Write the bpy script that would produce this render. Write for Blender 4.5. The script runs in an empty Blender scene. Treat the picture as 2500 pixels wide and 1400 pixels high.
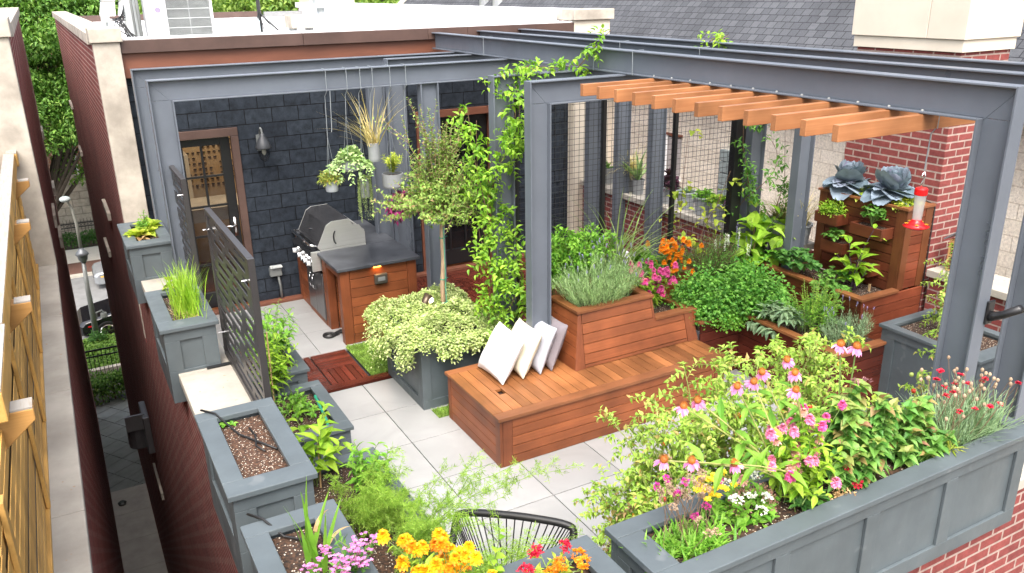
import bpy, math, random
import numpy as np
from mathutils import Matrix, Vector
R = math.radians
rnd = random.Random(7)
rng = np.random.default_rng(11)
sc = bpy.context.scene
col = sc.collection

# ------------------------------------------------------------------ camera, sky, sun, exposure
cam_d = bpy.data.cameras.new('camera')
cam = bpy.data.objects.new('camera', cam_d)
col.objects.link(cam)
cam_d.sensor_width = 36.0
cam_d.lens = 36.0 * 2024.4 / 2500
cam_d.clip_end = 1000
_y, _p, _r = 0.500414, 0.346490, 0.0161374
_f = Vector((math.sin(_y) * math.cos(_p), math.cos(_y) * math.cos(_p), -math.sin(_p)))
_rt = Vector((math.cos(_y), -math.sin(_y), 0))
_dn = _f.cross(_rt)
_r2 = math.cos(_r) * _rt + math.sin(_r) * _dn
_d2 = -math.sin(_r) * _rt + math.cos(_r) * _dn
cam.matrix_world = Matrix(((_r2.x, -_d2.x, -_f.x, 0), (_r2.y, -_d2.y, -_f.y, 0), (_r2.z, -_d2.z, -_f.z, 3.52), (0, 0, 0, 1)))
sc.camera = cam

SUN_EL, SUN_AZ = R(58), R(207)          # azimuth measured clockwise from +Y: light comes over the camera's shoulder
world = bpy.data.worlds.new('World')
sc.world = world
world.use_nodes = True
wt = world.node_tree
bg = wt.nodes['Background']
sky = wt.nodes.new('ShaderNodeTexSky')
sky.sky_type = 'NISHITA'
sky.sun_disc = False
sky.sun_elevation = SUN_EL
sky.sun_rotation = SUN_AZ
sky.air_density = 1.0
sky.dust_density = 6.0
sky.ozone_density = 1.0
hs = wt.nodes.new('ShaderNodeHueSaturation')    # overcast: the cloud layer greys the blue
hs.inputs['Saturation'].default_value = 0.55
wt.links.new(sky.outputs[0], hs.inputs['Color'])
wt.links.new(hs.outputs[0], bg.inputs['Color'])
bg.inputs['Strength'].default_value = 0.15
sun_d = bpy.data.lights.new('sun', 'SUN')
sun_d.energy = 0.8
sun_d.angle = R(40)
sun_d.color = (1.0, 0.975, 0.94)
sun = bpy.data.objects.new('sun', sun_d)
col.objects.link(sun)
sdir = Vector((math.sin(SUN_AZ) * math.cos(SUN_EL), math.cos(SUN_AZ) * math.cos(SUN_EL), math.sin(SUN_EL)))
sun.rotation_euler = sdir.to_track_quat('Z', 'Y').to_euler()
sun.location = (0, 0, 30)
sc.view_settings.view_transform = 'Standard'
sc.view_settings.look = 'None'
sc.view_settings.exposure = 1.72
sc.view_settings.gamma = 1.0
sc.cycles.max_bounces = 6
sc.cycles.transparent_max_bounces = 6

# ------------------------------------------------------------------ mesh builder
def unit(a):
    a = np.asarray(a, float)
    return a / np.maximum(np.linalg.norm(a, axis=-1, keepdims=True), 1e-9)

class MB:
    """collects geometry and links it as ONE mesh object"""
    def __init__(s):
        s.v = []; s.f = []; s.n = 0
    def add(s, verts, faces):
        verts = np.asarray(verts, float).reshape(-1, 3)
        for fc in faces if isinstance(faces, list) else [faces]:
            s.f.append(np.asarray(fc, int).reshape(len(fc), -1) + s.n if isinstance(fc, np.ndarray) else np.asarray([fc], int) + s.n)
        s.v.append(verts); s.n += len(verts)
        return s
    def box(s, x0, x1, y0, y1, z0, z1, rz=0, ry=0, rx=0):
        c = np.array([(x0 + x1) / 2, (y0 + y1) / 2, (z0 + z1) / 2])
        h = np.array([abs(x1 - x0) / 2, abs(y1 - y0) / 2, abs(z1 - z0) / 2])
        v = np.array([(a, b, d) for d in (-1, 1) for b in (-1, 1) for a in (-1, 1)], float) * h
        if rz or ry or rx:
            v = v @ np.array(Matrix.Rotation(rz, 3, 'Z') @ Matrix.Rotation(ry, 3, 'Y') @ Matrix.Rotation(rx, 3, 'X')).T
        s.add(v + c, np.array([(0, 2, 3, 1), (4, 5, 7, 6), (0, 1, 5, 4), (2, 6, 7, 3), (0, 4, 6, 2), (1, 3, 7, 5)]))
        return s
    def prism(s, poly, d):
        """poly: 3-D outline (planar), d: extrusion vector"""
        p = np.asarray(poly, float); n = len(p); d = np.asarray(d, float)
        s.add(np.vstack([p, p + d]), [list(range(n))[::-1], list(range(n, 2 * n))] + [(i, (i + 1) % n, n + (i + 1) % n, n + i) for i in range(n)])
        return s
    def hexa(s, b, t):
        """two quads (bottom, top), same winding"""
        s.add(np.vstack([b, t]), [(3, 2, 1, 0), (4, 5, 6, 7)] + [(i, (i + 1) % 4, 4 + (i + 1) % 4, 4 + i) for i in range(4)])
        return s
    def tube(s, pts, r, k=6, cap=True):
        p = np.asarray(pts, float); n = len(p)
        r = np.broadcast_to(np.asarray(r, float), (n,))
        t = unit(np.gradient(p, axis=0))
        ref = np.array([0, 0, 1.0]) if abs(t[:, 2]).mean() < .8 else np.array([1.0, 0, 0])
        a = unit(np.cross(t, ref)); b = np.cross(t, a)
        th = np.linspace(0, 2 * np.pi, k, endpoint=False)
        ring = p[:, None] + r[:, None, None] * (np.cos(th)[None, :, None] * a[:, None] + np.sin(th)[None, :, None] * b[:, None])
        i = np.arange(n - 1)[:, None]; j = np.arange(k)[None]
        q = np.stack([i * k + j, i * k + (j + 1) % k, (i + 1) * k + (j + 1) % k, (i + 1) * k + j], -1).reshape(-1, 4)
        fs = [q]
        if cap: fs += [tuple(range(k))[::-1], tuple(range((n - 1) * k, n * k))]
        s.add(ring.reshape(-1, 3), fs)
        return s
    def lathe(s, c, prof, k=16, cap=True):
        """prof: list of (radius, z) from bottom to top"""
        th = np.linspace(0, 2 * np.pi, k, endpoint=False); n = len(prof)
        ring = np.array([[(c[0] + r * math.cos(a), c[1] + r * math.sin(a), c[2] + z) for a in th] for r, z in prof])
        i = np.arange(n - 1)[:, None]; j = np.arange(k)[None]
        q = np.stack([i * k + j, i * k + (j + 1) % k, (i + 1) * k + (j + 1) % k, (i + 1) * k + j], -1).reshape(-1, 4)
        s.add(ring.reshape(-1, 3), [q] + ([tuple(range(k))[::-1], tuple(range((n - 1) * k, n * k))] if cap else []))
        return s
    def ball(s, c, r, k=8, m=6, jit=0):
        r = np.broadcast_to(np.asarray(r, float), (3,))
        pr = [(math.sin(math.pi * i / m), -math.cos(math.pi * i / m)) for i in range(m + 1)]
        th = np.linspace(0, 2 * np.pi, k, endpoint=False)
        v = np.array([[(max(a, .02) * math.cos(t) * r[0], max(a, .02) * math.sin(t) * r[1], b * r[2]) for t in th] for a, b in pr]).reshape(-1, 3)
        if jit: v *= 1 + jit * (rng.random((len(v), 1)) - .5)
        i = np.arange(m)[:, None]; j = np.arange(k)[None]
        q = np.stack([i * k + j, i * k + (j + 1) % k, (i + 1) * k + (j + 1) % k, (i + 1) * k + j], -1).reshape(-1, 4)
        s.add(v + np.asarray(c, float), [q])
        return s
    def leaves(s, P, D, U, L, W, prof=(.75, 1.0, .55), droop=.25, fold=.25):
        """many leaves: base P, direction D, upper side U, length L, width W; prof = half-widths along the blade"""
        P = np.asarray(P, float).reshape(-1, 3); n = len(P)
        if n == 0: return s
        D = unit(np.broadcast_to(D, (n, 3))); U = np.broadcast_to(U, (n, 3))
        S = np.cross(D, U); bad = np.linalg.norm(S, axis=1) < 1e-3
        S[bad] = (1, 0, 0); S = unit(S); U = np.cross(S, D)
        L = np.broadcast_to(L, (n,))[:, None]; W = np.broadcast_to(W, (n,))[:, None]
        m = len(prof); cols = [P]
        for i, w in enumerate(prof):
            t = (i + 1) / (m + 1)
            c = P + D * L * t - U * L * droop * t * t
            up = U * W * w * fold
            cols += [c - S * W * w * .5 + up, c, c + S * W * w * .5 + up]
        cols.append(P + D * L - U * L * droop)
        v = np.stack(cols, 1); k = v.shape[1]
        tri = [(0, 2, 1), (0, 3, 2)]; quad = []
        for i in range(m - 1):
            a = 1 + 3 * i
            quad += [(a, a + 1, a + 4, a + 3), (a + 1, a + 2, a + 5, a + 4)]
        a = 1 + 3 * (m - 1)
        tri += [(a, a + 1, k - 1), (a + 1, a + 2, k - 1)]
        off = (np.arange(n) * k)[:, None, None]
        fs = [(np.array(tri)[None] + off).reshape(-1, 3)]
        if quad: fs.append((np.array(quad)[None] + off).reshape(-1, 4))
        s.add(v.reshape(-1, 3), fs)
        return s
    def blades(s, B, D, L, W, bend=.5, seg=5, side=None):
        """grass blades: base B, start direction D, length L, bending over outward"""
        B = np.asarray(B, float); n = len(B); D = unit(D)
        L = np.broadcast_to(L, (n,)); W = np.broadcast_to(W, (n,)); bend = np.broadcast_to(bend, (n,))
        h = D * np.array([1, 1, 0]); h = unit(h + 1e-6 * rng.standard_normal((n, 3)) * np.array([1, 1, 0]))
        S = np.stack([-h[:, 1], h[:, 0], 0 * h[:, 0]], 1)
        rows = []; p = B.copy(); d = D.copy()
        for i in range(seg + 1):
            w = W * (1 - (i / seg) ** 2) * .5 + .0005
            rows += [p - S * w[:, None], p + S * w[:, None]]
            d = unit(d + bend[:, None] * (h * .6 - np.array([0, 0, .55])) * (1.4 / seg) * (.3 + 1.4 * i / seg))
            p = p + d * (L / seg)[:, None]
        v = np.stack(rows, 1); k = v.shape[1]
        q = np.array([(2 * i, 2 * i + 1, 2 * i + 3, 2 * i + 2) for i in range(seg)])
        s.add(v.reshape(-1, 3), [(q[None] + (np.arange(n) * k)[:, None, None]).reshape(-1, 4)])
        return s
    def build(s, name, mat, parent=None, smooth=False, bevel=0, solid=0):
        me = bpy.data.meshes.new(name)
        V = np.vstack(s.v) if s.v else np.zeros((0, 3))
        org = ORG.get(parent.name, (0, 0, 0)) if parent else (0, 0, 0)
        V = V - np.array(org)
        lens = np.concatenate([np.full(len(f), f.shape[1]) for f in s.f]); loops = np.concatenate([f.ravel() for f in s.f])
        me.vertices.add(len(V)); me.vertices.foreach_set('co', V.astype(np.float32).ravel())
        me.loops.add(len(loops)); me.loops.foreach_set('vertex_index', loops.astype(np.int32))
        me.polygons.add(len(lens)); me.polygons.foreach_set('loop_start', np.concatenate([[0], np.cumsum(lens)[:-1]]).astype(np.int32))
        try: me.polygons.foreach_set('loop_total', lens.astype(np.int32))
        except Exception: pass
        me.polygons.foreach_set('use_smooth', np.full(len(lens), bool(smooth)))
        me.update(calc_edges=True)
        me.validate()
        me.materials.append(mat)
        o = bpy.data.objects.new(name, me); col.objects.link(o)
        if parent: o.parent = parent
        ORG[o.name] = org
        if bevel:
            b = o.modifiers.new('bevel', 'BEVEL'); b.width = bevel; b.segments = 2; b.limit_method = 'ANGLE'; b.angle_limit = R(40)
        if solid:
            b = o.modifiers.new('thickness', 'SOLIDIFY'); b.thickness = solid
        return o
ORG = {}
def tag(o, label, cat, group=None, kind=None):
    if label: o['label'] = label
    if cat: o['category'] = cat
    if group: o['group'] = group
    if kind: o['kind'] = kind
    return o
def thing(name, loc, label, cat, group=None):
    o = bpy.data.objects.new(name, None); col.objects.link(o); o.location = loc
    o.empty_display_size = .1
    ORG[o.name] = tuple(loc)
    return tag(o, label, cat, group)
def struct(o):
    o['kind'] = 'structure'; return o
def copy_tree(root, loc, label, group=None, rz=None):
    r = root.copy(); col.objects.link(r); r.location = loc; ORG[r.name] = tuple(loc); r['label'] = label
    if rz is not None: r.rotation_euler = (0, 0, rz)
    if group: r['group'] = group
    for ch in list(root.children):
        c = ch.copy(); col.objects.link(c); c.parent = r
        for g in list(ch.children):
            d = g.copy(); col.objects.link(d); d.parent = c
    return r

# ------------------------------------------------------------------ materials
def nodes(name):
    m = bpy.data.materials.new(name); m.use_nodes = True
    t = m.node_tree
    return m, t, t.nodes['Principled BSDF']
def N(t, kind, **kw):
    n = t.nodes.new(kind)
    for k, v in kw.items():
        if k in n.inputs: n.inputs[k].default_value = v
        else: setattr(n, k, v)
    return n
def coords(t, stretch=(1, 1, 1)):
    c = t.nodes.new('ShaderNodeTexCoord'); mp = t.nodes.new('ShaderNodeMapping')
    mp.inputs['Scale'].default_value = stretch
    t.links.new(c.outputs['Object'], mp.inputs['Vector'])
    return mp.outputs[0]
def scaled(t, color_socket, factor_socket):
    v = N(t, 'ShaderNodeVectorMath', operation='SCALE')
    t.links.new(color_socket, v.inputs[0]); t.links.new(factor_socket, v.inputs['Scale'])
    return v.outputs[0]
def ranged(t, sock, lo, hi, a=0.0, b=1.0):
    m = t.nodes.new('ShaderNodeMapRange')
    m.inputs['From Min'].default_value = a; m.inputs['From Max'].default_value = b
    m.inputs['To Min'].default_value = lo; m.inputs['To Max'].default_value = hi
    t.links.new(sock, m.inputs['Value'])
    return m.outputs[0]
def mixc(t, f, a, b):
    m = t.nodes.new('ShaderNodeMix'); m.data_type = 'RGBA'
    if isinstance(f, (int, float)): m.inputs[0].default_value = f
    else: t.links.new(f, m.inputs[0])
    for i, c in ((6, a), (7, b)):
        if isinstance(c, tuple): m.inputs[i].default_value = (*c[:3], 1)
        else: t.links.new(c, m.inputs[i])
    return m.outputs[2]
def bumped(t, b, h, strength=.3, dist=.01):
    bp = N(t, 'ShaderNodeBump', Strength=strength, Distance=dist)
    t.links.new(h, bp.inputs['Height']); t.links.new(bp.outputs[0], b.inputs['Normal'])
def mat(name, c, rough=.6, metal=0, var=.12, scale=5, stretch=(1, 1, 1), bump=0, bscale=60, island=0, spec=.5, c2=None, detail=6, spots=None, wear=0):
    m, t, b = nodes(name)
    b.inputs['Roughness'].default_value = rough; b.inputs['Metallic'].default_value = metal
    b.inputs['Specular IOR Level'].default_value = spec
    v = coords(t, stretch)
    nz = N(t, 'ShaderNodeTexNoise', Scale=scale, Detail=detail, Roughness=.6)
    t.links.new(v, nz.inputs['Vector'])
    if c2 is not None: src = mixc(t, ranged(t, nz.outputs[0], 0, 1, .35, .65), c, c2)
    else:
        rgb = t.nodes.new('ShaderNodeRGB'); rgb.outputs[0].default_value = (*c, 1); src = rgb.outputs[0]
    src = scaled(t, src, ranged(t, nz.outputs[0], 1 - var, 1 + var, .3, .7))
    if island:
        g = t.nodes.new('ShaderNodeNewGeometry')
        src = scaled(t, src, ranged(t, g.outputs['Random Per Island'], 1 - island, 1 + island))
    if spots:                                   # scattered stains: colour, size, rarity
        ns = N(t, 'ShaderNodeTexNoise', Scale=spots[1], Detail=2); t.links.new(v, ns.inputs['Vector'])
        src = mixc(t, ranged(t, ns.outputs[0], 0, .6, spots[2], spots[2] + .05), src, spots[0])
    t.links.new(src, b.inputs['Base Color'])
    if wear:                                    # uneven sheen and faint runs
        nw = N(t, 'ShaderNodeTexNoise', Scale=wear, Detail=5, Roughness=.65); t.links.new(coords(t, (1, 1, .35)), nw.inputs['Vector'])
        t.links.new(ranged(t, nw.outputs[0], rough - .12, rough + .22, .3, .7), b.inputs['Roughness'])
    if bump:
        n2 = N(t, 'ShaderNodeTexNoise', Scale=bscale, Detail=4)
        t.links.new(v, n2.inputs['Vector']); bumped(t, b, n2.outputs[0], bump, .004)
    return m
def leafm(name, c1, c2, c3=None, trans=.3, rough=.5, spec=.35):
    """foliage: every leaf its own shade between c1 and c2 (a few of c3), some light passes through"""
    m, t, b = nodes(name)
    g = t.nodes.new('ShaderNodeNewGeometry')
    r = t.nodes.new('ShaderNodeValToRGB')
    e = r.color_ramp.elements
    e[0].color = (*c1, 1); e[0].position = 0; e[1].color = (*c2, 1); e[1].position = .85
    if c3: x = e.new(.97); x.color = (*c3, 1)
    t.links.new(g.outputs['Random Per Island'], r.inputs[0])
    v = coords(t); nz = N(t, 'ShaderNodeTexNoise', Scale=9, Detail=3)
    t.links.new(v, nz.inputs['Vector'])
    cc = scaled(t, r.outputs[0], ranged(t, nz.outputs[0], .7, 1.3, .3, .7))
    t.links.new(cc, b.inputs['Base Color']); b.inputs['Roughness'].default_value = rough
    b.inputs['Specular IOR Level'].default_value = spec
    tr = t.nodes.new('ShaderNodeBsdfTranslucent')
    wm = N(t, 'ShaderNodeVectorMath', operation='MULTIPLY'); wm.inputs[1].default_value = (1.25, 1.35, .7)
    t.links.new(cc, wm.inputs[0]); t.links.new(wm.outputs[0], tr.inputs['Color'])
    mx = t.nodes.new('ShaderNodeMixShader'); mx.inputs[0].default_value = trans
    out = t.nodes['Material Output']
    t.links.new(b.outputs[0], mx.inputs[1]); t.links.new(tr.outputs[0], mx.inputs[2]); t.links.new(mx.outputs[0], out.inputs['Surface'])
    return m
def brick(name, c1, c2, mortar, bw=.203, bh=.0677, ms=.008, bump=.5, var=.25, rough=.85, kind='wall', squash=0, off=.5, bscale=60, bdist=.01, spec=.25):
    """coursed masonry, slates or shingles; u runs along the wall (x+y works on both wall directions), v is up"""
    m, t, b = nodes(name)
    c = t.nodes.new('ShaderNodeTexCoord'); sp = t.nodes.new('ShaderNodeSeparateXYZ'); cb = t.nodes.new('ShaderNodeCombineXYZ')
    t.links.new(c.outputs['Object'], sp.inputs[0])
    if kind == 'wall':
        a = N(t, 'ShaderNodeMath', operation='ADD'); t.links.new(sp.outputs[0], a.inputs[0]); t.links.new(sp.outputs[1], a.inputs[1])
        t.links.new(a.outputs[0], cb.inputs[0]); t.links.new(sp.outputs[2], cb.inputs[1])
    elif kind == 'roof':
        a = N(t, 'ShaderNodeMath', operation='MULTIPLY'); a.inputs[1].default_value = 1 / .743
        t.links.new(sp.outputs[0], a.inputs[0]); t.links.new(sp.outputs[1], cb.inputs[0]); t.links.new(a.outputs[0], cb.inputs[1])
    else:
        t.links.new(sp.outputs[0], cb.inputs[0]); t.links.new(sp.outputs[1], cb.inputs[1])
    nzw = N(t, 'ShaderNodeTexNoise', Scale=14, Detail=2)
    t.links.new(c.outputs['Object'], nzw.inputs['Vector'])
    wob = N(t, 'ShaderNodeVectorMath', operation='MULTIPLY_ADD'); wob.inputs[1].default_value = (squash, squash, 0)
    t.links.new(nzw.outputs['Color'], wob.inputs[0]); t.links.new(cb.outputs[0], wob.inputs[2])
    br = N(t, 'ShaderNodeTexBrick', Scale=1.0)
    br.offset = off
    br.inputs['Brick Width'].default_value = bw; br.inputs['Row Height'].default_value = bh; br.inputs['Mortar Size'].default_value = ms
    br.inputs['Mortar Smooth'].default_value = .15; br.inputs['Bias'].default_value = 0
    br.inputs['Color1'].default_value = (*c1, 1); br.inputs['Color2'].default_value = (*c2, 1); br.inputs['Mortar'].default_value = (*mortar, 1)
    t.links.new(wob.outputs[0], br.inputs['Vector'])
    nz = N(t, 'ShaderNodeTexNoise', Scale=bscale * .4, Detail=8, Roughness=.7)
    t.links.new(c.outputs['Object'], nz.inputs['Vector'])
    n3 = N(t, 'ShaderNodeTexNoise', Scale=.9, Detail=4)
    t.links.new(c.outputs['Object'], n3.inputs['Vector'])
    s1 = scaled(t, br.outputs['Color'], ranged(t, nz.outputs[0], 1 - var, 1 + var, .3, .7))
    s1 = scaled(t, s1, ranged(t, n3.outputs[0], .85, 1.15, .3, .7))
    t.links.new(s1, b.inputs['Base Color']); b.inputs['Roughness'].default_value = rough; b.inputs['Specular IOR Level'].default_value = spec
    h = N(t, 'ShaderNodeMath', operation='MULTIPLY_ADD'); h.inputs[1].default_value = -1.0
    t.links.new(br.outputs['Fac'], h.inputs[0])
    h2 = ranged(t, nz.outputs[0], 0, .8); t.links.new(h2, h.inputs[2])
    bumped(t, b, h.outputs[0], bump, bdist)
    return m
def woodm(name, c1, c2, axis, rough=.45, island=.28, spec=.4, grain=1.0):
    """boards: each board its own tone, grain drawn out along the axis"""
    m, t, b = nodes(name)
    st = [85, 85, 85]; st['xyz'.index(axis)] = 2.2
    v = coords(t, tuple(st))
    g = t.nodes.new('ShaderNodeNewGeometry')
    add = N(t, 'ShaderNodeVectorMath', operation='MULTIPLY_ADD'); add.inputs[1].default_value = (37, 37, 37)
    t.links.new(g.outputs['Random Per Island'], add.inputs[0]); t.links.new(v, add.inputs[2])
    nz = N(t, 'ShaderNodeTexNoise', Scale=1.0, Detail=8, Roughness=.62, Distortion=.4)
    t.links.new(add.outputs[0], nz.inputs['Vector'])
    src = mixc(t, ranged(t, nz.outputs[0], .12, .88, .25, .75), c1, c2)
    src = scaled(t, src, ranged(t, g.outputs['Random Per Island'], 1 - island, 1 + island))
    n2 = N(t, 'ShaderNodeTexNoise', Scale=3.0, Detail=3)
    t.links.new(coords(t), n2.inputs['Vector'])
    src = scaled(t, src, ranged(t, n2.outputs[0], .68, 1.26, .3, .7))
    t.links.new(src, b.inputs['Base Color']); b.inputs['Roughness'].default_value = rough; b.inputs['Specular IOR Level'].default_value = spec
    bumped(t, b, nz.outputs[0], .10 * grain, .0015)
    return m
# ------------------------------------------------------------------ palette
STEEL = mat('grey_steel_paint', (.112, .127, .150), rough=.38, var=.11, scale=2.2, bump=.04, bscale=120, wear=3)
PAINT = mat('slate_grey_paint', (.084, .102, .110), rough=.42, var=.17, scale=3.2, bump=.08, bscale=160, wear=4, spots=((.15, .165, .17), 7, .68))
BLACK = mat('black_powder_coat', (.012, .012, .013), rough=.35, var=.1)
DARKM = mat('dark_bronze_screen', (.036, .033, .033), rough=.36, var=.1)
RUST = mat('brown_metal_fascia', (.165, .062, .036), rough=.45, var=.22, scale=2.5, stretch=(.6, 1, 3), bump=.05)
RUST2 = mat('dark_brown_flashing', (.085, .050, .040), rough=.42, var=.22, scale=3, bump=.05)
LIME = mat('limestone', (.36, .32, .265), rough=.85, var=.22, scale=3, bump=.25, bscale=50, c2=(.44, .395, .33))
COPE = mat('worn_coping_stone', (.33, .30, .255), rough=.85, var=.16, scale=2.2, bump=.2, bscale=60, c2=(.385, .355, .305), spots=((.36, .17, .07), 22, .70))
LIMEW = mat('pale_limestone', (.62, .55, .45), rough=.8, var=.08, scale=2, bump=.1, bscale=60)
WHITE = mat('white_roof_membrane', (.80, .80, .80), rough=.6, var=.04, scale=2)
BRICK = brick('red_brick', (.25, .064, .056), (.185, .046, .043), (.37, .275, .235), bump=.6)
BRICKD = brick('dark_red_brick', (.25, .060, .052), (.165, .038, .036), (.40, .29, .25), ms=.009, bump=.6)
SLATE = brick('charcoal_slate', (.025, .032, .042), (.017, .022, .030), (.003, .003, .004), bw=.30, bh=.166, ms=.0045, bump=.9, var=.5, rough=.65, squash=.006, bscale=30, bdist=.012, spec=.2)
BLOCK = brick('split_face_block', (.80, .74, .63), (.72, .66, .55), (.56, .49, .39), bw=.40, bh=.2, ms=.006, bump=1.0, var=.3, bscale=75, bdist=.03)
SHINGLE = brick('asphalt_shingle', (.088, .092, .100), (.062, .065, .072), (.02, .02, .024), bw=.17, bh=.143, ms=.006, bump=.8, var=.2, kind='roof', off=.37, bscale=120, bdist=.012)
CONC = mat('concrete', (.34, .32, .29), rough=.9, var=.15, scale=2.5, bump=.15)
SOIL = None

def soil_mat(name='potting_soil', d=(.012, .008, .006), l=(.085, .042, .022), th=.80, sc_=105.0):
    m, t, b = nodes(name)
    v = coords(t)
    vo = N(t, 'ShaderNodeTexVoronoi', Scale=sc_); t.links.new(v, vo.inputs['Vector'])
    nz = N(t, 'ShaderNodeTexNoise', Scale=60, Detail=6); t.links.new(v, nz.inputs['Vector'])
    base = mixc(t, ranged(t, nz.outputs[0], 0, 1, .35, .65), d, l)
    sep = N(t, 'ShaderNodeSeparateColor'); t.links.new(vo.outputs['Color'], sep.inputs[0])
    near = ranged(t, vo.outputs['Distance'], 1, 0, .30, .42); pick = ranged(t, sep.outputs[0], 0, 1, th, th + .02)
    ml = N(t, 'ShaderNodeMath', operation='MULTIPLY'); t.links.new(near, ml.inputs[0]); t.links.new(pick, ml.inputs[1])
    t.links.new(mixc(t, ml.outputs[0], base, (.62, .55, .45)), b.inputs['Base Color'])
    b.inputs['Roughness'].default_value = .95
    bumped(t, b, nz.outputs[0], .8, .01)
    return m
SOIL = soil_mat()
DRYSOIL = soil_mat('dry_compost', (.020, .010, .006), (.11, .052, .027), .72, 120.0)


def paver_mat():
    """pale porcelain slabs, 61 cm, with thin open joints"""
    m, t, b = nodes('porcelain_paver')
    c = t.nodes.new('ShaderNodeTexCoord')
    nz = N(t, 'ShaderNodeTexNoise', Scale=2.2, Detail=7, Roughness=.6, Distortion=.8); t.links.new(c.outputs['Object'], nz.inputs['Vector'])
    n2 = N(t, 'ShaderNodeTexNoise', Scale=.7, Detail=3); t.links.new(c.outputs['Object'], n2.inputs['Vector'])
    g = t.nodes.new('ShaderNodeNewGeometry')
    s = mixc(t, ranged(t, nz.outputs[0], 0, 1, .35, .65), (.30, .30, .294), (.345, .345, .34))
    s = scaled(t, s, ranged(t, n2.outputs[0], .84, 1.08, .3, .7))
    s = scaled(t, s, ranged(t, g.outputs['Random Per Island'], .91, 1.05))
    n4 = N(t, 'ShaderNodeTexNoise', Scale=28, Detail=2); t.links.new(c.outputs['Object'], n4.inputs['Vector'])
    s = mixc(t, ranged(t, n4.outputs[0], 0, .35, .70, .76), s, (.33, .29, .22))
    t.links.new(s, b.inputs['Base Color']); b.inputs['Roughness'].default_value = .38
    return m
PAVER = paver_mat()
IPEX = woodm('ipe_boards_lengthwise', (.165, .046, .0165), (.255, .080, .028), 'x')
IPEY = woodm('ipe_boards_crosswise', (.16, .044, .016), (.25, .077, .027), 'y')
IPEZ = woodm('ipe_posts', (.152, .043, .0165), (.23, .070, .026), 'z')
IPETX = woodm('ipe_top_boards', (.185, .066, .026), (.26, .102, .042), 'x')
IPETY = woodm('ipe_seat_boards', (.185, .064, .021), (.32, .132, .047), 'y', island=.3)
RED = woodm('red_stained_boards', (.070, .014, .009), (.125, .029, .016), 'y', rough=.25, island=.35, spec=.6)
REDX = woodm('red_stained_boards_x', (.070, .014, .009), (.125, .029, .016), 'x', rough=.25, island=.35, spec=.6)
REDT = woodm('tower_boards_shaded', (.082, .020, .009), (.138, .038, .016), 'y')  # darker copy of the wood: shade on the front faces put into the colour
REDTX = woodm('tower_boards_lit', (.130, .030, .014), (.205, .054, .023), 'x')  # lighter copy of the same wood: brighter light on the ends painted in
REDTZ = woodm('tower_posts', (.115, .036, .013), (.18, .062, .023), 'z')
STEELS = mat('stainless_steel', (.52, .52, .49), rough=.3, metal=.55, var=.06, stretch=(1, 30, 30), scale=3)
CHROME = mat('polished_chrome', (.8, .8, .8), rough=.1, metal=1)
GLASSD = mat('dark_glass', (.02, .022, .025), rough=.05, var=.02, spec=.8)
GREYPL = mat('grey_plastic', (.16, .17, .165), rough=.45)
POTG = mat('grey_clay_pot', (.22, .23, .235), rough=.6, var=.08)
POTP = mat('pale_grey_pot', (.33, .35, .37), rough=.55, var=.08)
ROPE = mat('grey_cord', (.22, .245, .26), rough=.8)
RUBBER = mat('black_rubber', (.012, .012, .012), rough=.5)
GREENTIE = mat('green_tie', (.02, .22, .13), rough=.5)
STAKE = mat('bamboo_stake', (.50, .32, .16), rough=.7, var=.2)

# ------------------------------------------------------------------ the ground far below
g = MB().box(-400, 400, -300, 700, -8.5, -8.06).build('ground', mat('ground_earth', (.10, .09, .07), rough=.95, var=.3, scale=.5)); struct(g)
m = MB().box(-300, 300, 30.45, 38.75, -8.055, -8.0)
struct(m.build('street', mat('asphalt', (.20, .20, .20), rough=.9, var=.15, scale=2, bump=.2, bscale=50)))
m = MB()
for i in range(14): m.box(-.4, .6, 4.0 + i * 1.15, 5.14 + i * 1.15, -8.05, -7.99)
struct(m.build('alley_path', CONC))
m = MB()
for i in range(12):
    for j in range(9):
        u, w_ = -2.6 + j * .62, -2.6 + i * .45; cu_, cv_ = .1 + u * .82 - w_ * .57, 22.4 + u * .57 + w_ * .82
        m.box(cu_ - .30, cu_ + .30, cv_ - .215, cv_ + .215, -8.05, -8.0 + .002 * ((i + j) % 2), rz=R(34.8))
struct(m.build('paved_court', mat('grey_court_paving', (.17, .185, .18), rough=.85, var=.2, scale=2)))
struct(MB().box(-60, 60, 30.25, 30.44, -8.1, -7.9).box(-60, 60, 38.76, 38.95, -8.1, -7.88).build('kerb', mat('kerb_stone', (.50, .47, .40), rough=.9)))
struct(MB().box(-60, 60, 40.9, 43.3, -8.06, -7.93).build('pavement', mat('far_pavement', (.62, .60, .53), rough=.9, var=.06)))
struct(MB().box(-60, 60, 38.95, 40.9, -8.06, -7.93).build('mulch_strip', mat('mulch', (.15, .075, .055), rough=.95, var=.5, scale=30, bump=.8, bscale=40)))
struct(MB().box(-60, 60, 27.4, 30.24, -8.1, -7.72).build('lawn_bank', mat('bank_earth', (.06, .07, .025), rough=.95, var=.4, scale=8)))

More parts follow.
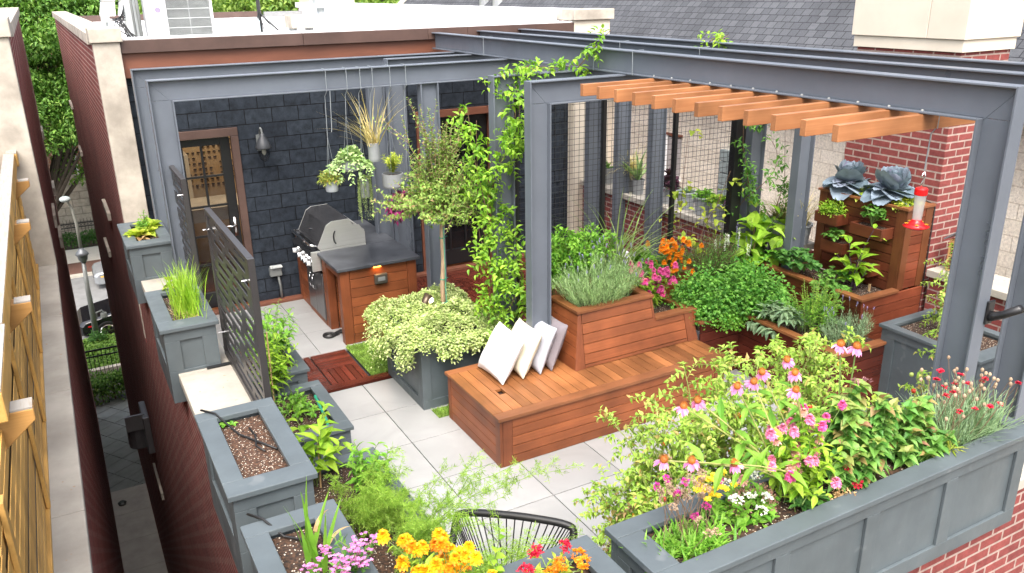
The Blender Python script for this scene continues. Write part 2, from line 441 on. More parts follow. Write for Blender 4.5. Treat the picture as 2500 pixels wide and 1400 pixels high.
# ------------------------------------------------------------------ the house we look down on
house = thing('brick_house', (3.4, 12, -8), 'red brick house with white flat roof, dark slate rear wall and roof terrace', 'house')
def hp(mb, name, m, bevel=0, parent=None, label=None, **k):
    o = mb.build(name, m, parent or house, bevel=bevel, **k)
    if label: o['label'] = label
    return o
hp(MB().hexa([(.475, 2.07, -8.05), (6.91, 2.07, -8.05), (6.91, 22.8, -8.05), (.475, 22.8, -8.05)], [(.5, 2.07, -.16), (6.91, 2.07, -.16), (6.91, 22.8, -.16), (.5, 22.8, -.16)])
   .box(.5, .735, 9.56, 22.8, -.16, 3.03), 'brick_wall', BRICKD, label='dark red brick side wall along the narrow alley')
hp(MB().box(6.2, 6.7, 9.62, 22.8, -.16, 3.1), 'side_wall', BRICK)
m = MB()
for i in range(11): m.box(.465, .765, 9.80 + i * 1.18, 10.97 + i * 1.18, 3.032, 3.15)
hp(m, 'wall_coping', LIME, .006)
hp(MB().box(.492, .742, 9.44, 9.555, -.1, 3.06), 'stone_pier', LIME, .008)
hp(MB().box(.47, .77, 9.41, 9.79, 3.063, 3.20), 'pier_cap', LIME, .008)
hp(MB().box(6.16, 6.72, 9.46, 9.615, -.15, 3.1), 'stone_pier', LIMEW, .008)
hp(MB().box(6.13, 6.76, 9.42, 9.86, 3.103, 3.235), 'pier_cap', LIME, .008)
m = MB()
for i in range(8): m.box(6.14, 6.76, 9.865 + i * 1.62, 11.48 + i * 1.62, 3.103, 3.225)
hp(m, 'wall_coping', WHITE, .006, label='white coated coping along the roof edge that faces the shingle roof')
# slate clad wall with two door openings
hp(MB().box(.745, .885, 9.6, 9.8, -.1, 2.72).box(.885, 1.80, 9.6, 9.8, 2.11, 2.72).box(1.80, 3.93, 9.6, 9.8, -.1, 2.72).box(3.93, 5.03, 9.6, 9.8, 2.10, 2.72).box(5.03, 6.2, 9.6, 9.8, -.1, 2.72),
   'slate_wall', SLATE, label='charcoal slate shingled wall of the rooftop room')
hp(MB().box(.745, 6.158, 9.525, 9.8, 2.70, 2.945), 'fascia', RUST, .004, label='red brown metal fascia under the roof edge')
m = MB()
for x0, x1 in ((.745, 2.6), (2.603, 4.1), (4.103, 4.62), (4.623, 6.158)): m.box(x0, x1, 9.47, 9.66, 2.948, 3.075)
hp(m, 'roof_flashing', RUST2, .004)
hp(MB().box(.745, 6.158, 9.49, 9.75, 3.077, 3.092), 'roof_edge_strip', WHITE)
hp(MB().box(.74, 6.19, 9.8, 22.6, 2.72, 2.90).box(.737, .765, 9.8, 22.6, 2.9, 3.03).box(6.165, 6.196, 9.9, 22.6, 2.9, 3.10), 'roof', WHITE, label='flat white membrane roof')
hp(MB().box(.737, 5.2, 22.62, 22.8, 2.6, 3.04), 'rear_flashing', RUST2)
hp(MB().box(5.2, 6.2, 22.3, 22.42, 2.9, 3.03), 'rear_flashing', mat('grey_flashing', (.25, .25, .25), rough=.5, metal=.5))
m = MB()
for x, y, z in ((.47, 13.0, .60), (.47, 15.6, -.65), (.47, 21.9, 1.13), (.47, 21.4, .14), (.47, 12.4, -3.6)):
    hp(MB().box(.455, .52, y - .5, y + .5, z - .05, z + .05), 'window_sill', LIME)
# glazed doors
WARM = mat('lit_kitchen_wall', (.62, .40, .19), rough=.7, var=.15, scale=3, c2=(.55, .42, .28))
PALEI = mat('pale_worktop', (.62, .58, .52), rough=.5, var=.15)
def glass_mat():
    m, t, b = nodes('door_glass')
    b.inputs['Base Color'].default_value = (.02, .022, .025, 1); b.inputs['Roughness'].default_value = .03
    tr = t.nodes.new('ShaderNodeBsdfTransparent'); tr.inputs['Color'].default_value = (.9, .92, .93, 1)
    mx = t.nodes.new('ShaderNodeMixShader'); mx.inputs[0].default_value = .30
    t.links.new(tr.outputs[0], mx.inputs[1]); t.links.new(b.outputs[0], mx.inputs[2])
    t.links.new(mx.outputs[0], t.nodes['Material Output'].inputs['Surface'])
    return m
GLASS = glass_mat()
def door(x0, x1, zt, px0, px1, nc, nr, zb, pt, handle_x, label, room):
    d = hp(MB().box(x0, px0, 9.66, 9.71, .03, zt).box(px1, x1, 9.66, 9.71, .03, zt).box(px0, px1, 9.66, 9.71, .03, zb).box(px0, px1, 9.66, 9.71, pt, zt), 'glazed_door', BLACK, .004, label=label)
    fr = MB()
    fr.box(x0 - .085, x0 - .004, 9.575, 9.655, 0, zt + .012).box(x1 + .004, x1 + .085, 9.575, 9.655, 0, zt + .012).box(x0 - .085, x1 + .085, 9.572, 9.655, zt + .014, zt + .105)
    hp(fr, 'frame', RUST2 if x0 < 2 else RUST, .004, parent=d)
    mu = MB(); w = (px1 - px0) / nc; h = (pt - zb) / nr
    for i in range(1, nc): mu.box(px0 + i * w - .012, px0 + i * w + .012, 9.652, 9.68, zb, pt)
    for j in range(1, nr): mu.box(px0, px1, 9.654, 9.678, zb + j * h - .012, zb + j * h + .012)
    hp(mu, 'glazing_bar', BLACK, parent=d)
    hp(MB().box(px0, px1, 9.684, 9.690, zb, pt), 'pane', GLASS, parent=d)
    if handle_x:
        hm = MB().box(handle_x - .02, handle_x + .02, 9.645, 9.659, .86, 1.08).tube([(handle_x, 9.65, 1.0), (handle_x, 9.59, 1.0), (handle_x - .05, 9.585, .99), (handle_x - .12, 9.59, 1.0)], .009)
        hp(hm, 'handle', CHROME, parent=d, smooth=True)
    return d
door(.89, 1.71, 2.0, .99, 1.60, 3, 5, .22, 1.92, 1.655, 'black glazed door with warm lit kitchen behind it', 1)
door(4.02, 4.94, 1.99, 4.14, 4.82, 3, 5, .24, 1.88, None, 'black glazed door behind the small tree and vine', 2)
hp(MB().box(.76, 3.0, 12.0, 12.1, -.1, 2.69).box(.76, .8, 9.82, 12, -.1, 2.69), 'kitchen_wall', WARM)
hp(MB().box(.9, 2.9, 10.9, 11.6, .75, .92).box(.9, 1.5, 11.6, 11.99, .92, 1.5), 'worktop', PALEI)
m = MB()
for i in range(10):
    for j in range(16):
        if rnd.random() < .75: m.lathe((1.2 + j * .07, 11.985, 1.0 + i * .075), [(.02, 0), (.02, .012)], 6)
hp(m, 'wall_tile', mat('dark_tile', (.05, .03, .02), rough=.4))
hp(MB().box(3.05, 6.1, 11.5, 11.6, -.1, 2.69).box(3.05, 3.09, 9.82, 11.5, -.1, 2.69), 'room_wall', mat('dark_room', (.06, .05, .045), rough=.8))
hp(MB().box(4.45, 4.75, 11.0, 11.1, .9, 1.9), 'cupboard', mat('orange_wood', (.42, .15, .04), rough=.4))
hp(MB().box(.76, 6.1, 9.82, 12.0, -.16, -.1), 'room_floor', IPEX)
hp(MB().box(.76, 6.1, 9.82, 12.1, 2.66, 2.71), 'room_ceiling', WHITE)
kl = bpy.data.lights.new('kitchen_lamp', 'AREA'); kl.energy = 13; kl.size = .8; kl.color = (1, .78, .52)
ko = bpy.data.objects.new('kitchen_lamp', kl); col.objects.link(ko); ko.location = (1.7, 10.9, 2.62)
hp(MB().box(.745, 6.1, 9.50, 9.598, -.05, .03), 'door_sill', RUST, .004)
# terrace parapet
hp(MB().box(.5, .80, 2.07, 9.435, -.16, .925), 'parapet_wall', BRICK)
hp(MB().box(.802, 6.918, 2.07, 2.37, -.16, .925), 'parapet_wall', BRICK)
hp(MB().box(6.32, 6.62, 5.63, 9.455, -.16, .925), 'parapet_wall', BRICK, label='brick parapet under the row of grey pots')
hp(MB().box(6.92, 7.22, 2.07, 4.53, -8, .925), 'parapet_wall', BRICK)
m = MB()
for i in range(6): m.box(.47, .835, 2.04 + i * 1.232, 3.268 + i * 1.232, .93, 1.0)
hp(m, 'parapet_coping', COPE, .006); m = MB()
for i in range(5): m.box(.84 + i * 1.2, 2.035 + i * 1.2, 2.04, 2.40, .93, 1.0)
hp(m, 'parapet_coping', COPE, .006); m = MB()
for i in range(3): m.box(6.27, 6.67, 5.66 + i * 1.265, 6.92 + i * 1.265, .93, 1.0)
hp(m, 'parapet_coping', COPE, .006); m = MB()
for i in range(2): m.box(6.87, 7.27, 2.04 + i * 1.25, 3.285 + i * 1.25, .93, 1.0)
hp(m, 'parapet_coping', COPE, .006)

# ------------------------------------------------------------------ terrace floor
m = MB()
J = .6125
for i in range(-2, 8):
    for j in range(-6, 3):
        x0, y0 = 2.137 + i * J, 5.666 + j * J
        if x0 < .82 or x0 > 5.9 or y0 < 2.2 or y0 + J > 6.95: continue
        m.box(x0 + .004, x0 + J - .004, y0 + .004, y0 + J - .004, -.03, 0)
for i in range(-2, 2):
    for j in range(3):
        x0, y0 = 2.009 + i * J, 7.795 + j * J
        m.box(max(x0, .86) + .0025, x0 + J - .0025, y0 + .0025, min(y0 + J, 9.49) - .0025, -.03, 0)
struct(m.build('paver_floor', PAVER, bevel=.002))
struct(MB().box(.8, 6.32, 2.37, 9.58, -.16, -.034).build('terrace_floor', mat('dark_underlay', (.03, .03, .03), rough=.9)))
m = MB(); mx = MB()
def decktile(x0, y0, s, along, yl=0):
    n = 6
    for k in range(n):
        a = s / n
        if along: m.box(x0 + k * a, x0 + (k + 1) * a - .007, y0, y0 + s - .006, -.03, -.004)
        else: mx.box(x0, x0 + s - .006, y0 + k * a, y0 + (k + 1) * a - .007, -.03, -.004)
for i in range(3):
    for j in range(2): decktile(1.135 + i * .38, 7.055 + j * .37, .37, (i + j) % 2 == 0)
mx.box(.86, 2.46, 6.95, 7.045, -.03, .0)
for i in range(6):
    for j in range(6): decktile(3.3 + i * .45, 6.92 + j * .45, .45, (i + j) % 2 == 0)
struct(m.build('deck_tiles', RED, bevel=.002)); struct(mx.build('deck_tile_border', REDX, bevel=.002))

# ------------------------------------------------------------------ neighbour on the left with its timber screen
nb = thing('brick_house', (-2.5, 10, -8), 'neighbouring brick house across the narrow alley, wearing the yellow timber screen', 'house')
def npart(mb, name, m, bevel=0, parent=None): return mb.build(name, m, parent or nb, bevel=bevel)
npart(MB().hexa([(-6, -3, -8.05), (-.33, -3, -8.05), (-.33, 24.5, -8.05), (-6, 24.5, -8.05)], [(-6, -3, .92), (-.235, -3, .92), (-.235, 24.5, .92), (-6, 24.5, .92)]).box(-6, -.235, 9.3, 24.5, .92, 3.13), 'brick_wall', BRICKD)
m = MB()
for i in range(7): m.box(-.62, -.203, -2.1 + i * 1.6, -.505 + i * 1.6 if i < 6 else 9.06, .925, 1.0)
npart(m, 'parapet_coping', COPE, .006)
npart(MB().box(-1.0, -.2, 9.07, 9.295, .925, 3.16), 'stone_pier', LIME, .008)
npart(MB().box(-1.03, -.175, 9.04, 9.75, 3.163, 3.33), 'pier_cap', LIME, .008)
m = MB()
for i in range(8): m.box(-.55, -.17, 9.76 + i * 1.5, 11.25 + i * 1.5, 3.135, 3.27)
npart(m, 'wall_coping', LIME, .006)
m = MB()
for y, z in ((15.5, .05), (17.7, -.87), (23.0, .4), (23.2, -1.0)): npart(MB().box(-.3, -.2, y - .5, y + .5, z - .1, z + .1), 'window_sill', LIME)
npart(MB().box(-5.95, -.63, -2.95, 9.05, .921, .945), 'terrace_floor', mat('grey_roof_gravel', (.30, .29, .27), rough=.95, var=.4, scale=40))
npart(MB().box(-5.95, -.56, 9.32, 24.45, 3.131, 3.15), 'roof', WHITE)
YW = woodm('yellow_cedar', (.44, .235, .055), (.56, .33, .095), 'y', rough=.6, island=.18)
YWX = woodm('yellow_cedar_cross', (.35, .175, .045), (.46, .245, .075), 'x', rough=.6, island=.2)
WEATH = mat('weathered_white_timber', (.40, .38, .345), rough=.85, var=.45, scale=12, stretch=(6, .6, 6), c2=(.19, .165, .135))
fence = thing('timber_screen', (-.4, 5, 1.0), 'yellow timber slat screen with weathered top rails on the alley parapet', 'fence')
m = MB()
for k in range(11):
    z0 = 1.035 + k * .086
    for i in range(3):
        y0 = -1.5 + i * 4.18
        dx_ = rnd.uniform(-.003, .003); m.box(-.379 + dx_, -.375 + dx_, y0, y0 + 4.177, z0, z0 + .0605 + rnd.uniform(-.004, .004))
MB().box(-.47, -.46, -1.5, 11, 1.0, 2.0).build('gap_shade_sheet', mat('gap_shade', (.09, .055, .018), rough=.9), fence)  # added dark sheet; its colour stands for the shade between the slats
m.build('slat', YW, fence)
MB().box(-.40, -.358, -1.5, 11.0, .998, 1.028).build('bottom_rail', YW, fence, bevel=.004)
for y in (2.8, 4.35, 5.4, 6.6, 8.2):
    MB().box(-.371, -.352, y, y + .06, 1.03, 1.98).build('post', YW, fence, bevel=.003)
m = MB()
for y0, y1, dx in ((3.32, 4.1, 0), (4.1, 8.9, -.012), (8.9, 11.1, .006)):
    m.box(-.425 + dx, -.335 + dx, y0, y1 - .01, 2.02, 2.14)
m.build('top_rail', YW, fence, bevel=.006)
m = MB().box(-.424, -.338, 3.33, 4.08, 2.142, 2.15).box(-.436, -.349, 4.1, 8.88, 2.142, 2.15).box(-.418, -.331, 8.9, 11.08, 2.142, 2.15)
m.box(-.62, -.545, 3.3, 11, 2.142, 2.15)
m.build('weathered_cap', WEATH, fence)
MB().box(-.622, -.54, 3.3, 11.1, 2.02, 2.14).build('top_rail', YW, fence, bevel=.006)
for y in (3.40, 4.75, 6.57, 8.15, 9.70, 10.9):
    r = MB().prism([(-.9, y, 2.018), (-.255, y, 2.018), (-.255, y, 1.97), (-.42, y, 1.83), (-.9, y, 1.83)], (0, .10, 0)).build('rafter', YWX, fence, bevel=.004)
    MB().box(-.334, -.258, y + .003, y + .097, 2.0185, 2.026).build('weathered_cap', WEATH, r)

# ------------------------------------------------------------------ neighbour on the right: split-face wall, shingled roof
rb = thing('stone_house', (12, 12, -8), 'neighbouring house of pale split-face block with dark shingle roof', 'house')
def rp(mb, name, m, bevel=0, parent=None, label=None):
    o = mb.build(name, m, parent or rb, bevel=bevel)
    if label: o['label'] = label
    return o
rp(MB().box(9.9, 18.5, -2, 26.6, -8.05, 2.44), 'block_wall', BLOCK)
rp(MB().prism([(9.55, -3, 2.27), (14.5, -3, 6.725), (14.5, -3, 6.56), (9.55, -3, 2.1)], (0, 29.0, 0)), 'roof', SHINGLE, label='steep roof of dark grey asphalt shingles')
rp(MB().prism([(9.5, 26.1, 2.2), (14.5, 26.1, 6.95), (14.5, 26.1, 6.4), (9.5, 26.1, 1.9)], (0, .35, 0)), 'gable_coping', LIMEW)
rp(MB().box(9.40, 9.56, -3, 26, 2.12, 2.25), 'gutter', mat('grey_gutter', (.2, .2, .2), rough=.5))
for y in (20.5, 19.75): rp(MB().tube([(10.55, y, 2.8), (10.55, y, 3.9)], .16, 10), 'flue', mat('galvanised_flue', (.5, .52, .53), rough=.4, metal=.6))
w = rp(MB().box(9.86, 9.93, 11.62, 11.98, .22, .90), 'window', mat('shaded_pane', (.36, .345, .335), rough=.15))
rp(MB().box(9.83, 9.895, 11.98, 12.2, .18, .93).box(9.80, 9.895, 11.6, 12.2, .12, .2), 'frame', WHITE, parent=w)
rp(MB().box(9.84, 9.895, 11.6, 12.22, .93, .97), 'lintel', RUST, parent=w)
m = MB()
for j in range(5):
    for i in range(2): m.box(9.82, 9.91, 10.16 + i * .2, 10.35 + i * .2, -.1 + j * .2, .09 + j * .2)
rp(m, 'glass_block_window', mat('glass_block', (.24, .29, .29), rough=.1, var=.2, scale=9), .01)
rp(MB().box(9.80, 9.92, 13.8, 14.35, -8, 2.3), 'pilaster', LIMEW)
rp(MB().box(9.84, 9.92, 2.0, 5.6, -3, -.6), 'siding', mat('grey_siding', (.36, .35, .36), rough=.6))
rp(MB().box(9.80, 9.93, 1.5, 6.0, -.58, -.42), 'ledge', mat('dark_ledge', (.1, .1, .11), rough=.5))
rp(MB().box(9.80, 9.93, 2.0, 5.6, -1.35, -1.25), 'sill', WHITE)

ch = thing('brick_chimney', (7.28, 5.1, -8), 'tall red brick chimney with cream stone cap behind the wooden planting wall', 'chimney')
MB().box(6.93, 7.63, 4.58, 5.66, -8.05, 2.93).build('stack', BRICK, ch, bevel=.006)
MB().box(6.905, 7.655, 4.555, 5.685, 2.933, 3.035).build('stone_band', LIMEW, ch, bevel=.004)
MB().box(6.885, 7.675, 4.535, 4.90, 3.038, 3.60).box(6.885, 7.675, 4.903, 5.705, 3.038, 3.60).build('stone_cap', LIMEW, ch, bevel=.006)
MB().box(6.97, 7.59, 4.62, 5.62, 3.602, 3.70).build('cap_top', LIME, ch, bevel=.01)
sch = thing('stone_chimney', (7.3, 24.2, 2), 'low cream stone chimney beyond the far corner of the white roof', 'chimney')
MB().box(6.8, 8.1, 23.8, 24.8, -8, 3.5).build('stack', LIMEW, sch, bevel=.01)
MB().box(6.5, 8.3, 23.6, 25.0, 2.75, 2.95).build('stone_band', LIMEW, sch, bevel=.01)

# ------------------------------------------------------------------ across the street
fb = thing('brick_house', (0, 48, -8), 'orange red brick house with rough stone base, seen through the alley', 'house')
OBRICK = brick('orange_brick', (.36, .115, .055), (.25, .075, .04), (.45, .38, .30), ms=.014)
MB().box(-9, 9, 46, 56, -4.9, 3).build('brick_wall', OBRICK, fb)
MB().box(-9.05, 9.05, 45.9, 56, -8.05, -5.0).build('stone_base', brick('rough_stone', (.52, .46, .37), (.43, .38, .31), (.30, .27, .22), bw=.75, bh=.38, ms=.02, bump=1, bscale=12, bdist=.06), fb)
MB().box(-9.1, 9.1, 45.8, 46.02, -5.0, -4.86).build('stone_course', LIME, fb)
for x in (-2.6, .15, 3.4):
    w = MB().box(x, x + .55, 45.97, 46.1, -5.2 + .45, -4.0 + .3).build('window', GLASSD, fb)
    MB().box(x - .09, x, 45.93, 46.05, -4.86, -3.6).box(x + .55, x + .64, 45.93, 46.05, -4.86, -3.6).box(x - .09, x + .64, 45.92, 46.05, -3.7, -3.6).build('frame', WHITE, w)
MB().box(-9.2, 9.2, 45.7, 56.2, 3, 3.3).build('roof', LIME, fb)
# ------------------------------------------------------------------ steel pergola
perg = thing('steel_pergola', (3.4, 6, 0), 'large grey painted steel beam pergola standing over the whole terrace', 'pergola')
FT = .012
def ibeam(name, axis, a0, a1, c, z0, z1, w=.10, inset=(0, 0)):
    """I section; axis x: runs a0..a1 along X at Y centre c; axis y: along Y at X centre c; inset shortens the lower flange where a post meets it"""
    m = MB(); b0, b1 = a0 + inset[0], a1 - inset[1]
    if axis == 'x':
        m.box(a0, a1, c - w / 2, c + w / 2, z1 - FT, z1).box(b0, b1, c - w / 2, c + w / 2, z0, z0 + FT).box(a0 + .002, a1 - .002, c - .005, c + .005, z0 + FT, z1 - FT)
    else:
        m.box(c - w / 2, c + w / 2, a0, a1, z1 - FT, z1).box(c - w / 2, c + w / 2, b0, b1, z0, z0 + FT).box(c - .005, c + .005, a0 + .002, a1 - .002, z0 + FT, z1 - FT)
    return m.build(name, STEEL, perg, bevel=.003)
def ipost(axis, a, c, z1, z0=0, d=.19, w=.10, corner=True):
    """I section post; at a corner its outer flange runs up past the beam and a weld seam crosses the mitre"""
    m = MB(); zi = z1 - .19 if corner else z1
    if axis == 'x':
        m.box(a, a + FT, c - w / 2, c + w / 2, z0, z1).box(a + d - FT, a + d, c - w / 2, c + w / 2, z0, zi + (FT if corner else 0)).box(a + FT, a + d - FT, c - .005, c + .005, z0, zi + (FT + .0005 if corner else 0))
        if corner: m.tube([(a + FT, c - .005, z1 - FT), (a + d - FT, c - .005, z1 - .185)], .003, 5)
    else:
        m.box(c - w / 2, c + w / 2, a, a + FT, z0, z1).box(c - w / 2, c + w / 2, a + d - FT, a + d, z0, zi + (FT if corner else 0)).box(c - .005, c + .005, a + FT, a + d - FT, z0, zi + (FT + .0005 if corner else 0))
        if corner: m.tube([(c - .005, a + FT, z1 - FT), (c - .005, a + d - FT, z1 - .185)], .003, 5)
    return m.build('post', STEEL, perg, bevel=.003)
ZT, ZB = 2.838, 2.65
FR = ((8.90, .752, 6.0), (8.47, 3.165, 6.15), (7.66, .748, 6.05), (6.20, 3.22, 6.15), (5.65, 3.25, 6.24))
for i, (y, x0, x1) in enumerate(FR):
    ibeam('beam', 'x', x0 + .0125, x1 + .19, y, ZB, ZT, inset=(.178, 0))
    ipost('x', x0, y, ZT - .0005)
    ipost('x', x1, y, ZB - .001, corner=False)
    if i in (0, 2): ipost('x', 3.19 if i == 2 else 3.09, y, ZB - .001, corner=False)
for xc in (4.19, 4.79, 5.37):
    ibeam('beam', 'y', 2.4225, 9.465, xc, ZT + .002, ZT + .19, inset=(.178, 0))
    ipost('y', 2.41, xc, ZT + .19)
# raised mill mark on the front post
cu = bpy.data.curves.new('mill_mark', 'FONT'); cu.body = 'SDI  USA'; cu.size = .075; cu.extrude = .002; cu.align_x = 'LEFT'
ct = bpy.data.objects.new('mill_text', cu); tm = bpy.data.meshes.new_from_object(ct); bpy.data.objects.remove(ct)
to = bpy.data.objects.new('mill_mark', tm); col.objects.link(to); tm.materials.append(STEEL); to.parent = perg
to.matrix_local = Matrix.Translation((4.1835 - 3.4, 2.47 - 6, 2.04)) @ Matrix(((0, 0, -1, 0), (0, -1, 0, 0), (1, 0, 0, 0), (0, 0, 0, 1))) @ Matrix.Rotation(0, 4, 'Z')
# cedar coloured rafters under the long beams
IPR = woodm('oiled_rafter', (.29, .108, .041), (.44, .20, .085), 'x', island=.32)
for k in range(12):
    y = 2.92 + k * .2122
    r = MB().box(3.49, 5.45, y - .02, y + .02, 2.748, 2.836).build('rafter', IPR, perg, bevel=.003)
    MB().lathe((4.16, y, 2.852), [(.008, 0), (.008, .006), (.004, .009)], 6).build('bolt', STEELS, r)
# wires wound over the beams
m = MB()
for y in (8.1, 6.05, 5.5):
    m.tube([(4.135, y, 2.84), (4.132, y, 3.032), (4.245, y + .01, 3.034), (4.248, y + .01, 2.84)], .003, 4)
for y in (6.5, 5.4): m.tube([(4.735, y, 2.84), (4.732, y, 3.032), (4.845, y + .01, 3.034)], .003, 4)
m.build('wire_tie', ROPE, perg)

tre = thing('wire_trellis', (4.8, 6.2, 0), 'black framed wire mesh trellis between the steel posts', 'trellis')
MB().box(3.42, 6.02, 6.18, 6.22, 2.60, 2.648).build('top_rail', BLACK, tre)
for x, w in ((3.43, .035), (4.345, .035), (5.175, .035)): MB().box(x, x + w, 6.178, 6.222, .3, 2.599).build('upright', BLACK, tre)
MB().box(5.93, 6.06, 6.15, 6.235, .3, 2.599).build('upright', BLACK, tre, bevel=.004)
m = MB()
for x in np.arange(3.49, 5.93, .0508): m.tube([(x, 6.2, .32), (x, 6.2, 2.6)], .0021, 4, False)
for z in np.arange(.36, 2.6, .0508): m.tube([(3.46, 6.196, z), (5.94, 6.196, z)], .0021, 4, False)
m.build('wire_mesh', BLACK, tre)

# ------------------------------------------------------------------ grey planter boxes
def planter(x0, x1, y0, y1, zt, zb, label, group, rim=(.085, .085, .13, .085), soil=.05, panels=(1, 1, 1, 1), st=.085, rbm=.085, mats=PAINT):
    """framed box: rim = left, right, front, back widths of the top board; panels per side (front, right, back, left)"""
    p = thing('planter_box', ((x0 + x1) / 2, (y0 + y1) / 2, zb), label, 'planter', group)
    rl, rr, rf, rb_ = rim; t = .03
    m = MB()
    m.box(x0, x1, y0, y0 + rf, zt - t, zt).box(x0, x1, y1 - rb_, y1, zt - t, zt).box(x0, x0 + rl, y0 + rf, y1 - rb_, zt - t, zt).box(x1 - rr, x1, y0 + rf, y1 - rb_, zt - t, zt)
    m.build('rim', mats, p, bevel=.004)
    o = .022; bx0, bx1, by0, by1 = x0 + o, x1 - o, y0 + o, y1 - o; zu = zt - t - .001
    m = MB(); th = .03
    def panelled(n, u0, u1, fix, sgn, axis):
        # recessed panels between rails and stiles on one face
        rec = .016; rt = .075
        def bx(a, b, z0, z1, d0, d1):
            if axis == 'x': m.box(a, b, fix + sgn * d0, fix + sgn * d1, z0, z1)
            else: m.box(fix + sgn * d0, fix + sgn * d1, a, b, z0, z1)
        bx(u0, u1, zb, zu, rec, rec + th)
        bx(u0, u1, zu - rt, zu, 0, rec - .0005); bx(u0, u1, zb, zb + rbm, 0, rec - .0005)
        w = (u1 - u0 - st) / n
        for i in range(n + 1): bx(u0 + i * w, u0 + i * w + st, zb + rbm + .0005, zu - rt - .0005, 0, rec - .0005)
    panelled(panels[0], bx0, bx1, by0, 1, 'x'); panelled(panels[2], bx0, bx1, by1, -1, 'x')
    panelled(panels[3], by0 + .047, by1 - .047, bx0, 1, 'y'); panelled(panels[1], by0 + .047, by1 - .047, bx1, -1, 'y')
    m.build('box', mats, p, bevel=.002)
    MB().box(x0 + rl - .012, x1 - rr + .012, y0 + rf - .012, y1 - rb_ + .012, zt - soil - .02, zt - soil).build('soil', SOIL, p)
    return p
GS = 'saddle planters riding on the alley parapet'
planter(.395, .80, 8.03, 8.95, 1.35, .78, 'grey saddle planter of lettuce on the alley parapet by the stone pier', GS, (.11, .10, .16, .09), st=.10, rbm=.24)
planter(.393, .785, 5.74, 6.64, 1.35, .78, 'grey saddle planter of chives on the alley parapet between two dark screens', GS, (.11, .09, .16, .09), st=.10, rbm=.24)
planter(.40, .82, 3.465, 4.375, 1.35, .78, 'grey saddle planter with only bare brown soil, in front of the near screen', GS, (.10, .10, .13, .10), st=.10, rbm=.24)
planter(.403, .82, 2.30, 3.22, 1.35, .78, 'grey saddle planter of iris leaves and pink phlox at the lower edge', GS, (.10, .12, .13, .10), st=.10, rbm=.24)
GI = 'low planters inside the alley parapet'
planter(1.02, 1.575, 6.53, 7.42, .46, -.002, 'low grey planter of bushy pepper plants behind the near dark screen', GI, (.1, .1, .12, .1))
planter(1.02, 1.575, 5.37, 6.28, .46, -.002, 'low grey planter of basil and young peppers beside the bare soil planter', GI, (.1, .1, .12, .1), soil=.07)
planter(.90, 1.60, 3.52, 5.02, .46, -.002, 'long low grey planter of feathery asparagus fern and a tall pepper', GI, (.1, .12, .12, .1), panels=(1, 2, 1, 2))
planter(.90, 1.60, 2.45, 3.42, .46, -.002, 'low grey planter under the orange marigolds at the bottom edge', GI, (.1, .12, .12, .1))
planter(1.755, 4.145, 1.985, 2.425, 1.35, .79, 'long grey front planter full of pink zinnias, coneflowers and bee balm', 'planters riding on the front parapet', (.13, .10, .10, .09), panels=(4, 1, 4, 1))
planter(.86, 1.665, 1.985, 2.425, 1.35, .79, 'grey planter of red celosia at the bottom edge beside the long front planter', 'planters riding on the front parapet', (.1, .10, .10, .09))
planter(2.25, 4.0, 2.62, 3.22, .46, -.002, 'low grey planter of sprawling tomato plants behind the long front planter', 'low planters inside the front parapet', panels=(3, 1, 3, 1))
planter(2.42, 3.18, 6.105, 7.03, .65, -.002, 'big square grey planter overflowing with variegated ground cover and a small tree', None, (.09, .09, .10, .09))
planter(5.93, 6.62, 3.35, 4.27, .75, -.002, 'tall grey planter of a tomato vine at the end of the strawberry bed', 'grey planters behind the front steel posts')
planter(4.25, 4.95, 2.66, 3.2, .46, -.002, 'low grey planter of a staked tomato beside the front steel post', 'grey planters behind the front steel posts')
planter(6.0, 6.62, 2.45, 3.2, .62, -.002, 'grey planter glimpsed in the gap between the two front steel posts', 'grey planters behind the front steel posts')

# ------------------------------------------------------------------ laser-cut privacy screens
def screen(y0, y1, z0, z1, x, label, seed):
    s = thing('privacy_screen', (x, (y0 + y1) / 2, z0), label, 'screen', 'privacy screens on the parapet')
    t = .04
    MB().box(x, x + t, y0, y0 + .035, z0, z1).box(x, x + t, y1 - .035, y1, z0, z1).box(x, x + t, y0 + .036, y1 - .036, z1 - .03, z1).box(x, x + t, y0 + .036, y1 - .036, z0, z0 + .04).build('frame', DARKM, s, bevel=.002)
    q = random.Random(seed); m = MB(); n = 14; h = (z1 - z0 - .07) / n; X0, X1 = x + .012, x + .018
    for i in range(n):
        za = z0 + .04 + i * h; zc = za + h * .50
        m.box(X0, X1, y0 + .036, y1 - .036, za, zc)                     # solid strip between two rows of slots
        y = y0 + .036; zt_ = za + h
        y_end = y1 - .036
        a = q.uniform(.02, .16)
        while y < y_end:                                                # land, slot, land, slot ...
            e = min(y + a, y_end); m.box(X0, X1, y, e, zc, zt_)
            y = e + q.choice((.2, .3, .4, .5)); a = q.uniform(.03, .15)
            if y > y_end - .03: break
    m.build('slotted_panel', DARKM, s)
    m = MB()
    for (yy, zz) in ((y0 + .06, z1 - .14), (y1 - .06, z1 - .14), (y0 + .06, z0 + .2), (y1 - .06, z0 + .2)): MB().tube([(x + .012, yy, zz), (x - .035, yy, zz)], .006, 6).build('standoff_bolt', CHROME, s)
    m = MB()
    for yy in (y0 + .14, y1 - .2): m.box(x - .16, x + .011, yy, yy + .04, z0 - .004, z0 + .006)
    m.build('foot_bracket', BLACK, s, bevel=.002)
screen(4.57, 5.93, 1.005, 2.115, .82, 'dark slotted metal screen in front, beside the chives planter', 3)
screen(7.0, 8.30, 1.005, 2.115, .825, 'dark slotted metal screen further back, before the glazed door', 9)

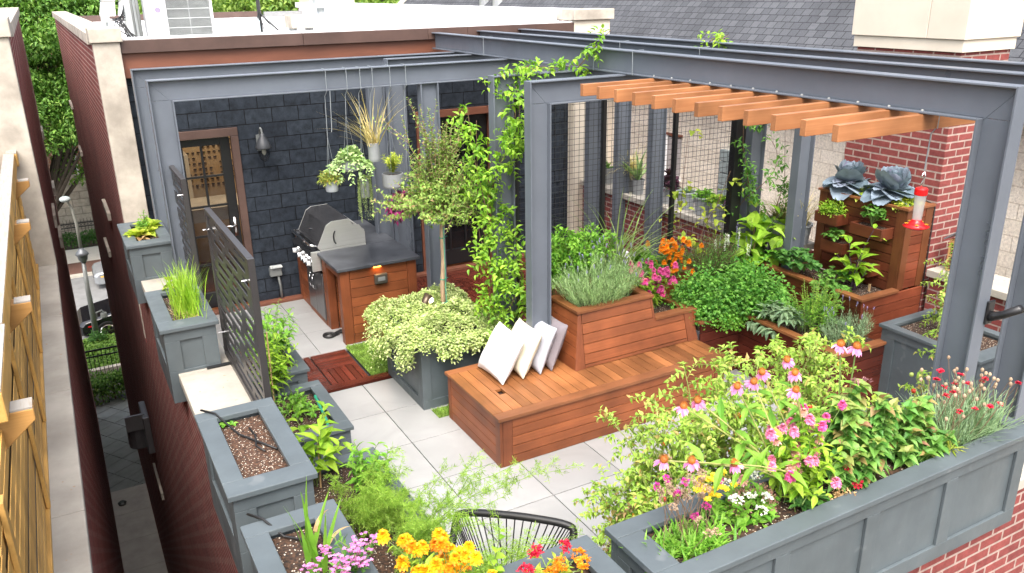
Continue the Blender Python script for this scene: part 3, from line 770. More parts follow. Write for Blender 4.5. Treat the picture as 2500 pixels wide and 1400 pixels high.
# ------------------------------------------------------------------ bench with planter backrest, beds behind
bench = thing('timber_bench', (3.7, 5.4, 0), 'red brown timber bench with slatted seat and stepped planter backrest', 'bench')
BX0, BX1, BY0, BY1, SZ = 2.585, 4.845, 4.955, 5.90, .438
m = MB(); n = 5; bh = (SZ - .03) / n
for i in range(n): m.box(BX0 + .11, BX1 - .11, BY0, BY0 + .02, i * bh + .003, (i + 1) * bh - .003)
m.build('front_board', IPEX, bench, bevel=.002)
for xa, yb in ((BX0, BY1 - .06), (BX1 - .02, BY0 + .40)):
    m = MB()
    for i in range(n): m.box(xa, xa + .02, BY0 + .075, yb, i * bh + .003, (i + 1) * bh - .003)
    m.build('end_board', IPEY, bench, bevel=.002)
for xa, xb, ya, yb in ((BX0 - .002, BX0 + .022, BY0 - .002, BY0 + .073), (BX0 + .024, BX0 + .107, BY0 - .003, BY0 + .02), (BX1 - .107, BX1 - .024, BY0 - .003, BY0 + .02), (BX1 - .022, BX1 + .002, BY0 - .002, BY0 + .073), (BX0 - .002, BX0 + .022, BY1 - .058, BY1)):
    MB().box(xa, xb, ya, yb, .001, SZ - .03).build('corner_post', IPEZ, bench, bevel=.002)
MB().box(BX0 + .03, BX1 - .03, BY0 + .03, BY1 - .01, .01, SZ - .04).build('carcass', mat('dark_carcass', (.03, .012, .006), rough=.9), bench)
MB().box(BX0 - .02, BX1 + .02, BY0 - .02, BY0 + .075, SZ - .028, SZ).box(BX0 - .02, 3.55, BY1 - .06, BY1 + .02, SZ - .028, SZ).build('seat_edge', IPETX, bench, bevel=.002)
m = MB(); y1 = BY1 - .063; pw = .0885; x = BX0 - .018; k = 0
HX = 3
while x < BX1 + .018:
    w = min(pw, BX1 + .02 - x); ye = y1 if x < 3.50 else BY0 + .41
    if k == 2:
        m.box(x, x + w - .005, BY0 + .078, 5.30, SZ - .026, SZ).box(x, x + w - .005, 5.39, ye, SZ - .026, SZ).box(x, x + .028, 5.3, 5.39, SZ - .026, SZ - .0005)
    else: m.box(x, x + w - .005, BY0 + .078, ye, SZ - .026, SZ)
    x += pw; k += 1
m.build('seat_board', IPETY, bench, bevel=.0025)
# backrest: leaning boards, tall at left, one step down at right
bk = MB()
def lean(z): return 5.345 + (z - SZ) * .325         # front face of the backrest at height z
def boards(z0, z1, n, xa, xb, taper):
    h = (z1 - z0) / n
    for i in range(n):
        a, b = z0 + i * h + .003, z0 + (i + 1) * h - .003
        la, lb = xa + taper * (a - SZ), xa + taper * (b - SZ)
        bk.hexa([(la, lean(a), a), (xb, lean(a), a), (xb, lean(a) + .02, a), (la, lean(a) + .02, a)], [(lb, lean(b), b), (xb, lean(b), b), (xb, lean(b) + .02, b), (lb, lean(b) + .02, b)])
boards(SZ + .002, .47, 1, 3.63, 4.75, .1); boards(.47, .715, 3, 3.63, 4.75, .1); boards(.715, .888, 2, 3.63, 4.405, .1)
bk.build('backrest_board', IPEX, bench, bevel=.002)
LX = lambda z: 3.527 + (z - SZ) * .26
m = MB()
def slat(xa0, xa1, xb0, xb1, za, zb, y=0.002, th=.022):
    m.hexa([(xa0, lean(za) - y, za), (xa1, lean(za) - y, za), (xa1, lean(za) + th, za), (xa0, lean(za) + th, za)], [(xb0, lean(zb) - y, zb), (xb1, lean(zb) - y, zb), (xb1, lean(zb) + th, zb), (xb0, lean(zb) + th, zb)])
for q_ in ((LX(SZ), 3.626, LX(.888), 3.668, SZ + .001, .888), (4.755, 4.87, 4.755, 4.85, SZ + .001, .69), (4.408, 4.428, 4.408, 4.428, .70, .888)):
    m = MB(); slat(*q_); m.build('backrest_stile', IPEZ, bench, bevel=.002)
m = MB(); n = 5; h = (.888 - SZ) / n
for i in range(n):
    a, b = SZ + i * h + .002, SZ + (i + 1) * h - .002
    m.hexa([(LX(a) - .002, lean(a) + .005, a), (LX(a) - .002, 5.90, a), (LX(a) + .02, 5.90, a), (LX(a) + .02, lean(a) + .005, a)], [(LX(b) - .002, lean(b) + .005, b), (LX(b) - .002, 5.90 - .02, b), (LX(b) + .02, 5.9 - .02, b), (LX(b) + .02, lean(b) + .005, b)])
m.build('backrest_side', IPEY, bench, bevel=.002)
m = MB()
m.box(3.625, 4.44, 5.475, 5.57, .89, .915).box(4.43, 4.90, 5.415, 5.51, .692, .716)
m.build('backrest_cap', IPETX, bench, bevel=.002)
m = MB().box(3.625, 3.70, 5.572, 5.94, .89, .915)
m.build('backrest_cap', IPETY, bench, bevel=.002)
for q_ in ((4.36, 4.44, 5.572, 5.96, .89, .915), (4.80, 4.90, 5.512, 5.97, .692, .716)): MB().box(*q_).build('backrest_cap', IPETY, bench, bevel=.002)
MB().box(3.70, 4.36, 5.56, 5.95, .80, .86).box(4.44, 4.82, 5.50, 5.96, .60, .655).build('soil', SOIL, bench)
MB().box(3.66, 4.43, 5.93, 5.96, .44, .888).box(4.43, 4.875, 5.95, 5.98, .44, .69).box(4.852, 4.872, 5.40, 5.97, .44, .69).box(4.41, 4.43, 5.5, 5.95, .44, .888).build('backrest_rear', IPEX, bench)

def bed(name_label, parts, soil, group='timber planting beds', loc=None):
    b = thing('timber_bed', loc, name_label, 'planting bed', group)
    for nm, mb, mt in parts: mb.build(nm, mt, b, bevel=.002)
    soil.build('soil', SOIL, b)
    return b
def board_wall(m, axis, a0, a1, c, th, z0, z1, bh=.09):
    n = max(1, round((z1 - z0) / bh)); h = (z1 - z0) / n
    for i in range(n):
        if axis == 'x': m.box(a0, a1, c, c + th, z0 + i * h + .003, z0 + (i + 1) * h - .003)
        else: m.box(c, c + th, a0, a1, z0 + i * h + .003, z0 + (i + 1) * h - .003)
    return m
# parsley and herb bed, L shaped, beside the bench
fx = board_wall(MB(), 'x', 4.905, 5.385, 5.35, .02, 0, .575); fx2 = board_wall(MB(), 'x', 5.40, 6.0, 4.20, .02, 0, .575)
fy = board_wall(MB(), 'y', 4.22, 5.37, 5.387, .02, 0, .575)
cap = MB().box(4.88, 5.45, 5.335, 5.41, .577, .602).box(5.37, 6.02, 4.185, 4.27, .577, .602)
capy = MB().box(5.37, 5.452, 4.272, 5.333, .577, .602)
bed('low timber bed of bright parsley, sage and herbs between bench and strawberry bed', [('front_board', fx, REDX), ('front_board', fx2, REDX), ('side_board', fy, RED), ('rim', cap, IPETX), ('rim', capy, IPETY)],
    MB().box(5.41, 6.01, 4.23, 6.1, .50, .545).box(4.90, 5.409, 5.372, 6.1, .50, .545), loc=(5.4, 5.3, 0))
# marigold bed at the trellis
fx = board_wall(MB(), 'x', 4.60, 5.32, 5.99, .02, .45, .845)
bed('upper timber bed of orange marigolds behind the pink zinnias', [('front_board', fx, IPEX), ('rim', MB().box(4.58, 5.34, 5.972, 6.05, .847, .872), IPETX), ('side_board', board_wall(MB(), 'y', 6.012, 6.14, 5.30, .02, .3, .845), IPEY)],
    MB().box(4.62, 5.30, 6.01, 6.15, .78, .82), loc=(4.95, 6.05, .3))
fx = board_wall(MB(), 'x', 3.44, 4.58, 5.985, .02, .0, .845)
bed('timber bed of tomato foliage and lemongrass behind the lavender', [('front_board', fx, IPEX), ('rim', MB().box(3.44, 4.575, 5.972, 6.03, .847, .872), IPETX)],
    MB().box(3.45, 4.575, 6.01, 6.15, .78, .82), loc=(4.0, 6.05, 0))
# strawberry bed with the planting tower
fx = board_wall(MB(), 'x', 6.06, 6.885, 4.56, .02, 0, .825); fx2 = board_wall(MB(), 'x', 6.06, 6.22, 6.27, .02, 0, .825)
fy = board_wall(MB(), 'y', 4.585, 6.26, 6.055, .02, 0, .825)
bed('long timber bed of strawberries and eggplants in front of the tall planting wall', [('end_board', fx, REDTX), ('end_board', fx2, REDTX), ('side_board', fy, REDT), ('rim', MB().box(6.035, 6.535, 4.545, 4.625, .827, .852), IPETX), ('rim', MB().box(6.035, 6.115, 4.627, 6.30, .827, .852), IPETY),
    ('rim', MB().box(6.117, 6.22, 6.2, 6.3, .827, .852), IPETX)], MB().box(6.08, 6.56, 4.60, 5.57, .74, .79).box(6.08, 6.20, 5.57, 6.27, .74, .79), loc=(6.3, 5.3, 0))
tow = thing('planting_wall', (6.71, 5.07, .0), 'tall red timber planting wall with four little boxes, against the brick chimney', 'planter')
fy = MB(); n = 9; h = (1.585 - .80) / n
for i in range(n): fy.box(6.545, 6.565, 4.69, 5.47, .80 + i * h + .003, .80 + (i + 1) * h - .003)
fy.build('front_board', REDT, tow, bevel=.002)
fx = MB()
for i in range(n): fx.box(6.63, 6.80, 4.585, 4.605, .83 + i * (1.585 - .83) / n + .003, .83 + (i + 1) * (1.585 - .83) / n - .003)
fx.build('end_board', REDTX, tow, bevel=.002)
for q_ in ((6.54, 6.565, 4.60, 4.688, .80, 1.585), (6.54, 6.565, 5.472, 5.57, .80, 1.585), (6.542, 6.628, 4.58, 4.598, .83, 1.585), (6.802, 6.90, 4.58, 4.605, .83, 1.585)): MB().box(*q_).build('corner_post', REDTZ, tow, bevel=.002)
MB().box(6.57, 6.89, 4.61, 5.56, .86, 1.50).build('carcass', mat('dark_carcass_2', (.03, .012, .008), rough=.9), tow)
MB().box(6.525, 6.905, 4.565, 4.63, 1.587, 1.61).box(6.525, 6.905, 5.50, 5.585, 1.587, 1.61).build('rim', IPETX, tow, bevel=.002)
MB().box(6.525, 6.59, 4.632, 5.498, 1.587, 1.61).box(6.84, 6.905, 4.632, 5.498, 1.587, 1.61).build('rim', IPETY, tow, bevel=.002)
MB().box(6.585, 6.85, 4.63, 5.5, 1.52, 1.57).build('soil', SOIL, tow)
WB = []
for y0, y1, z in ((5.20, 5.47, 1.32), (4.70, 5.05, 1.30), (5.10, 5.36, 1.06), (4.78, 5.05, .93)):
    m = MB().box(6.38, 6.398, y0, y1, z, z + .105).box(6.40, 6.543, y0, y0 + .018, z, z + .105).box(6.40, 6.543, y1 - .018, y1, z, z + .105).box(6.40, 6.543, y0 + .02, y1 - .02, z, z + .015)
    w = m.build('wall_box', REDT, tow, bevel=.002); MB().box(6.40, 6.54, y0 + .02, y1 - .02, z + .06, z + .085).build('soil', SOIL, w)
    WB.append(((y0 + y1) / 2, z + .09))
m = MB().tube([(6.9, 5.0, 1.64), (6.86, 4.70, 1.635), (6.91, 4.578, 1.60), (6.907, 4.572, 1.1), (6.89, 4.57, .5), (6.9, 4.55, .1)], .007, 5)
tag(m.build('irrigation_hose', RUBBER, smooth=True), 'thin black irrigation hose running down the corner of the planting wall', 'hose')

# ------------------------------------------------------------------ pillows
def pillow(x, yc, lean_a, w, h, t, c, label, roll=0, yaw=0):
    n = 15; V = []
    for side in (1, -1):
        for i in range(n):
            for j in range(n):
                u, v = i / (n - 1) * 2 - 1, j / (n - 1) * 2 - 1
                pu = u * (1 - .075 * (1 - v * v) * u * u); pv = v * (1 - .075 * (1 - u * u) * v * v)
                d = max(0, (1 - u ** 4) * (1 - v ** 4)) ** .55
                wr = 1 + .05 * math.sin(5 * u + 3 * v + x * 9) + .04 * math.sin(9 * v - 4 * u + x * 5)
                V.append((side * t / 2 * d * wr, pu * w / 2, pv * h / 2 + h / 2))
    V = np.array(V)
    M = Matrix.Rotation(yaw, 3, 'Z') @ Matrix.Rotation(lean_a, 3, 'Y') @ Matrix.Rotation(roll, 3, 'X')
    V = V @ np.array(M).T
    V[:, 2] -= V[:, 2].min()
    idx = np.arange(n * n).reshape(n, n)
    q = np.stack([idx[:-1, :-1], idx[1:, :-1], idx[1:, 1:], idx[:-1, 1:]], -1).reshape(-1, 4)
    rim = np.concatenate([idx[0], idx[1:, -1], idx[-1, -2::-1], idx[-2:0:-1, 0]])
    r2 = np.roll(rim, -1)
    mb = MB(); mb.add(V + np.array([x, yc, SZ + .002]), [q, q[:, ::-1] + n * n, np.stack([rim, r2, r2 + n * n, rim + n * n], -1)])
    m, tt, b = nodes('pillow_fabric'); b.inputs['Base Color'].default_value = (*c, 1); b.inputs['Roughness'].default_value = .9
    nz = N(tt, 'ShaderNodeTexNoise', Scale=9, Detail=5, Distortion=1.2); tt.links.new(coords(tt), nz.inputs['Vector']); bumped(tt, b, nz.outputs[0], .35, .02)
    o = mb.build('pillow', m, smooth=True)
    s = o.modifiers.new('soft', 'SUBSURF'); s.levels = s.render_levels = 1
    return tag(o, label, 'pillow', 'pillows on the bench')
pillow(2.85, 5.63, R(31), .43, .44, .15, (.74, .74, .745), 'bright white square pillow, first of the four on the bench', yaw=R(4), roll=R(2))
pillow(3.06, 5.63, R(27), .43, .43, .14, (.60, .56, .44), 'cream white pillow between the white and the pale grey one', yaw=R(-2), roll=R(-1))
pillow(3.22, 5.64, R(22), .43, .43, .13, (.36, .37, .41), 'pale cool grey pillow, third along the bench', yaw=R(3), roll=R(2))
pillow(3.355, 5.65, R(22), .43, .43, .12, (.19, .165, .178), 'mauve grey pillow leaning on the bench backrest', yaw=R(-3), roll=R(0))

# ------------------------------------------------------------------ outdoor kitchen and grill
kit = thing('outdoor_kitchen', (2.75, 8.7, 0), 'red timber outdoor kitchen counter with dark stone top', 'kitchen counter')
KX0, KX1, KY0, KY1, KT = 2.30, 3.14, 7.87, 9.57, .85
STONE = mat('dark_stone_counter', (.040, .044, .052), rough=.38, var=.35, scale=3, bump=.03, c2=(.062, .066, .074))
MB().box(KX0 - .035, 3.175, KY0 - .04, 8.545, KT - .032, KT).box(2.84, 3.175, 8.549, KY1 + .02, KT - .032, KT).box(KX0 - .03, 2.838, 9.35, KY1 + .02, KT - .032, KT).build('worktop', STONE, kit, bevel=.004)
m = MB(); n = 8; h = (KT - .04) / n
for i in range(n): m.box(KX0 + .105, KX1 - .105, KY0, KY0 + .02, i * h + .003, (i + 1) * h - .003)
m.build('end_board', IPEX, kit, bevel=.002)
for q_ in ((KX0, KX0 + .10, KY0 - .003, KY0 + .09), (KX1 - .10, KX1, KY0 - .003, KY0 + .05), (KX0, KX0 + .09, 8.36, 8.45), (KX0 - .002, KX0 + .02, 9.47, 9.56)): MB().box(*q_, .001, KT - .034).build('post', IPEZ, kit, bevel=.003)
MB().box(KX0 + .002, KX0 + .09, 7.965, 8.355, KT - .12, KT - .034).build('apron', IPEY, kit, bevel=.002)
m = MB()
for i in range(n): m.box(KX0 + .1, KX1 - .1, 8.36, 8.38, i * h + .003, (i + 1) * h - .003)
m.build('inner_board', IPEX, kit, bevel=.002)
m = MB()
for i in range(n): m.box(KX1 - .02, KX1, 7.93, KY1, i * h + .003, (i + 1) * h - .003).box(KX0, KX0 + .02, 9.13, 9.465, i * h + .003, (i + 1) * h - .003).box(KX0, KX0 + .02, 8.452, 8.50, i * h + .003, (i + 1) * h - .003)
m.build('side_board', IPEY, kit, bevel=.002)
MB().box(KX0 + .03, KX1 - .03, 8.5, 9.5, .02, .6).build('carcass', mat('dark_carcass_3', (.03, .012, .008), rough=.9), kit)
MB().box(KX0 - .004, KX0 + .018, 8.505, 9.125, .0, .05).build('kickboard', IPEY, kit)
DOORST = mat('dark_brushed_steel', (.17, .17, .175), rough=.3, metal=.75, var=.1)
for y0, y1 in ((8.515, 8.815), (8.82, 9.12)):
    d = MB().box(KX0 - .012, KX0 + .01, y0, y1, .06, .60).build('cabinet_door', DOORST, kit, bevel=.004)
    yy = y1 - .05 if y0 < 8.6 else y0 + .05
    MB().tube([(KX0 - .012, yy, .36), (KX0 - .05, yy, .38), (KX0 - .058, yy, .45), (KX0 - .05, yy, .52), (KX0 - .012, yy, .54)], .007, 6).build('handle', CHROME, d, smooth=True)
ob = MB().box(2.66, 2.80, KY0 - .045, KY0 - .001, .62, .73).build('outlet_box', mat('bronze_box', (.05, .045, .035), rough=.4), kit, bevel=.012)
MB().box(2.69, 2.77, KY0 - .049, KY0 - .0455, .655, .70).build('cover', GREYPL, ob, bevel=.002)
LAMP = bpy.data.materials.new('amber_lamp'); LAMP.use_nodes = True
e = LAMP.node_tree.nodes['Principled BSDF']; e.inputs['Emission Color'].default_value = (1, .36, .04, 1); e.inputs['Emission Strength'].default_value = 4; e.inputs['Base Color'].default_value = (1, .5, .1, 1)
lb = MB().box(2.66, 2.74, KY0 - .022, KY0 - .012, KT - .048, KT - .034).build('under_light', LAMP, kit)
ld = bpy.data.lights.new('counter_lamp', 'AREA'); ld.energy = .18; ld.size = .08; ld.color = (1, .42, .08)
lo = bpy.data.objects.new('counter_lamp', ld); col.objects.link(lo); lo.location = (2.70, KY0 - .017, KT - .051)

gr = thing('gas_grill', (2.55, 8.94, KT), 'stainless steel gas grill with closed hood set in the counter', 'grill')
GY0, GY1 = 8.55, 9.34
# firebox, control panel, hood
MB().box(2.31, 2.83, GY0, GY1, .62, .868).build('firebox', STEELS, gr, bevel=.004)
MB().prism([(2.20, GY0, .80), (2.31, GY0, .86), (2.31, GY0, .62), (2.235, GY0, .62)], (0, GY1 - GY0, 0)).build('control_panel', mat('black_glass_panel', (.015, .015, .016), rough=.12, spec=.7), gr, bevel=.004)
for y in (8.63, 8.76, 8.86, 9.0, 9.2):
    k = MB().tube([(2.225, y, .71), (2.20, y, .715), (2.165, y, .72)], (.034, .034, .028), 12).build('knob', CHROME, gr, smooth=False)
m = MB(); 
prof = [(2.30, .872), (2.285, .90), (2.40, 1.13), (2.46, 1.165), (2.66, 1.17), (2.735, 1.0), (2.70, .872)]
gh = MB().prism([(x, GY0 + .012, z) for x, z in prof], (0, GY1 - GY0 - .024, 0)).build('hood', mat('smoked_steel_hood', (.10, .10, .105), rough=.22, metal=.7, var=.3, scale=4), gr, bevel=.006)
for yy in (GY0, GY1 - .011): MB().prism([(x, yy, z) for x, z in prof], (0, .011, 0)).build('hood_cheek', STEELS, gh, bevel=.002)
arc = [(2.50 - .03 * math.sin(a) , GY0 - .004, .985 + .075 * math.cos(a)) for a in np.linspace(0.3, 2.84, 9)]
MB().tube(arc, .008, 5).build('hinge_slot', BLACK, gh)
MB().prism([(2.62, GY0 + .004, .872), (2.83, GY0 + .004, .872), (2.83, GY0 + .004, 1.0), (2.77, GY0 + .004, 1.085), (2.70, GY0 + .004, 1.10)], (0, .012, 0)).box(2.815, 2.83, GY0 + .02, GY1 - .02, .872, 1.02).build('rear_guard', STEELS, gr, bevel=.002)
MB().tube([(2.30, GY0 + .03, .90), (2.22, GY0 + .03, .925), (2.215, GY0 + .05, .925), (2.215, GY1 - .05, .925), (2.22, GY1 - .03, .925), (2.30, GY1 - .03, .90)], .013, 8).build('handle', CHROME, gr, smooth=True)
MB().box(2.20, 2.30, GY0 - .03, GY0 - .001, .64, .862).build('side_trim', STEELS, gr, bevel=.004)
MB().lathe((2.335, 8.945, 1.02), [(.03, -.002), (.03, .002)], 12).build('badge', CHROME, gh)
m = MB()
pts = [(2.22 + .055 * math.cos(a), 8.19 + .055 * math.sin(a), .018) for a in np.linspace(.2, 5.6, 14)] + [(2.30, 8.17, .02), (2.34, 8.2, .03), (2.4, 8.16, .02), (2.6, 8.2, .02)]
m.tube(pts, .016, 6); m.tube([(p[0] + .02, p[1] + .03, .03) for p in pts[12:]], .013, 6)
tag(m.build('coiled_cable', RUBBER, smooth=True), 'black coiled cable lying on the pavers under the counter', 'cable')

lan = thing('wall_lantern', (2.03, 9.5, 2.0), 'dark grey barn style lantern with clear glass on the slate wall', 'lantern')
MB().tube([(2.03, 9.598, 1.98), (2.03, 9.56, 2.03), (2.03, 9.51, 2.085), (2.03, 9.46, 2.07), (2.03, 9.45, 2.02)], .011, 8).box(1.99, 2.07, 9.575, 9.599, 1.82, 2.0).build('bracket', GREYPL, lan, smooth=False)
MB().lathe((2.03, 9.45, 1.865), [(.088, 0), (.09, .012), (.072, .06), (.055, .10), (.03, .135), (.024, .16), (.012, .165)], 18).build('shade', mat('dark_lantern', (.04, .043, .047), rough=.45), lan, smooth=True)
MB().lathe((2.03, 9.45, 1.72), [(.006, -.008), (.02, .0), (.045, .02), (.062, .07), (.066, .14)], 16, False).build('glass_globe', GLASS, lan, smooth=True)
MB().lathe((2.03, 9.45, 1.79), [(.008, 0), (.025, .03), (.02, .07), (.014, .078)], 10).build('bulb', mat('pearl_bulb', (.8, .75, .6), rough=.3), lan, smooth=True)
ow = thing('outlet_box', (2.03, 9.58, .38), 'grey weatherproof outlet box low on the slate wall', 'outlet')
MB().box(1.955, 2.095, 9.53, 9.598, .325, .43).build('housing', GREYPL, ow, bevel=.01)
MB().box(1.96, 2.10, 9.50, 9.575, .432, .455).build('lid', mat('pale_lid', (.4, .42, .41), rough=.5), ow, bevel=.006)
MB().tube([(2.05, 9.56, .325), (2.065, 9.565, .2), (2.07, 9.57, .0)], .015, 8).build('conduit', GREYPL, ow, smooth=True)

# ------------------------------------------------------------------ artificial turf
def turf(x0, x1, y0, y1, n, label):
    o = MB().box(x0, x1, y0, y1, .001, .008).build('turf_mat', mat('turf_backing', (.12, .20, .03), rough=.95, var=.3, scale=60))
    tag(o, label, 'turf mat')
    B = np.stack([rng.uniform(x0, x1, n), rng.uniform(y0, y1, n), np.full(n, .006)], 1)
    D = unit(np.stack([rng.normal(0, .5, n), rng.normal(0, .5, n), np.ones(n)], 1))
    MB().blades(B, D, rng.uniform(.018, .03, n), .0045, .5, 2).build('grass_pile', leafm('turf_blades', (.12, .25, .022), (.27, .40, .07)), o)
turf(2.28, 3.2, 7.04, 7.82, 14000, 'rectangle of artificial grass between counter and big planter')
turf(2.50, 3.2, 5.93, 6.09, 2500, 'narrow strip of artificial grass between big planter and bench')

# ------------------------------------------------------------------ hummingbird feeder
fd = thing('hummingbird_feeder', (4.29, 2.92, 2.15), 'red and clear hummingbird feeder hanging from the last rafter', 'feeder')
FX, FY = 4.27, 2.92
MB().tube([(FX, FY - .03, 2.75), (FX, FY - .032, 2.84), (FX, FY + .03, 2.842), (FX, FY + .03, 2.745)], .003, 4).tube([(FX, FY - .02, 2.75), (FX - .004, FY, 2.72), (FX - .012, FY, 2.51)], .0035, 5).build('hanging_cord', ROPE, fd)
MB().tube([(FX - .03, FY, 2.47), (FX - .02, FY, 2.50), (FX - .005, FY, 2.505), (FX + .004, FY, 2.48), (FX - .02, FY, 2.44), (FX - .012, FY, 2.405)], .004, 6).build('hook', CHROME, fd, smooth=True)
REDP = mat('red_plastic', (.62, .01, .012), rough=.25)
MB().lathe((FX - .012, FY, 2.372), [(.034, 0), (.036, .005), (.036, .034), (.028, .042)], 18).build('cap', REDP, fd)
FG = mat('cloudy_bottle', (.55, .54, .52), rough=.12, spec=.6)
FG.node_tree.nodes['Principled BSDF'].inputs['Alpha'].default_value = .5
MB().lathe((FX - .012, FY, 2.222), [(.025, 0), (.029, .09), (.033, .15)], 18, False).build('bottle', FG, fd, smooth=True)
b_ = MB().lathe((FX - .012, FY, 2.178), [(.042, -.006), (.068, .006), (.073, .013), (.044, .026), (.028, .044), (.026, .05)], 20).build('tray', REDP, fd, smooth=True)
YF = mat('yellow_plastic', (.75, .42, .02), rough=.4)
for a in range(5):
    q = a * 2 * math.pi / 5 - 1.2
    f_ = MB()
    for j in range(6): f_.leaves([(FX - .012 + .055 * math.cos(q), FY + .055 * math.sin(q), 2.206)], [(math.cos(j * 1.047), math.sin(j * 1.047), .2)], (0, 0, 1), .012, .010)
    f_.build('feeding_flower', YF, b_)

fh = thing('flagpole_holder', (4.27, 2.40, 1.85), 'black angled flagpole holder bolted to the front steel post', 'bracket')
MB().box(4.215, 4.275, 2.395, 2.409, 1.765, 1.90).build('plate', BLACK, fh, bevel=.006)
MB().tube([(4.245, 2.40, 1.81), (4.25, 2.37, 1.82), (4.255, 2.33, 1.84), (4.26, 2.25, 1.90)], (.03, .024, .022, .023), 12).build('socket', BLACK, fh, smooth=True)
# ------------------------------------------------------------------ foliage palette
L_LIME = leafm('lime_leaf', (.18, .36, .022), (.36, .53, .05), trans=.35)
L_VINE = leafm('vine_leaf', (.11, .27, .02), (.30, .49, .045), trans=.35)
L_FRESH = leafm('fresh_green_leaf', (.10, .28, .025), (.24, .45, .055), trans=.35)
L_PARS = leafm('parsley_leaf', (.06, .22, .028), (.20, .43, .065), trans=.3)
L_DARK = leafm('dark_green_leaf', (.035, .12, .025), (.095, .23, .045), trans=.25)
L_MID = leafm('mid_green_leaf', (.065, .19, .028), (.16, .33, .055), trans=.3)
L_GREY = leafm('grey_green_leaf', (.19, .32, .115), (.36, .51, .22), trans=.2)
L_SAGE = leafm('sage_leaf', (.15, .25, .13), (.27, .38, .20), trans=.2)
L_VAR = leafm('variegated_leaf', (.30, .42, .11), (.64, .68, .33), (.14, .24, .06), trans=.25)
L_YEL = leafm('yellow_green_leaf', (.26, .38, .04), (.52, .56, .08), trans=.35)
L_TOM = leafm('tomato_leaf', (.19, .35, .035), (.40, .54, .10), (.42, .30, .10), trans=.3)
L_BEE = leafm('bee_balm_leaf', (.07, .21, .035), (.19, .37, .07), (.30, .22, .08), trans=.3)
L_CAB = leafm('red_cabbage_leaf', (.10, .15, .18), (.24, .29, .36), (.24, .16, .31), trans=.12, rough=.42)
L_PURP = leafm('purple_leaf', (.035, .012, .022), (.10, .03, .055), (.05, .06, .03), trans=.15)
L_MAG = leafm('magenta_leaf', (.12, .008, .05), (.30, .02, .13), trans=.25)
L_TREE = leafm('myrtle_leaf', (.15, .26, .045), (.33, .46, .11), (.30, .20, .09), trans=.3)
L_DRY = leafm('dry_leaf', (.30, .17, .07), (.52, .36, .18), trans=.15)
L_STRAW = leafm('straw_blade', (.45, .36, .13), (.66, .56, .28), (.30, .40, .10), trans=.2)
L_FERN = leafm('fern_needle', (.18, .36, .035), (.36, .52, .08), trans=.35)
L_STREET = leafm('street_tree_leaf', (.05, .14, .018), (.15, .29, .045), (.25, .37, .08), trans=.3)
L_FAR = leafm('light_green_tree_leaf', (.10, .21, .03), (.27, .38, .075), trans=.3)  # lighter yellow-green than the street tree leaves
STEM = mat('green_stem', (.16, .24, .06), rough=.6, var=.2)
STEMB = mat('brown_stem', (.16, .095, .055), rough=.8, var=.3, scale=20)
BARK = mat('pale_bark', (.33, .225, .14), rough=.9, var=.35, scale=14, stretch=(3, 3, .6), bump=.5, bscale=30)
BARKD = mat('dark_bark', (.07, .055, .04), rough=.95, var=.3, scale=5, bump=.5)
P_PINK = leafm('pink_petal', (.62, .055, .26), (.78, .16, .42), trans=.25)
P_ROSE = leafm('rose_petal', (.74, .15, .35), (.84, .34, .52), trans=.25)
P_FADE = leafm('faded_pink_petal', (.70, .34, .34), (.68, .42, .28), trans=.2)
P_MAG = leafm('magenta_petal', (.55, .02, .28), (.70, .05, .38), trans=.25)
P_CONE = leafm('coneflower_petal', (.66, .19, .42), (.78, .36, .58), trans=.3)
P_ORG = leafm('orange_petal', (.78, .20, .004), (.85, .34, .01), trans=.25)
P_YOR = leafm('golden_petal', (.84, .36, .004), (.88, .50, .012), trans=.25)
P_YEL = leafm('yellow_petal', (.85, .60, .01), (.90, .70, .05), trans=.25)
P_RED = leafm('red_petal', (.45, .008, .03), (.62, .02, .06), trans=.2)
P_WHT = leafm('white_petal', (.75, .74, .70), (.85, .85, .82), trans=.25)
P_LAV = leafm('lavender_petal', (.25, .20, .45), (.40, .36, .60), trans=.2)
P_PHL = leafm('phlox_petal', (.58, .16, .45), (.72, .32, .60), trans=.25)
C_RUST = leafm('seed_cone', (.28, .075, .015), (.42, .14, .02), trans=.05)
C_TAN = leafm('dry_seed_head', (.30, .20, .13), (.46, .33, .22), trans=.1)
M_TOMR = mat('ripe_tomato', (.50, .045, .012), rough=.25, var=.25, scale=14)
M_TOMO = mat('orange_tomato', (.75, .21, .015), rough=.25, var=.25, scale=14)
M_TOMG = mat('green_tomato', (.34, .42, .10), rough=.3, var=.2, scale=14)

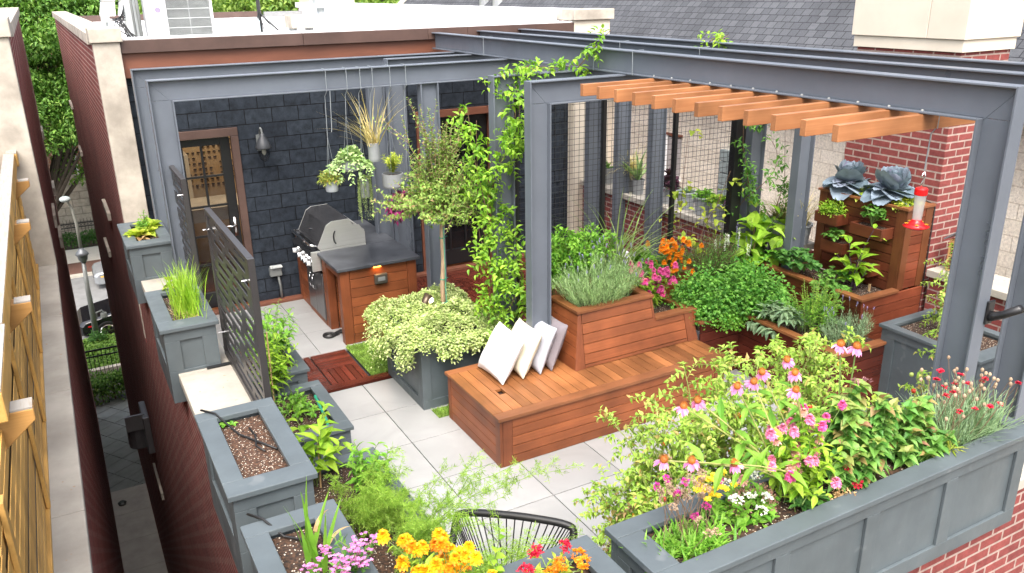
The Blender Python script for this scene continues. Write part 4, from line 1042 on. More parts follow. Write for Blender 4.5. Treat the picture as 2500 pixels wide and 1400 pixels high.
def rdir(n, up=0.0, spread=1.0):
    v = rng.standard_normal((n, 3)) * np.array([spread, spread, spread]); v[:, 2] = v[:, 2] * .5 + up
    return unit(v)
def curve(b, tip, sag=0.0, n=6, wob=0.0):
    b = np.asarray(b, float); tip = np.asarray(tip, float)
    t = np.linspace(0, 1, n)[:, None]
    p = b + (tip - b) * t
    h = (tip - b) * np.array([1, 1, 0])
    p = p - h * .5 * (t - t ** 2) * 1.2                      # rises first, then leans out
    p[:, 2] += sag * (t - t ** 2)[:, 0] * 4
    if wob: p[1:-1] += rng.normal(0, wob, (n - 2, 3))
    return p
def along(p, t):
    x = np.clip(t, 0, .9999) * (len(p) - 1); i = x.astype(int); f = (x - i)[:, None]
    return p[i] * (1 - f) + p[i + 1] * f, unit(p[i + 1] - p[i])
def leafy(mb, p, n, L, W, t0=.25, t1=1.0, out=.9, up=.2, droop=.35, whorl=2, prof=(.75, 1, .55), taper=.5, side=.0, fold=.25):
    """leaves set along a stem, in pairs turned by a right angle"""
    t = np.linspace(t0, t1, n) + rng.uniform(-.02, .02, n)
    P, T = along(p, np.clip(t, 0, 1))
    ph = np.repeat(np.arange((n + whorl - 1) // whorl), whorl)[:n] * 1.57 + (np.arange(n) % whorl) * (2 * np.pi / whorl) + rng.uniform(0, 6) + rng.normal(0, .35, n)
    ref = np.where(np.abs(T[:, 2:3]) > .9, np.array([[1.0, 0, 0]]), np.array([[0, 0, 1.0]]))
    A = unit(np.cross(T, ref)); B = np.cross(T, A)
    O = A * np.cos(ph)[:, None] + B * np.sin(ph)[:, None]
    D = O * out + T * .45 + np.array([0, 0, up]) + rng.normal(0, .12, (n, 3))
    s = (1 - taper * np.abs(t * 2 - 1) ** 2) * rng.uniform(.75, 1.2, n)
    mb.leaves(P, D, np.array([0, 0, 1.0]) + .3 * T, L * s, W * s, prof, droop, fold)
def plant(name, base, label, cat='plant', group=None):
    return thing(name, base, label, cat, group)
def stems_plant(pl, base, tips, mat_leaf, nleaf, L, W, mat_stem=None, r=.004, t0=.2, up=.2, droop=.35, whorl=2, prof=(.75, 1, .55), spread=.02, sag=0, wob=.008, fname='foliage', out=.9, fold=.25):
    f = MB(); s = MB(); paths = []
    for tp in tips:
        b = np.asarray(base, float) + np.array([rng.normal(0, spread), rng.normal(0, spread), 0]) if np.ndim(base) == 1 else None
        p = curve(b, tp, sag, 7, wob); paths.append(p)
        s.tube(p, np.linspace(r, r * .4, 7), 5, False)
        leafy(f, p, nleaf, L, W, t0, 1.0, out, up, droop, whorl, prof, fold=fold)
    f.build(fname, mat_leaf, pl, smooth=False)
    s.build('stem', mat_stem or STEM, pl, smooth=True)
    return paths
def dome_tips(base, n, rx, ry, h, hv=.3, flat=.5):
    a = rng.uniform(0, 2 * np.pi, n); q = np.sqrt(rng.random(n))
    return [np.array([base[0] + rx * q[i] * math.cos(a[i]), base[1] + ry * q[i] * math.sin(a[i]), base[2] + h * (1 - flat * q[i] ** 2) * (1 - hv * rng.random())]) for i in range(n)]
def mound(mb, c, r, n, L, W, up=.5, droop=.3, prof=(.75, 1, .55), clump=12, shell=.75, flat_bottom=True):
    """leaf-sized faces gathered in clumps over and inside an uneven dome"""
    c = np.asarray(c, float); r = np.asarray(r, float)
    cd = rdir(clump, .35); cd[:, 2] = np.abs(cd[:, 2]) if flat_bottom else cd[:, 2]
    cs = rng.uniform(.75, 1.12, clump)
    k = rng.integers(0, clump, n)
    d = unit(cd[k] + rng.standard_normal((n, 3)) * .42)
    if flat_bottom: d[:, 2] = np.abs(d[:, 2])
    q = (shell + (1 - shell) * rng.random(n)) * cs[k] * (1 - .35 * rng.random(n) ** 3)
    P = c + d * r * q[:, None]
    D = unit(d * .7 + rng.standard_normal((n, 3)) * .55 + np.array([0, 0, up * .5]))
    s = rng.uniform(.6, 1.25, n)
    mb.leaves(P, D, d * .5 + np.array([0, 0, 1.0]), L * s, W * s, prof, droop)
def rosette(mb, c, n, L, W, elev=.4, droop=.3, prof=(.6, 1, .8), jit=.15, fold=.25, layers=1, up=(0, 0, 1)):
    for l in range(layers):
        a = np.arange(n) * 2 * np.pi / n + l * .5 + rng.normal(0, jit, n)
        e = elev + l * .45 + rng.normal(0, jit, n)
        D = np.stack([np.cos(a) * np.cos(e), np.sin(a) * np.cos(e), np.sin(e)], 1)
        s = rng.uniform(.85, 1.1, n) * (1 - .18 * l)
        mb.leaves(np.repeat([c], n, 0), D, np.array(up, float), L * s, W * s, prof, droop, fold)
def pompon(c, r, mat_p, parent, name='flower', layers=5, tilt=None, flat=.50):
    """double zinnia or marigold head: rings of petals, steeper towards the middle"""
    m = MB()
    for l in range(layers + 1):
        t = l / layers; k = max(6, int(19 - 11 * t)); e = -.42 + 1.45 * t
        rosette(m, (c[0], c[1], c[2] + r * flat * t), k, r * (1 - .50 * t), r * .36, e, .22, (.7, 1, 1), .12, .08)
    return m.build(name, mat_p, parent)
def daisy(c, r, parent, tilt=(0, 0)):
    m = MB(); n = 14
    rosette(m, (0, 0, 0), n, r, r * .33, -.35, .35, (.8, 1, .95), .10, .2)
    T = Matrix.Rotation(tilt[0], 3, 'X') @ Matrix.Rotation(tilt[1], 3, 'Y')
    for i, v in enumerate(m.v): m.v[i] = v @ np.array(T).T + np.array(c)
    f = m.build('flower', P_CONE, parent)
    k = MB(); nn = 90; i = np.arange(nn); z = i / nn; a = i * 2.39996
    rr = r * .42 * np.sqrt(1 - z ** 2 * .98); P = np.stack([rr * np.cos(a), rr * np.sin(a), r * .5 * z], 1)
    k.leaves(P, unit(P * np.array([1, 1, 1.4]) + np.array([0, 0, .25 * r])), np.array([0.3, .2, 1]), r * .16, r * .07, (1,), 0, .3)
    k.ball((0, 0, r * .12), (r * .38, r * .38, r * .36), 10, 6)
    for j, v in enumerate(k.v): k.v[j] = v @ np.array(T).T + np.array(c)
    k.build('seed_cone', C_RUST, f)
    return f
def fruits(parent, pts, r, m, name='tomato'):
    for p in pts:
        MB().ball(p, rng.uniform(.85, 1.1) * r, 10, 7).build(name, m, parent, smooth=True)

# ------------------------------------------------------------------ variegated ground cover and the small standard tree
gc = plant('ground_cover', (2.8, 6.55, .62), 'cream and green variegated ground cover spilling over the big square planter')
f = MB(); n = 21000
x = rng.uniform(2.27, 3.27, n); y = rng.uniform(5.98, 7.13, n)
lump = .035 * np.sin(x * 17 + 2 * np.sin(y * 9)) + .03 * np.sin(y * 21 + x * 8) + .02 * np.sin(x * 41) * np.sin(y * 37)
edge = np.minimum.reduce([x - 2.27, 3.27 - x, y - 5.98, 7.13 - y])
z = .70 + lump + .07 * np.clip(edge / .3, 0, 1) - .10 * np.clip((.12 - edge) / .12, 0, 1) + rng.normal(0, .012, n)
keep = rng.random(n) < .93
P = np.stack([x, y, z], 1)[keep]; n = len(P)
D = unit(np.stack([rng.normal(0, .8, n), rng.normal(0, .8, n), rng.uniform(.1, .9, n)], 1)); s = rng.uniform(.6, 1.25, n)
f.leaves(P, D, (0, 0, 1), .028 * s, .0165 * s, (.85, .9), .15, .2)
for (hx, hy, dx, dy, ln, k) in ((2.40, 6.2, -1, -.1, .30, 9), (2.42, 6.45, -1, 0, .25, 8), (2.40, 6.9, -1, .1, .50, 10), (2.41, 6.7, -1, 0, .36, 9), (2.42, 6.99, -1, .2, .3, 8), (2.40, 6.10, -1, -.3, .2, 7),
                            (2.62, 6.1, .05, -1, .17, 8), (2.72, 6.1, 0, -1, .20, 9), (2.80, 6.1, 0, -1, .12, 7), (2.92, 6.1, 0, -1, .17, 8), (3.04, 6.1, .1, -1, .20, 8), (3.14, 6.1, .1, -1, .22, 8)):
    for _ in range(k * 2):
        b = np.array([hx + rng.normal(0, .045) * abs(dy), hy + rng.normal(0, .055) * abs(dx), .67]); o = np.array([dx, dy, 0]) * rng.uniform(.05, .12)
        p = np.stack([b, b + o + (0, 0, .01), b + o * 1.3 + (0, 0, -ln * .45), b + o * 1.25 + (rng.normal(0, .02), rng.normal(0, .02), -ln * rng.uniform(.5, 1.05))])
        leafy(f, p, 18, .032, .019, .1, 1, .9, .1, .2, 2, (.85, .9), .1)
f.build('foliage', L_VAR, gc)
s = MB()
for _ in range(40):
    a = np.array([rng.uniform(2.45, 3.1), rng.uniform(6.15, 6.95), .63]); s.tube([a, a + (rng.normal(0, .05), rng.normal(0, .05), .05), a + (rng.normal(0, .1), rng.normal(0, .1), .09)], .003, 4, False)
s.build('stem', STEM, gc)

tr = plant('standard_tree', (2.87, 6.56, .62), 'slender lollipop tree with loose airy crown rising from the square planter', 'tree')
tp = np.array([(2.87, 6.56, .62), (2.868, 6.575, .95), (2.90, 6.60, 1.2), (2.905, 6.62, 1.42), (2.92, 6.63, 1.55)])
s = MB().tube(tp, (.024, .021, .019, .019, .022), 9)
f = MB(); TC = np.array([2.93, 6.66, 1.66])
tips = []
for i in range(64):
    a = rng.uniform(0, 6.28); e = rng.uniform(-.25, 1.45); q = rng.uniform(.32, .56)
    if i % 4 == 0: e = rng.uniform(.9, 1.5); q = rng.uniform(.6, .95)
    if i % 9 == 5: e = rng.uniform(-.1, .4); q = rng.uniform(.52, .66)
    d = np.array([math.cos(a) * math.cos(e), math.sin(a) * math.cos(e), math.sin(e)])
    p = np.stack([TC - (0, 0, .06), TC + d * q * .35 + rng.normal(0, .012, 3), TC + d * q * .7 + rng.normal(0, .02, 3), TC + d * q + np.array([0, 0, .03])])
    s.tube(p, (.007, .005, .0035, .0016), 5, False)
    leafy(f, p, int(18 + q * 46), .043, .027, .25, 1.0, .9, .15, .2, 2, (.85, .95, .4), .45)
    for j in range(4):
        t0 = rng.uniform(.35, .75); b, T = along(p, np.array([t0])); dd = unit(d + rng.normal(0, .6, 3)) * q * rng.uniform(.25, .5)
        p2 = np.stack([b[0], b[0] + dd * .5, b[0] + dd + (0, 0, .02)])
        s.tube(p2, (.003, .002, .001), 4, False); leafy(f, p2, 12, .038, .024, .1, 1, .9, .15, .2, 2, (.85, .95, .4), .4)
mound(f, TC + (0, 0, .10), (.38, .38, .30), 1700, .040, .026, .3, .25, (.85, .95, .4), 16, .35, False)
s.build('trunk', BARK, tr, smooth=True); f.build('crown', L_TREE, tr)
MB().tube([(2.89, 6.55, .62), (2.915, 6.6, 1.5)], .005, 6).build('stake', mat('green_stake', (.10, .30, .20), rough=.5), tr)
m = MB()
for z, xx, yy in ((1.02, 2.877, 6.583), (1.40, 2.905, 6.62), (.80, 2.872, 6.567)): m.lathe((xx + .004, yy, z), [(.027, -.004), (.03, 0), (.027, .006)], 10, False).tube([(xx + .03, yy, z), (xx + .05, yy - .01, z + .01)], .003, 4)
m.build('tie', GREENTIE, tr)
sp = thing('spotlight', (2.72, 6.62, .70), 'small bronze garden spotlight poking out of the ground cover, lit', 'spotlight')
MB().tube([(2.63, 6.54, .72), (2.68, 6.57, .82), (2.735, 6.58, .90)], (.018, .034, .040), 12).build('housing', mat('bronze_lamp', (.10, .07, .045), rough=.35, metal=.6), sp, smooth=True)
WL = bpy.data.materials.new('lamp_lens'); WL.use_nodes = True
e = WL.node_tree.nodes['Principled BSDF']; e.inputs['Emission Color'].default_value = (1, .85, .6, 1); e.inputs['Emission Strength'].default_value = 3
MB().ball((2.738, 6.555, .85), (.027, .022, .027), 10, 6).build('lens', WL, sp, smooth=True)

# ------------------------------------------------------------------ climbers
def climber(name, base, paths, label, nl, L, W, m=L_LIME, per=7):
    pl = plant(name, base, label, 'climbing plant'); f = MB(); s = MB()
    for p in paths:
        p = np.asarray(p, float); s.tube(p, np.linspace(.005, .002, len(p)), 5, False)
        n = int(nl * np.linalg.norm(np.diff(p, axis=0), axis=1).sum())
        P, T = along(p, np.sort(rng.random(n)))
        d = unit(rng.standard_normal((n, 3)) * np.array([1, 1, .5]) + np.array([-.2, -.5, -.1]))
        for i in range(n):
            q = np.stack([P[i], P[i] + d[i] * .07 + (0, 0, .015), P[i] + d[i] * rng.uniform(.12, .19) - (0, 0, .03)])
            leafy(f, q, per, L, W, .3, 1, .9, .15, .4, 2, (.8, 1, .6), .2)
    f.build('foliage', m, pl); s.build('stem', STEMB, pl)
    return pl
def wind(x, y, z0, z1, r, turns, n=26, ph=0):
    t = np.linspace(0, 1, n)
    return np.stack([x + r * np.cos(ph + turns * 6.283 * t), y + r * np.sin(ph + turns * 6.283 * t), z0 + (z1 - z0) * t], 1)
climber('climbing_vine', (3.22, 6.1, .3), [wind(3.27, 6.16, .35, 2.84, .14, 2.2), wind(3.22, 6.12, .3, 2.6, .17, -1.6, ph=2), wind(3.30, 6.1, .8, 2.75, .12, 1.4, ph=4),
    [(3.08, 6.1, .5), (3.10, 6.05, 1.2), (3.02, 6.1, 1.9), (3.04, 6.12, 2.5)], [(3.1, 6.0, 1.0), (3.05, 6.02, 1.5), (3.07, 6.0, 1.9)], [(3.13, 6.05, 1.5), (3.0, 6.1, 2.2), (2.95, 6.1, 2.62)],
    [(3.3, 6.2, 2.84), (3.5, 6.19, 2.87), (3.8, 6.2, 2.87), (4.1, 6.18, 2.88)], [(4.05, 6.16, 2.86), (4.12, 6.05, 3.0), (4.14, 5.95, 3.1), (4.2, 5.9, 3.17)], [(3.45, 6.19, 2.87), (3.6, 6.2, 2.9), (3.75, 6.2, 2.88)]],
    'lime green vine climbing the middle steel post beside the tree', 27, .058, .031, L_VINE)
climber('climbing_vine', (6.1, 6.2, .3), [wind(6.25, 6.12, .9, 2.4, .17, 1.4), wind(6.3, 6.2, .7, 2.3, .2, -1.1, ph=1), [(6.4, 6.05, 1.1), (6.5, 6.0, 1.6), (6.48, 6.05, 2.2)], [(6.1, 6.1, 1.6), (6.0, 6.12, 2.0), (5.95, 6.1, 2.4)]],
    'green vine wrapped round the steel post beside the thick trellis upright', 17, .060, .030, L_MID)
climber('climbing_vine', (5.37, 5.9, 3.03), [[(5.28, 5.9, 3.035), (5.36, 5.92, 3.06), (5.45, 5.92, 3.05), (5.52, 5.92, 3.08)]], 'small vine tip lying on top of the rearmost long steel beam', 34, .06, .032)
climber('climbing_bean', (5.4, 6.15, .85), [[(5.3, 6.17, .85), (5.28, 6.17, 1.3), (5.3, 6.17, 1.75), (5.33, 6.17, 2.2)], [(5.5, 6.17, .85), (5.6, 6.17, 1.2), (5.75, 6.17, 1.4), (5.9, 6.16, 1.75)], [(5.2, 6.15, .9), (5.3, 6.12, 1.15), (5.5, 6.15, 1.1)], [(5.1, 6.15, .85), (5.12, 6.1, 1.05), (5.2, 6.12, 1.2)]],
    'yellow green bean vine scrambling up the wire trellis', 10, .075, .055, L_YEL, 4)

# ------------------------------------------------------------------ alley side planters
pl = plant('lettuce', (.62, 8.55, 1.30), 'pale curly lettuce and pea shoots in the saddle planter by the stone pier')
f = MB()
for c, k, L in (((.60, 8.55, 1.30), 12, .15), ((.66, 8.64, 1.31), 10, .15), ((.54, 8.42, 1.31), 8, .13)): rosette(f, c, k, L, .11, .75, .6, (.7, 1.2, 1.1), .35, .35, 2)
f.build('foliage', L_YEL, pl)
stems_plant(pl, (.62, 8.6, 1.3), dome_tips((.62, 8.6, 1.3), 9, .10, .12, .30), L_FRESH, 14, .035, .022, fname='pea_shoot')
f = MB(); rosette(f, (.56, 8.33, 1.33), 6, .10, .06, .05, .5, (.7, 1, .8), .3); f.build('withered_leaf', L_DRY, pl)
pl = plant('chives', (.62, 6.28, 1.30), 'yellow green clump of chives in the saddle planter between the screens')
f = MB(); n = 380; B = np.stack([rng.normal(.64, .045, n), rng.normal(6.2, .13, n), np.full(n, 1.30)], 1)
f.blades(B, unit(np.stack([rng.normal(0, .16, n), rng.normal(0, .18, n), np.ones(n)], 1)), rng.uniform(.12, .38, n), .006, rng.uniform(.05, .7, n), 4)
f.build('foliage', L_LIME, pl)
f = MB(); n = 120; B = np.stack([rng.normal(.645, .05, n), rng.normal(6.1, .09, n), np.full(n, 1.305)], 1)
f.blades(B, unit(np.stack([rng.normal(0, .7, n), rng.normal(0, .7, n), np.ones(n)], 1)), rng.uniform(.06, .12, n), .006, 1.5, 4); f.build('withered_blade', L_STRAW, pl)
pl = plant('nasturtium', (.62, 6.52, 1.30), 'round leaved seedling behind the chives'); 
stems_plant(pl, (.60, 6.52, 1.3), dome_tips((.58, 6.54, 1.3), 7, .10, .07, .15), L_YEL, 2, .075, .085, t0=.9, prof=(1, 1.1, .8))
pl = plant('seedling', (.52, 4.27, 1.30), 'tiny green seedling in the corner of the bare brown soil')
f = MB(); rosette(f, (.53, 4.25, 1.305), 6, .035, .025, .5); rosette(f, (.575, 4.24, 1.305), 4, .03, .02, .5); f.build('foliage', L_FRESH, pl)
o = MB().box(.51, .71, 3.605, 4.26, 1.294, 1.3005).build('bark_compost', DRYSOIL); tag(o, 'loose brown compost filling the bare saddle planter', 'compost')
o = MB().tube([(.44, 4.39, 1.36), (.50, 4.30, 1.365), (.55, 4.22, 1.315), (.58, 4.1, 1.312), (.66, 3.95, 1.315), (.72, 3.85, 1.312)], .006, 6).tube([(.64, 4.14, 1.315), (.65, 4.03, 1.32), (.63, 3.93, 1.315), (.66, 3.86, 1.312)], .005, 5).build('irrigation_hose', RUBBER, smooth=True)
tag(o, 'black drip hose lying across the bare brown compost', 'hose')
o = MB().tube([(.45, 3.28, 1.36), (.50, 3.20, 1.365), (.56, 3.10, 1.318), (.62, 3.04, 1.318), (.66, 2.9, 1.315)], .006, 6).build('irrigation_hose', RUBBER, smooth=True)
tag(o, 'black drip hose beside the iris leaves', 'hose')
pl = plant('iris', (.62, 2.95, 1.30), 'blue green sword shaped iris leaves in the lowest saddle planter')
f = MB(); n = 11; B = np.stack([rng.normal(.64, .035, n), rng.normal(2.88, .06, n), np.full(n, 1.30)], 1)
f.blades(B, unit(np.stack([rng.normal(0, .25, n), rng.normal(0, .16, n), np.ones(n)], 1)), rng.uniform(.26, .46, n), .028, .10, 5); f.build('foliage', L_GREY if False else L_FRESH, pl)
f = MB(); f.blades([(.66, 2.95, 1.4), (.70, 2.9, 1.36)], [(.3, .2, 1), (.5, .1, .8)], [.12, .12], .02, 1.8, 5); f.build('withered_blade', L_DRY, pl)
def phlox(base, label, n, rx, h, grp=None):
    pl = plant('phlox', base, label, group=grp)
    tips = dome_tips(base, n, rx, rx, h, .2, .3)
    stems_plant(pl, base, tips, L_MID, 12, .05, .014)
    for tp in tips[:7]:
        f = MB(); k = 16
        P = tp + rng.normal(0, .017, (k, 3))
        for q in P: rosette(f, q, 5, .011, .008, .3, .1, (1,), .1)
        f.build('flower', P_PHL, pl)
    return pl
phlox((.74, 2.72, 1.30), 'pink phlox with starry heads between iris and marigolds', 11, .11, .22)
phlox((.60, 2.60, 1.30), 'pink phlox at the lowest edge below the iris', 9, .10, .20)
# low planters: peppers, basil, asparagus fern
def pepper(base, n, rx, ry, h, label, grp=None, m=L_FRESH, L=.085, W=.034, nl=13, fruit=0):
    pl = plant('pepper_plant', base, label, group=grp)
    ps = stems_plant(pl, base, dome_tips(base, n, rx, ry, h, .35, .35), m, nl, L, W, droop=.5, t0=.3, spread=.06)
    for i in range(fruit):
        p = ps[i % len(ps)][4]; MB().tube([p, p + (.01, -.01, -.05), p + (.0, -.02, -.11)], (.008, .009, .002), 7).build('chilli', mat('green_chilli', (.03, .12, .02), rough=.25), pl, smooth=True)
    return pl
GP = 'chilli pepper plants'
pepper((1.28, 6.78, .45), 34, .32, .36, .66, 'bushy chilli plant filling the low planter that stands closest to the glazed door', None, nl=16, fruit=4)
pepper((1.20, 6.20, .40), 24, .22, .18, .70, 'tall leggy chilli plant with bamboo stake at the back of the basil planter', None, L_LIME, nl=15, fruit=4)
m = MB().tube([(1.16, 6.1, .4), (1.165, 6.08, 1.05)], .006, 6); tag(m.build('bamboo_stake', STAKE), 'bamboo stake among the tall chilli plant', 'stake')
pl = plant('basil', (1.28, 5.82, .40), 'low green basil and seedlings in the inner planter beside bare soil')
stems_plant(pl, (1.28, 5.86, .40), dome_tips((1.28, 5.86, .40), 18, .15, .22, .22), L_FRESH, 9, .06, .036, spread=.08)
m = MB().tube([(1.46, 5.98, .47), (1.44, 5.6, .42), (1.42, 5.52, .42)], .012, 6); tag(m.build('watering_spike', GREENTIE), 'green watering spike lying in the basil planter', 'watering spike')
pl = plant('pepper_plant', (1.12, 4.80, .40), 'large leaved young pepper plant with yellowing lower leaves, staked')
stems_plant(pl, (1.12, 4.80, .40), [(1.05, 4.9, .95), (1.22, 4.78, 1.0), (1.15, 4.66, .9), (1.0, 4.75, .8), (1.25, 4.9, .92), (1.30, 4.65, .8)], L_LIME, 9, .14, .07, t0=.35, droop=.6)
MB().tube([(1.14, 4.78, .4), (1.15, 4.77, .75)], .006, 6).build('stake', STAKE, pl)
pepper((1.38, 4.55, .40), 12, .16, .2, .5, 'chilli plant leaning over the pavers behind the fern', None, L_FRESH, fruit=2)
def fern(base, tips, label, need=.032, dup=True):
    if dup: tips = list(tips) + [np.array(t) + rng.normal(0, .09, 3) * (1, 1, .8) - (0, 0, .08) for t in tips]
    pl = plant('asparagus_fern', base, label)
    f = MB(); s = MB()
    for tp in tips:
        p = curve(np.asarray(base) + rng.normal(0, .05, 3) * (1, 1, 0), tp, .05, 8, .012); s.tube(p, np.linspace(.003, .001, 8), 4, False)
        for t in np.linspace(.15, .99, 40):
            b, T = along(p, np.array([t])); d = unit(rng.standard_normal(3) + T[0] * .5); ln = rng.uniform(.05, .13) * (1.2 - .6 * t)
            q = np.stack([b[0], b[0] + d * ln * .5, b[0] + d * ln - (0, 0, .012)])
            s.tube(q, .0009, 3, False)
            k = int(ln * 420); P, TT = along(q, rng.random(k))
            f.leaves(P, unit(TT * .7 + rng.standard_normal((k, 3)) * .8), rng.standard_normal((k, 3)), rng.uniform(.5, 1.2, k) * need, .0026, (1,), .1, 0)
    f.build('foliage', L_FERN, pl); s.build('stem', L_FERN, pl)
fern((1.28, 4.15, .42), [(1.1, 4.3, .78), (1.25, 4.0, .82), (1.4, 4.2, .76), (1.3, 3.85, .82), (1.45, 3.9, .7), (1.2, 4.1, .7), (1.35, 4.35, .72), (1.5, 4.1, .66), (1.15, 3.9, .75), (1.5, 4.25, .85)], 'feathery bright green asparagus fern in the long low planter')
fern((1.30, 3.68, .42), [(1.55, 3.6, 1.1), (1.7, 3.4, 1.15), (1.35, 3.5, 1.0), (1.5, 3.75, .9), (1.8, 3.2, 1.25), (1.95, 2.95, 1.3), (1.65, 3.05, 1.2), (1.25, 3.3, 1.0), (1.45, 3.2, 1.05), (2.05, 3.25, 1.15), (1.75, 3.6, 1.1), (1.55, 2.95, 1.1)], 'feathery asparagus fern arching over the black cord chair', .03, False)
fern((1.25, 3.1, .42), [(1.5, 2.9, 1.1), (1.65, 2.75, 1.1), (1.4, 2.8, 1.05), (1.25, 2.75, 1.1), (1.7, 2.95, 1.0), (1.55, 2.65, 1.0), (1.35, 3.1, .9), (1.8, 2.7, 1.05)], 'feathery asparagus fern at the lower edge behind the marigolds')

# ------------------------------------------------------------------ flowers along the front
def pompon_plant(name, base, heads, label, mp, r, ml, nl=10, L=.06, W=.026, group=None, mats=None, extra=8, h=.2, rx=.12):
    pl = plant(name, base, label, group=group)
    tips = [np.array(t) for t in heads] + dome_tips(base, extra, rx, rx, h)
    stems_plant(pl, base, tips, ml, nl, L, W, t0=.3, spread=.04, droop=.4, r=.003)
    for i, t in enumerate(heads): pompon(t, r * rng.uniform(.8, 1.15), (mats or [mp])[i % len(mats or [mp])], pl)
    return pl
hd = [(.80 + .34 * rng.random(), 2.36 + rng.normal(0, .08), 1.44 + .20 * rng.random()) for _ in range(42)]
pompon_plant('marigold', (.98, 2.33, 1.28), hd, 'mass of golden orange double marigolds at the bottom edge of the picture', P_ORG, .031, L_LIME, 9, .06, .022, mats=[P_YOR, P_YOR, P_YOR, P_ORG], extra=16, h=.26, rx=.24)
pl = plant('celosia', (1.40, 2.24, 1.30), 'red crested celosia with yellow leaves at the bottom edge')
tips = [(1.33, 2.29, 1.48), (1.27, 2.25, 1.44), (1.45, 2.27, 1.47), (1.5, 2.2, 1.42), (1.40, 2.2, 1.45), (1.52, 2.27, 1.40), (1.36, 2.22, 1.41)]
stems_plant(pl, (1.40, 2.24, 1.30), [np.array(t) for t in tips] + dome_tips((1.4, 2.24, 1.3), 7, .14, .1, .14), L_YEL, 8, .06, .024)
for i, t in enumerate(tips):
    f = MB(); mound(f, t, (.03, .03, .022), 130, .014, .009, .3, .1, (1,), 6); f.build('flower', P_RED if i < 3 else P_ORG, pl)
pl = plant('eucalyptus', (1.22, 2.40, 1.2), 'round leaved lime sprig standing between marigolds and red celosia')
stems_plant(pl, (1.22, 2.40, 1.2), [(1.25, 2.42, 1.52), (1.18, 2.38, 1.45)], L_LIME, 9, .045, .042, prof=(1, 1.1, .9), t0=.2)

# long front planter, left to right
pl = plant('sea_thrift', (2.03, 2.22, 1.30), 'tufted thrift with dry round seed heads beside the yellow flowers in the front planter')
f = MB(); n = 520; B = np.stack([rng.normal(2.03, .085, n), rng.normal(2.20, .05, n), np.full(n, 1.30)], 1)
f.blades(B, unit(np.stack([rng.normal(0, .6, n), rng.normal(0, .6, n), np.ones(n)], 1)), rng.uniform(.04, .10, n), .012, .7, 3); f.build('foliage', L_FRESH, pl)
s = MB()
for i in range(30):
    b = np.array([rng.normal(2.04, .06), rng.normal(2.21, .04), 1.32]); t = b + (rng.normal(.02, .09), rng.normal(.03, .05), rng.uniform(.12, .27)); s.tube([b, (b + t) / 2 + (0, 0, .02), t], .0014, 4, False)
    f = MB(); mound(f, t, (.016, .016, .014), 80, .010, .006, .3, 0, (1,), 5, .9, False); f.build('seed_head' if i % 4 else 'flower', C_TAN if i % 4 else P_MAG, pl)
s.build('stem', STEMB, pl)
pl = plant('dahlia', (2.24, 2.28, 1.30), 'yellow flowered small plant between thrift and white alyssum')
stems_plant(pl, (2.24, 2.28, 1.30), dome_tips((2.24, 2.28, 1.3), 10, .08, .07, .14), L_FRESH, 6, .05, .03)
for _ in range(22):
    f = MB(); rosette(f, (rng.normal(2.235, .04), rng.normal(2.30, .03), rng.uniform(1.44, 1.51)), 8, .024, .017, .3, .1, (1, .9), .1); f.build('flower', P_YEL, pl)
pl = plant('alyssum', (2.40, 2.24, 1.30), 'white alyssum going brown, low at the front planter rim')
f = MB(); mound(f, (2.40, 2.24, 1.30), (.13, .10, .12), 260, .05, .03, .4); f.build('foliage', L_FRESH, pl)
f = MB(); mound(f, (2.42, 2.23, 1.33), (.12, .09, .13), 1400, .011, .007, .3, 0, (1,), 9, .85); f.build('seed_head', leafm('brown_seed', (.20, .09, .06), (.36, .20, .15), trans=.1), pl)
for c in ((2.36, 2.20, 1.44), (2.32, 2.30, 1.45), (2.42, 2.17, 1.42), (2.47, 2.28, 1.45), (2.38, 2.15, 1.38), (2.30, 2.22, 1.42)):
    f = MB(); mound(f, c, (.03, .03, .02), 60, .012, .010, .3, 0, (1,), 5); f.build('flower', P_WHT, pl)
hd = []
for _ in range(36): hd.append((2.63 + rng.normal(0, .11), 2.20 + rng.normal(0, .065), 1.46 + .30 * rng.random()))
pompon_plant('zinnia', (2.66, 2.22, 1.30), hd, 'large clump of pink zinnias, some faded tan, in the middle of the front planter', P_PINK, .030, L_LIME, 10, .07, .033, mats=[P_ROSE, P_ROSE, P_FADE, P_PINK, P_ROSE, P_FADE], extra=16, h=.42, rx=.22)
pl = plant('snapdragon', (2.68, 2.10, 1.30), 'low dark green rosette plant under the zinnias')
f = MB(); 
for c in ((2.68, 2.12, 1.31), (2.62, 2.14, 1.33), (2.72, 2.14, 1.33)): rosette(f, c, 10, .075, .03, .4, .4, layers=2)
f.build('foliage', L_DARK, pl)
f = MB(); mound(f, (2.86, 2.10, 1.31), (.10, .05, .05), 300, .02, .012, .2, .2, (1,), 6); f.build('withered_leaf', L_DRY, pl)
pl = plant('bee_balm', (3.16, 2.20, 1.30), 'broad leafy bee balm with bronze tips between zinnias and dianthus in the front planter')
f = MB(); f2 = MB(); s = MB()
for i in range(84):
    bx = rng.uniform(2.86, 3.60); by = rng.uniform(2.11, 2.35); hh = rng.uniform(.14, .42) * (1.1 if bx < 3.2 else .72)
    if by < 2.17: hh *= .6
    p = np.array([(bx, by, 1.30), (bx + rng.normal(0, .02), by - .01, 1.30 + hh * .5), (bx + rng.normal(0, .035), by - .035, 1.30 + hh)])
    s.tube(p, (.004, .003, .002), 5, False)
    for t in np.arange(.3, 1.01, .036 / hh):
        q, T = along(p, np.array([t])); rosette(f if t < .93 else f2, q[0], 4, .068 * (1.1 - .35 * t), .040, .35 + .5 * t - .25, .55, (.95, 1.05, .6), .3, .3)
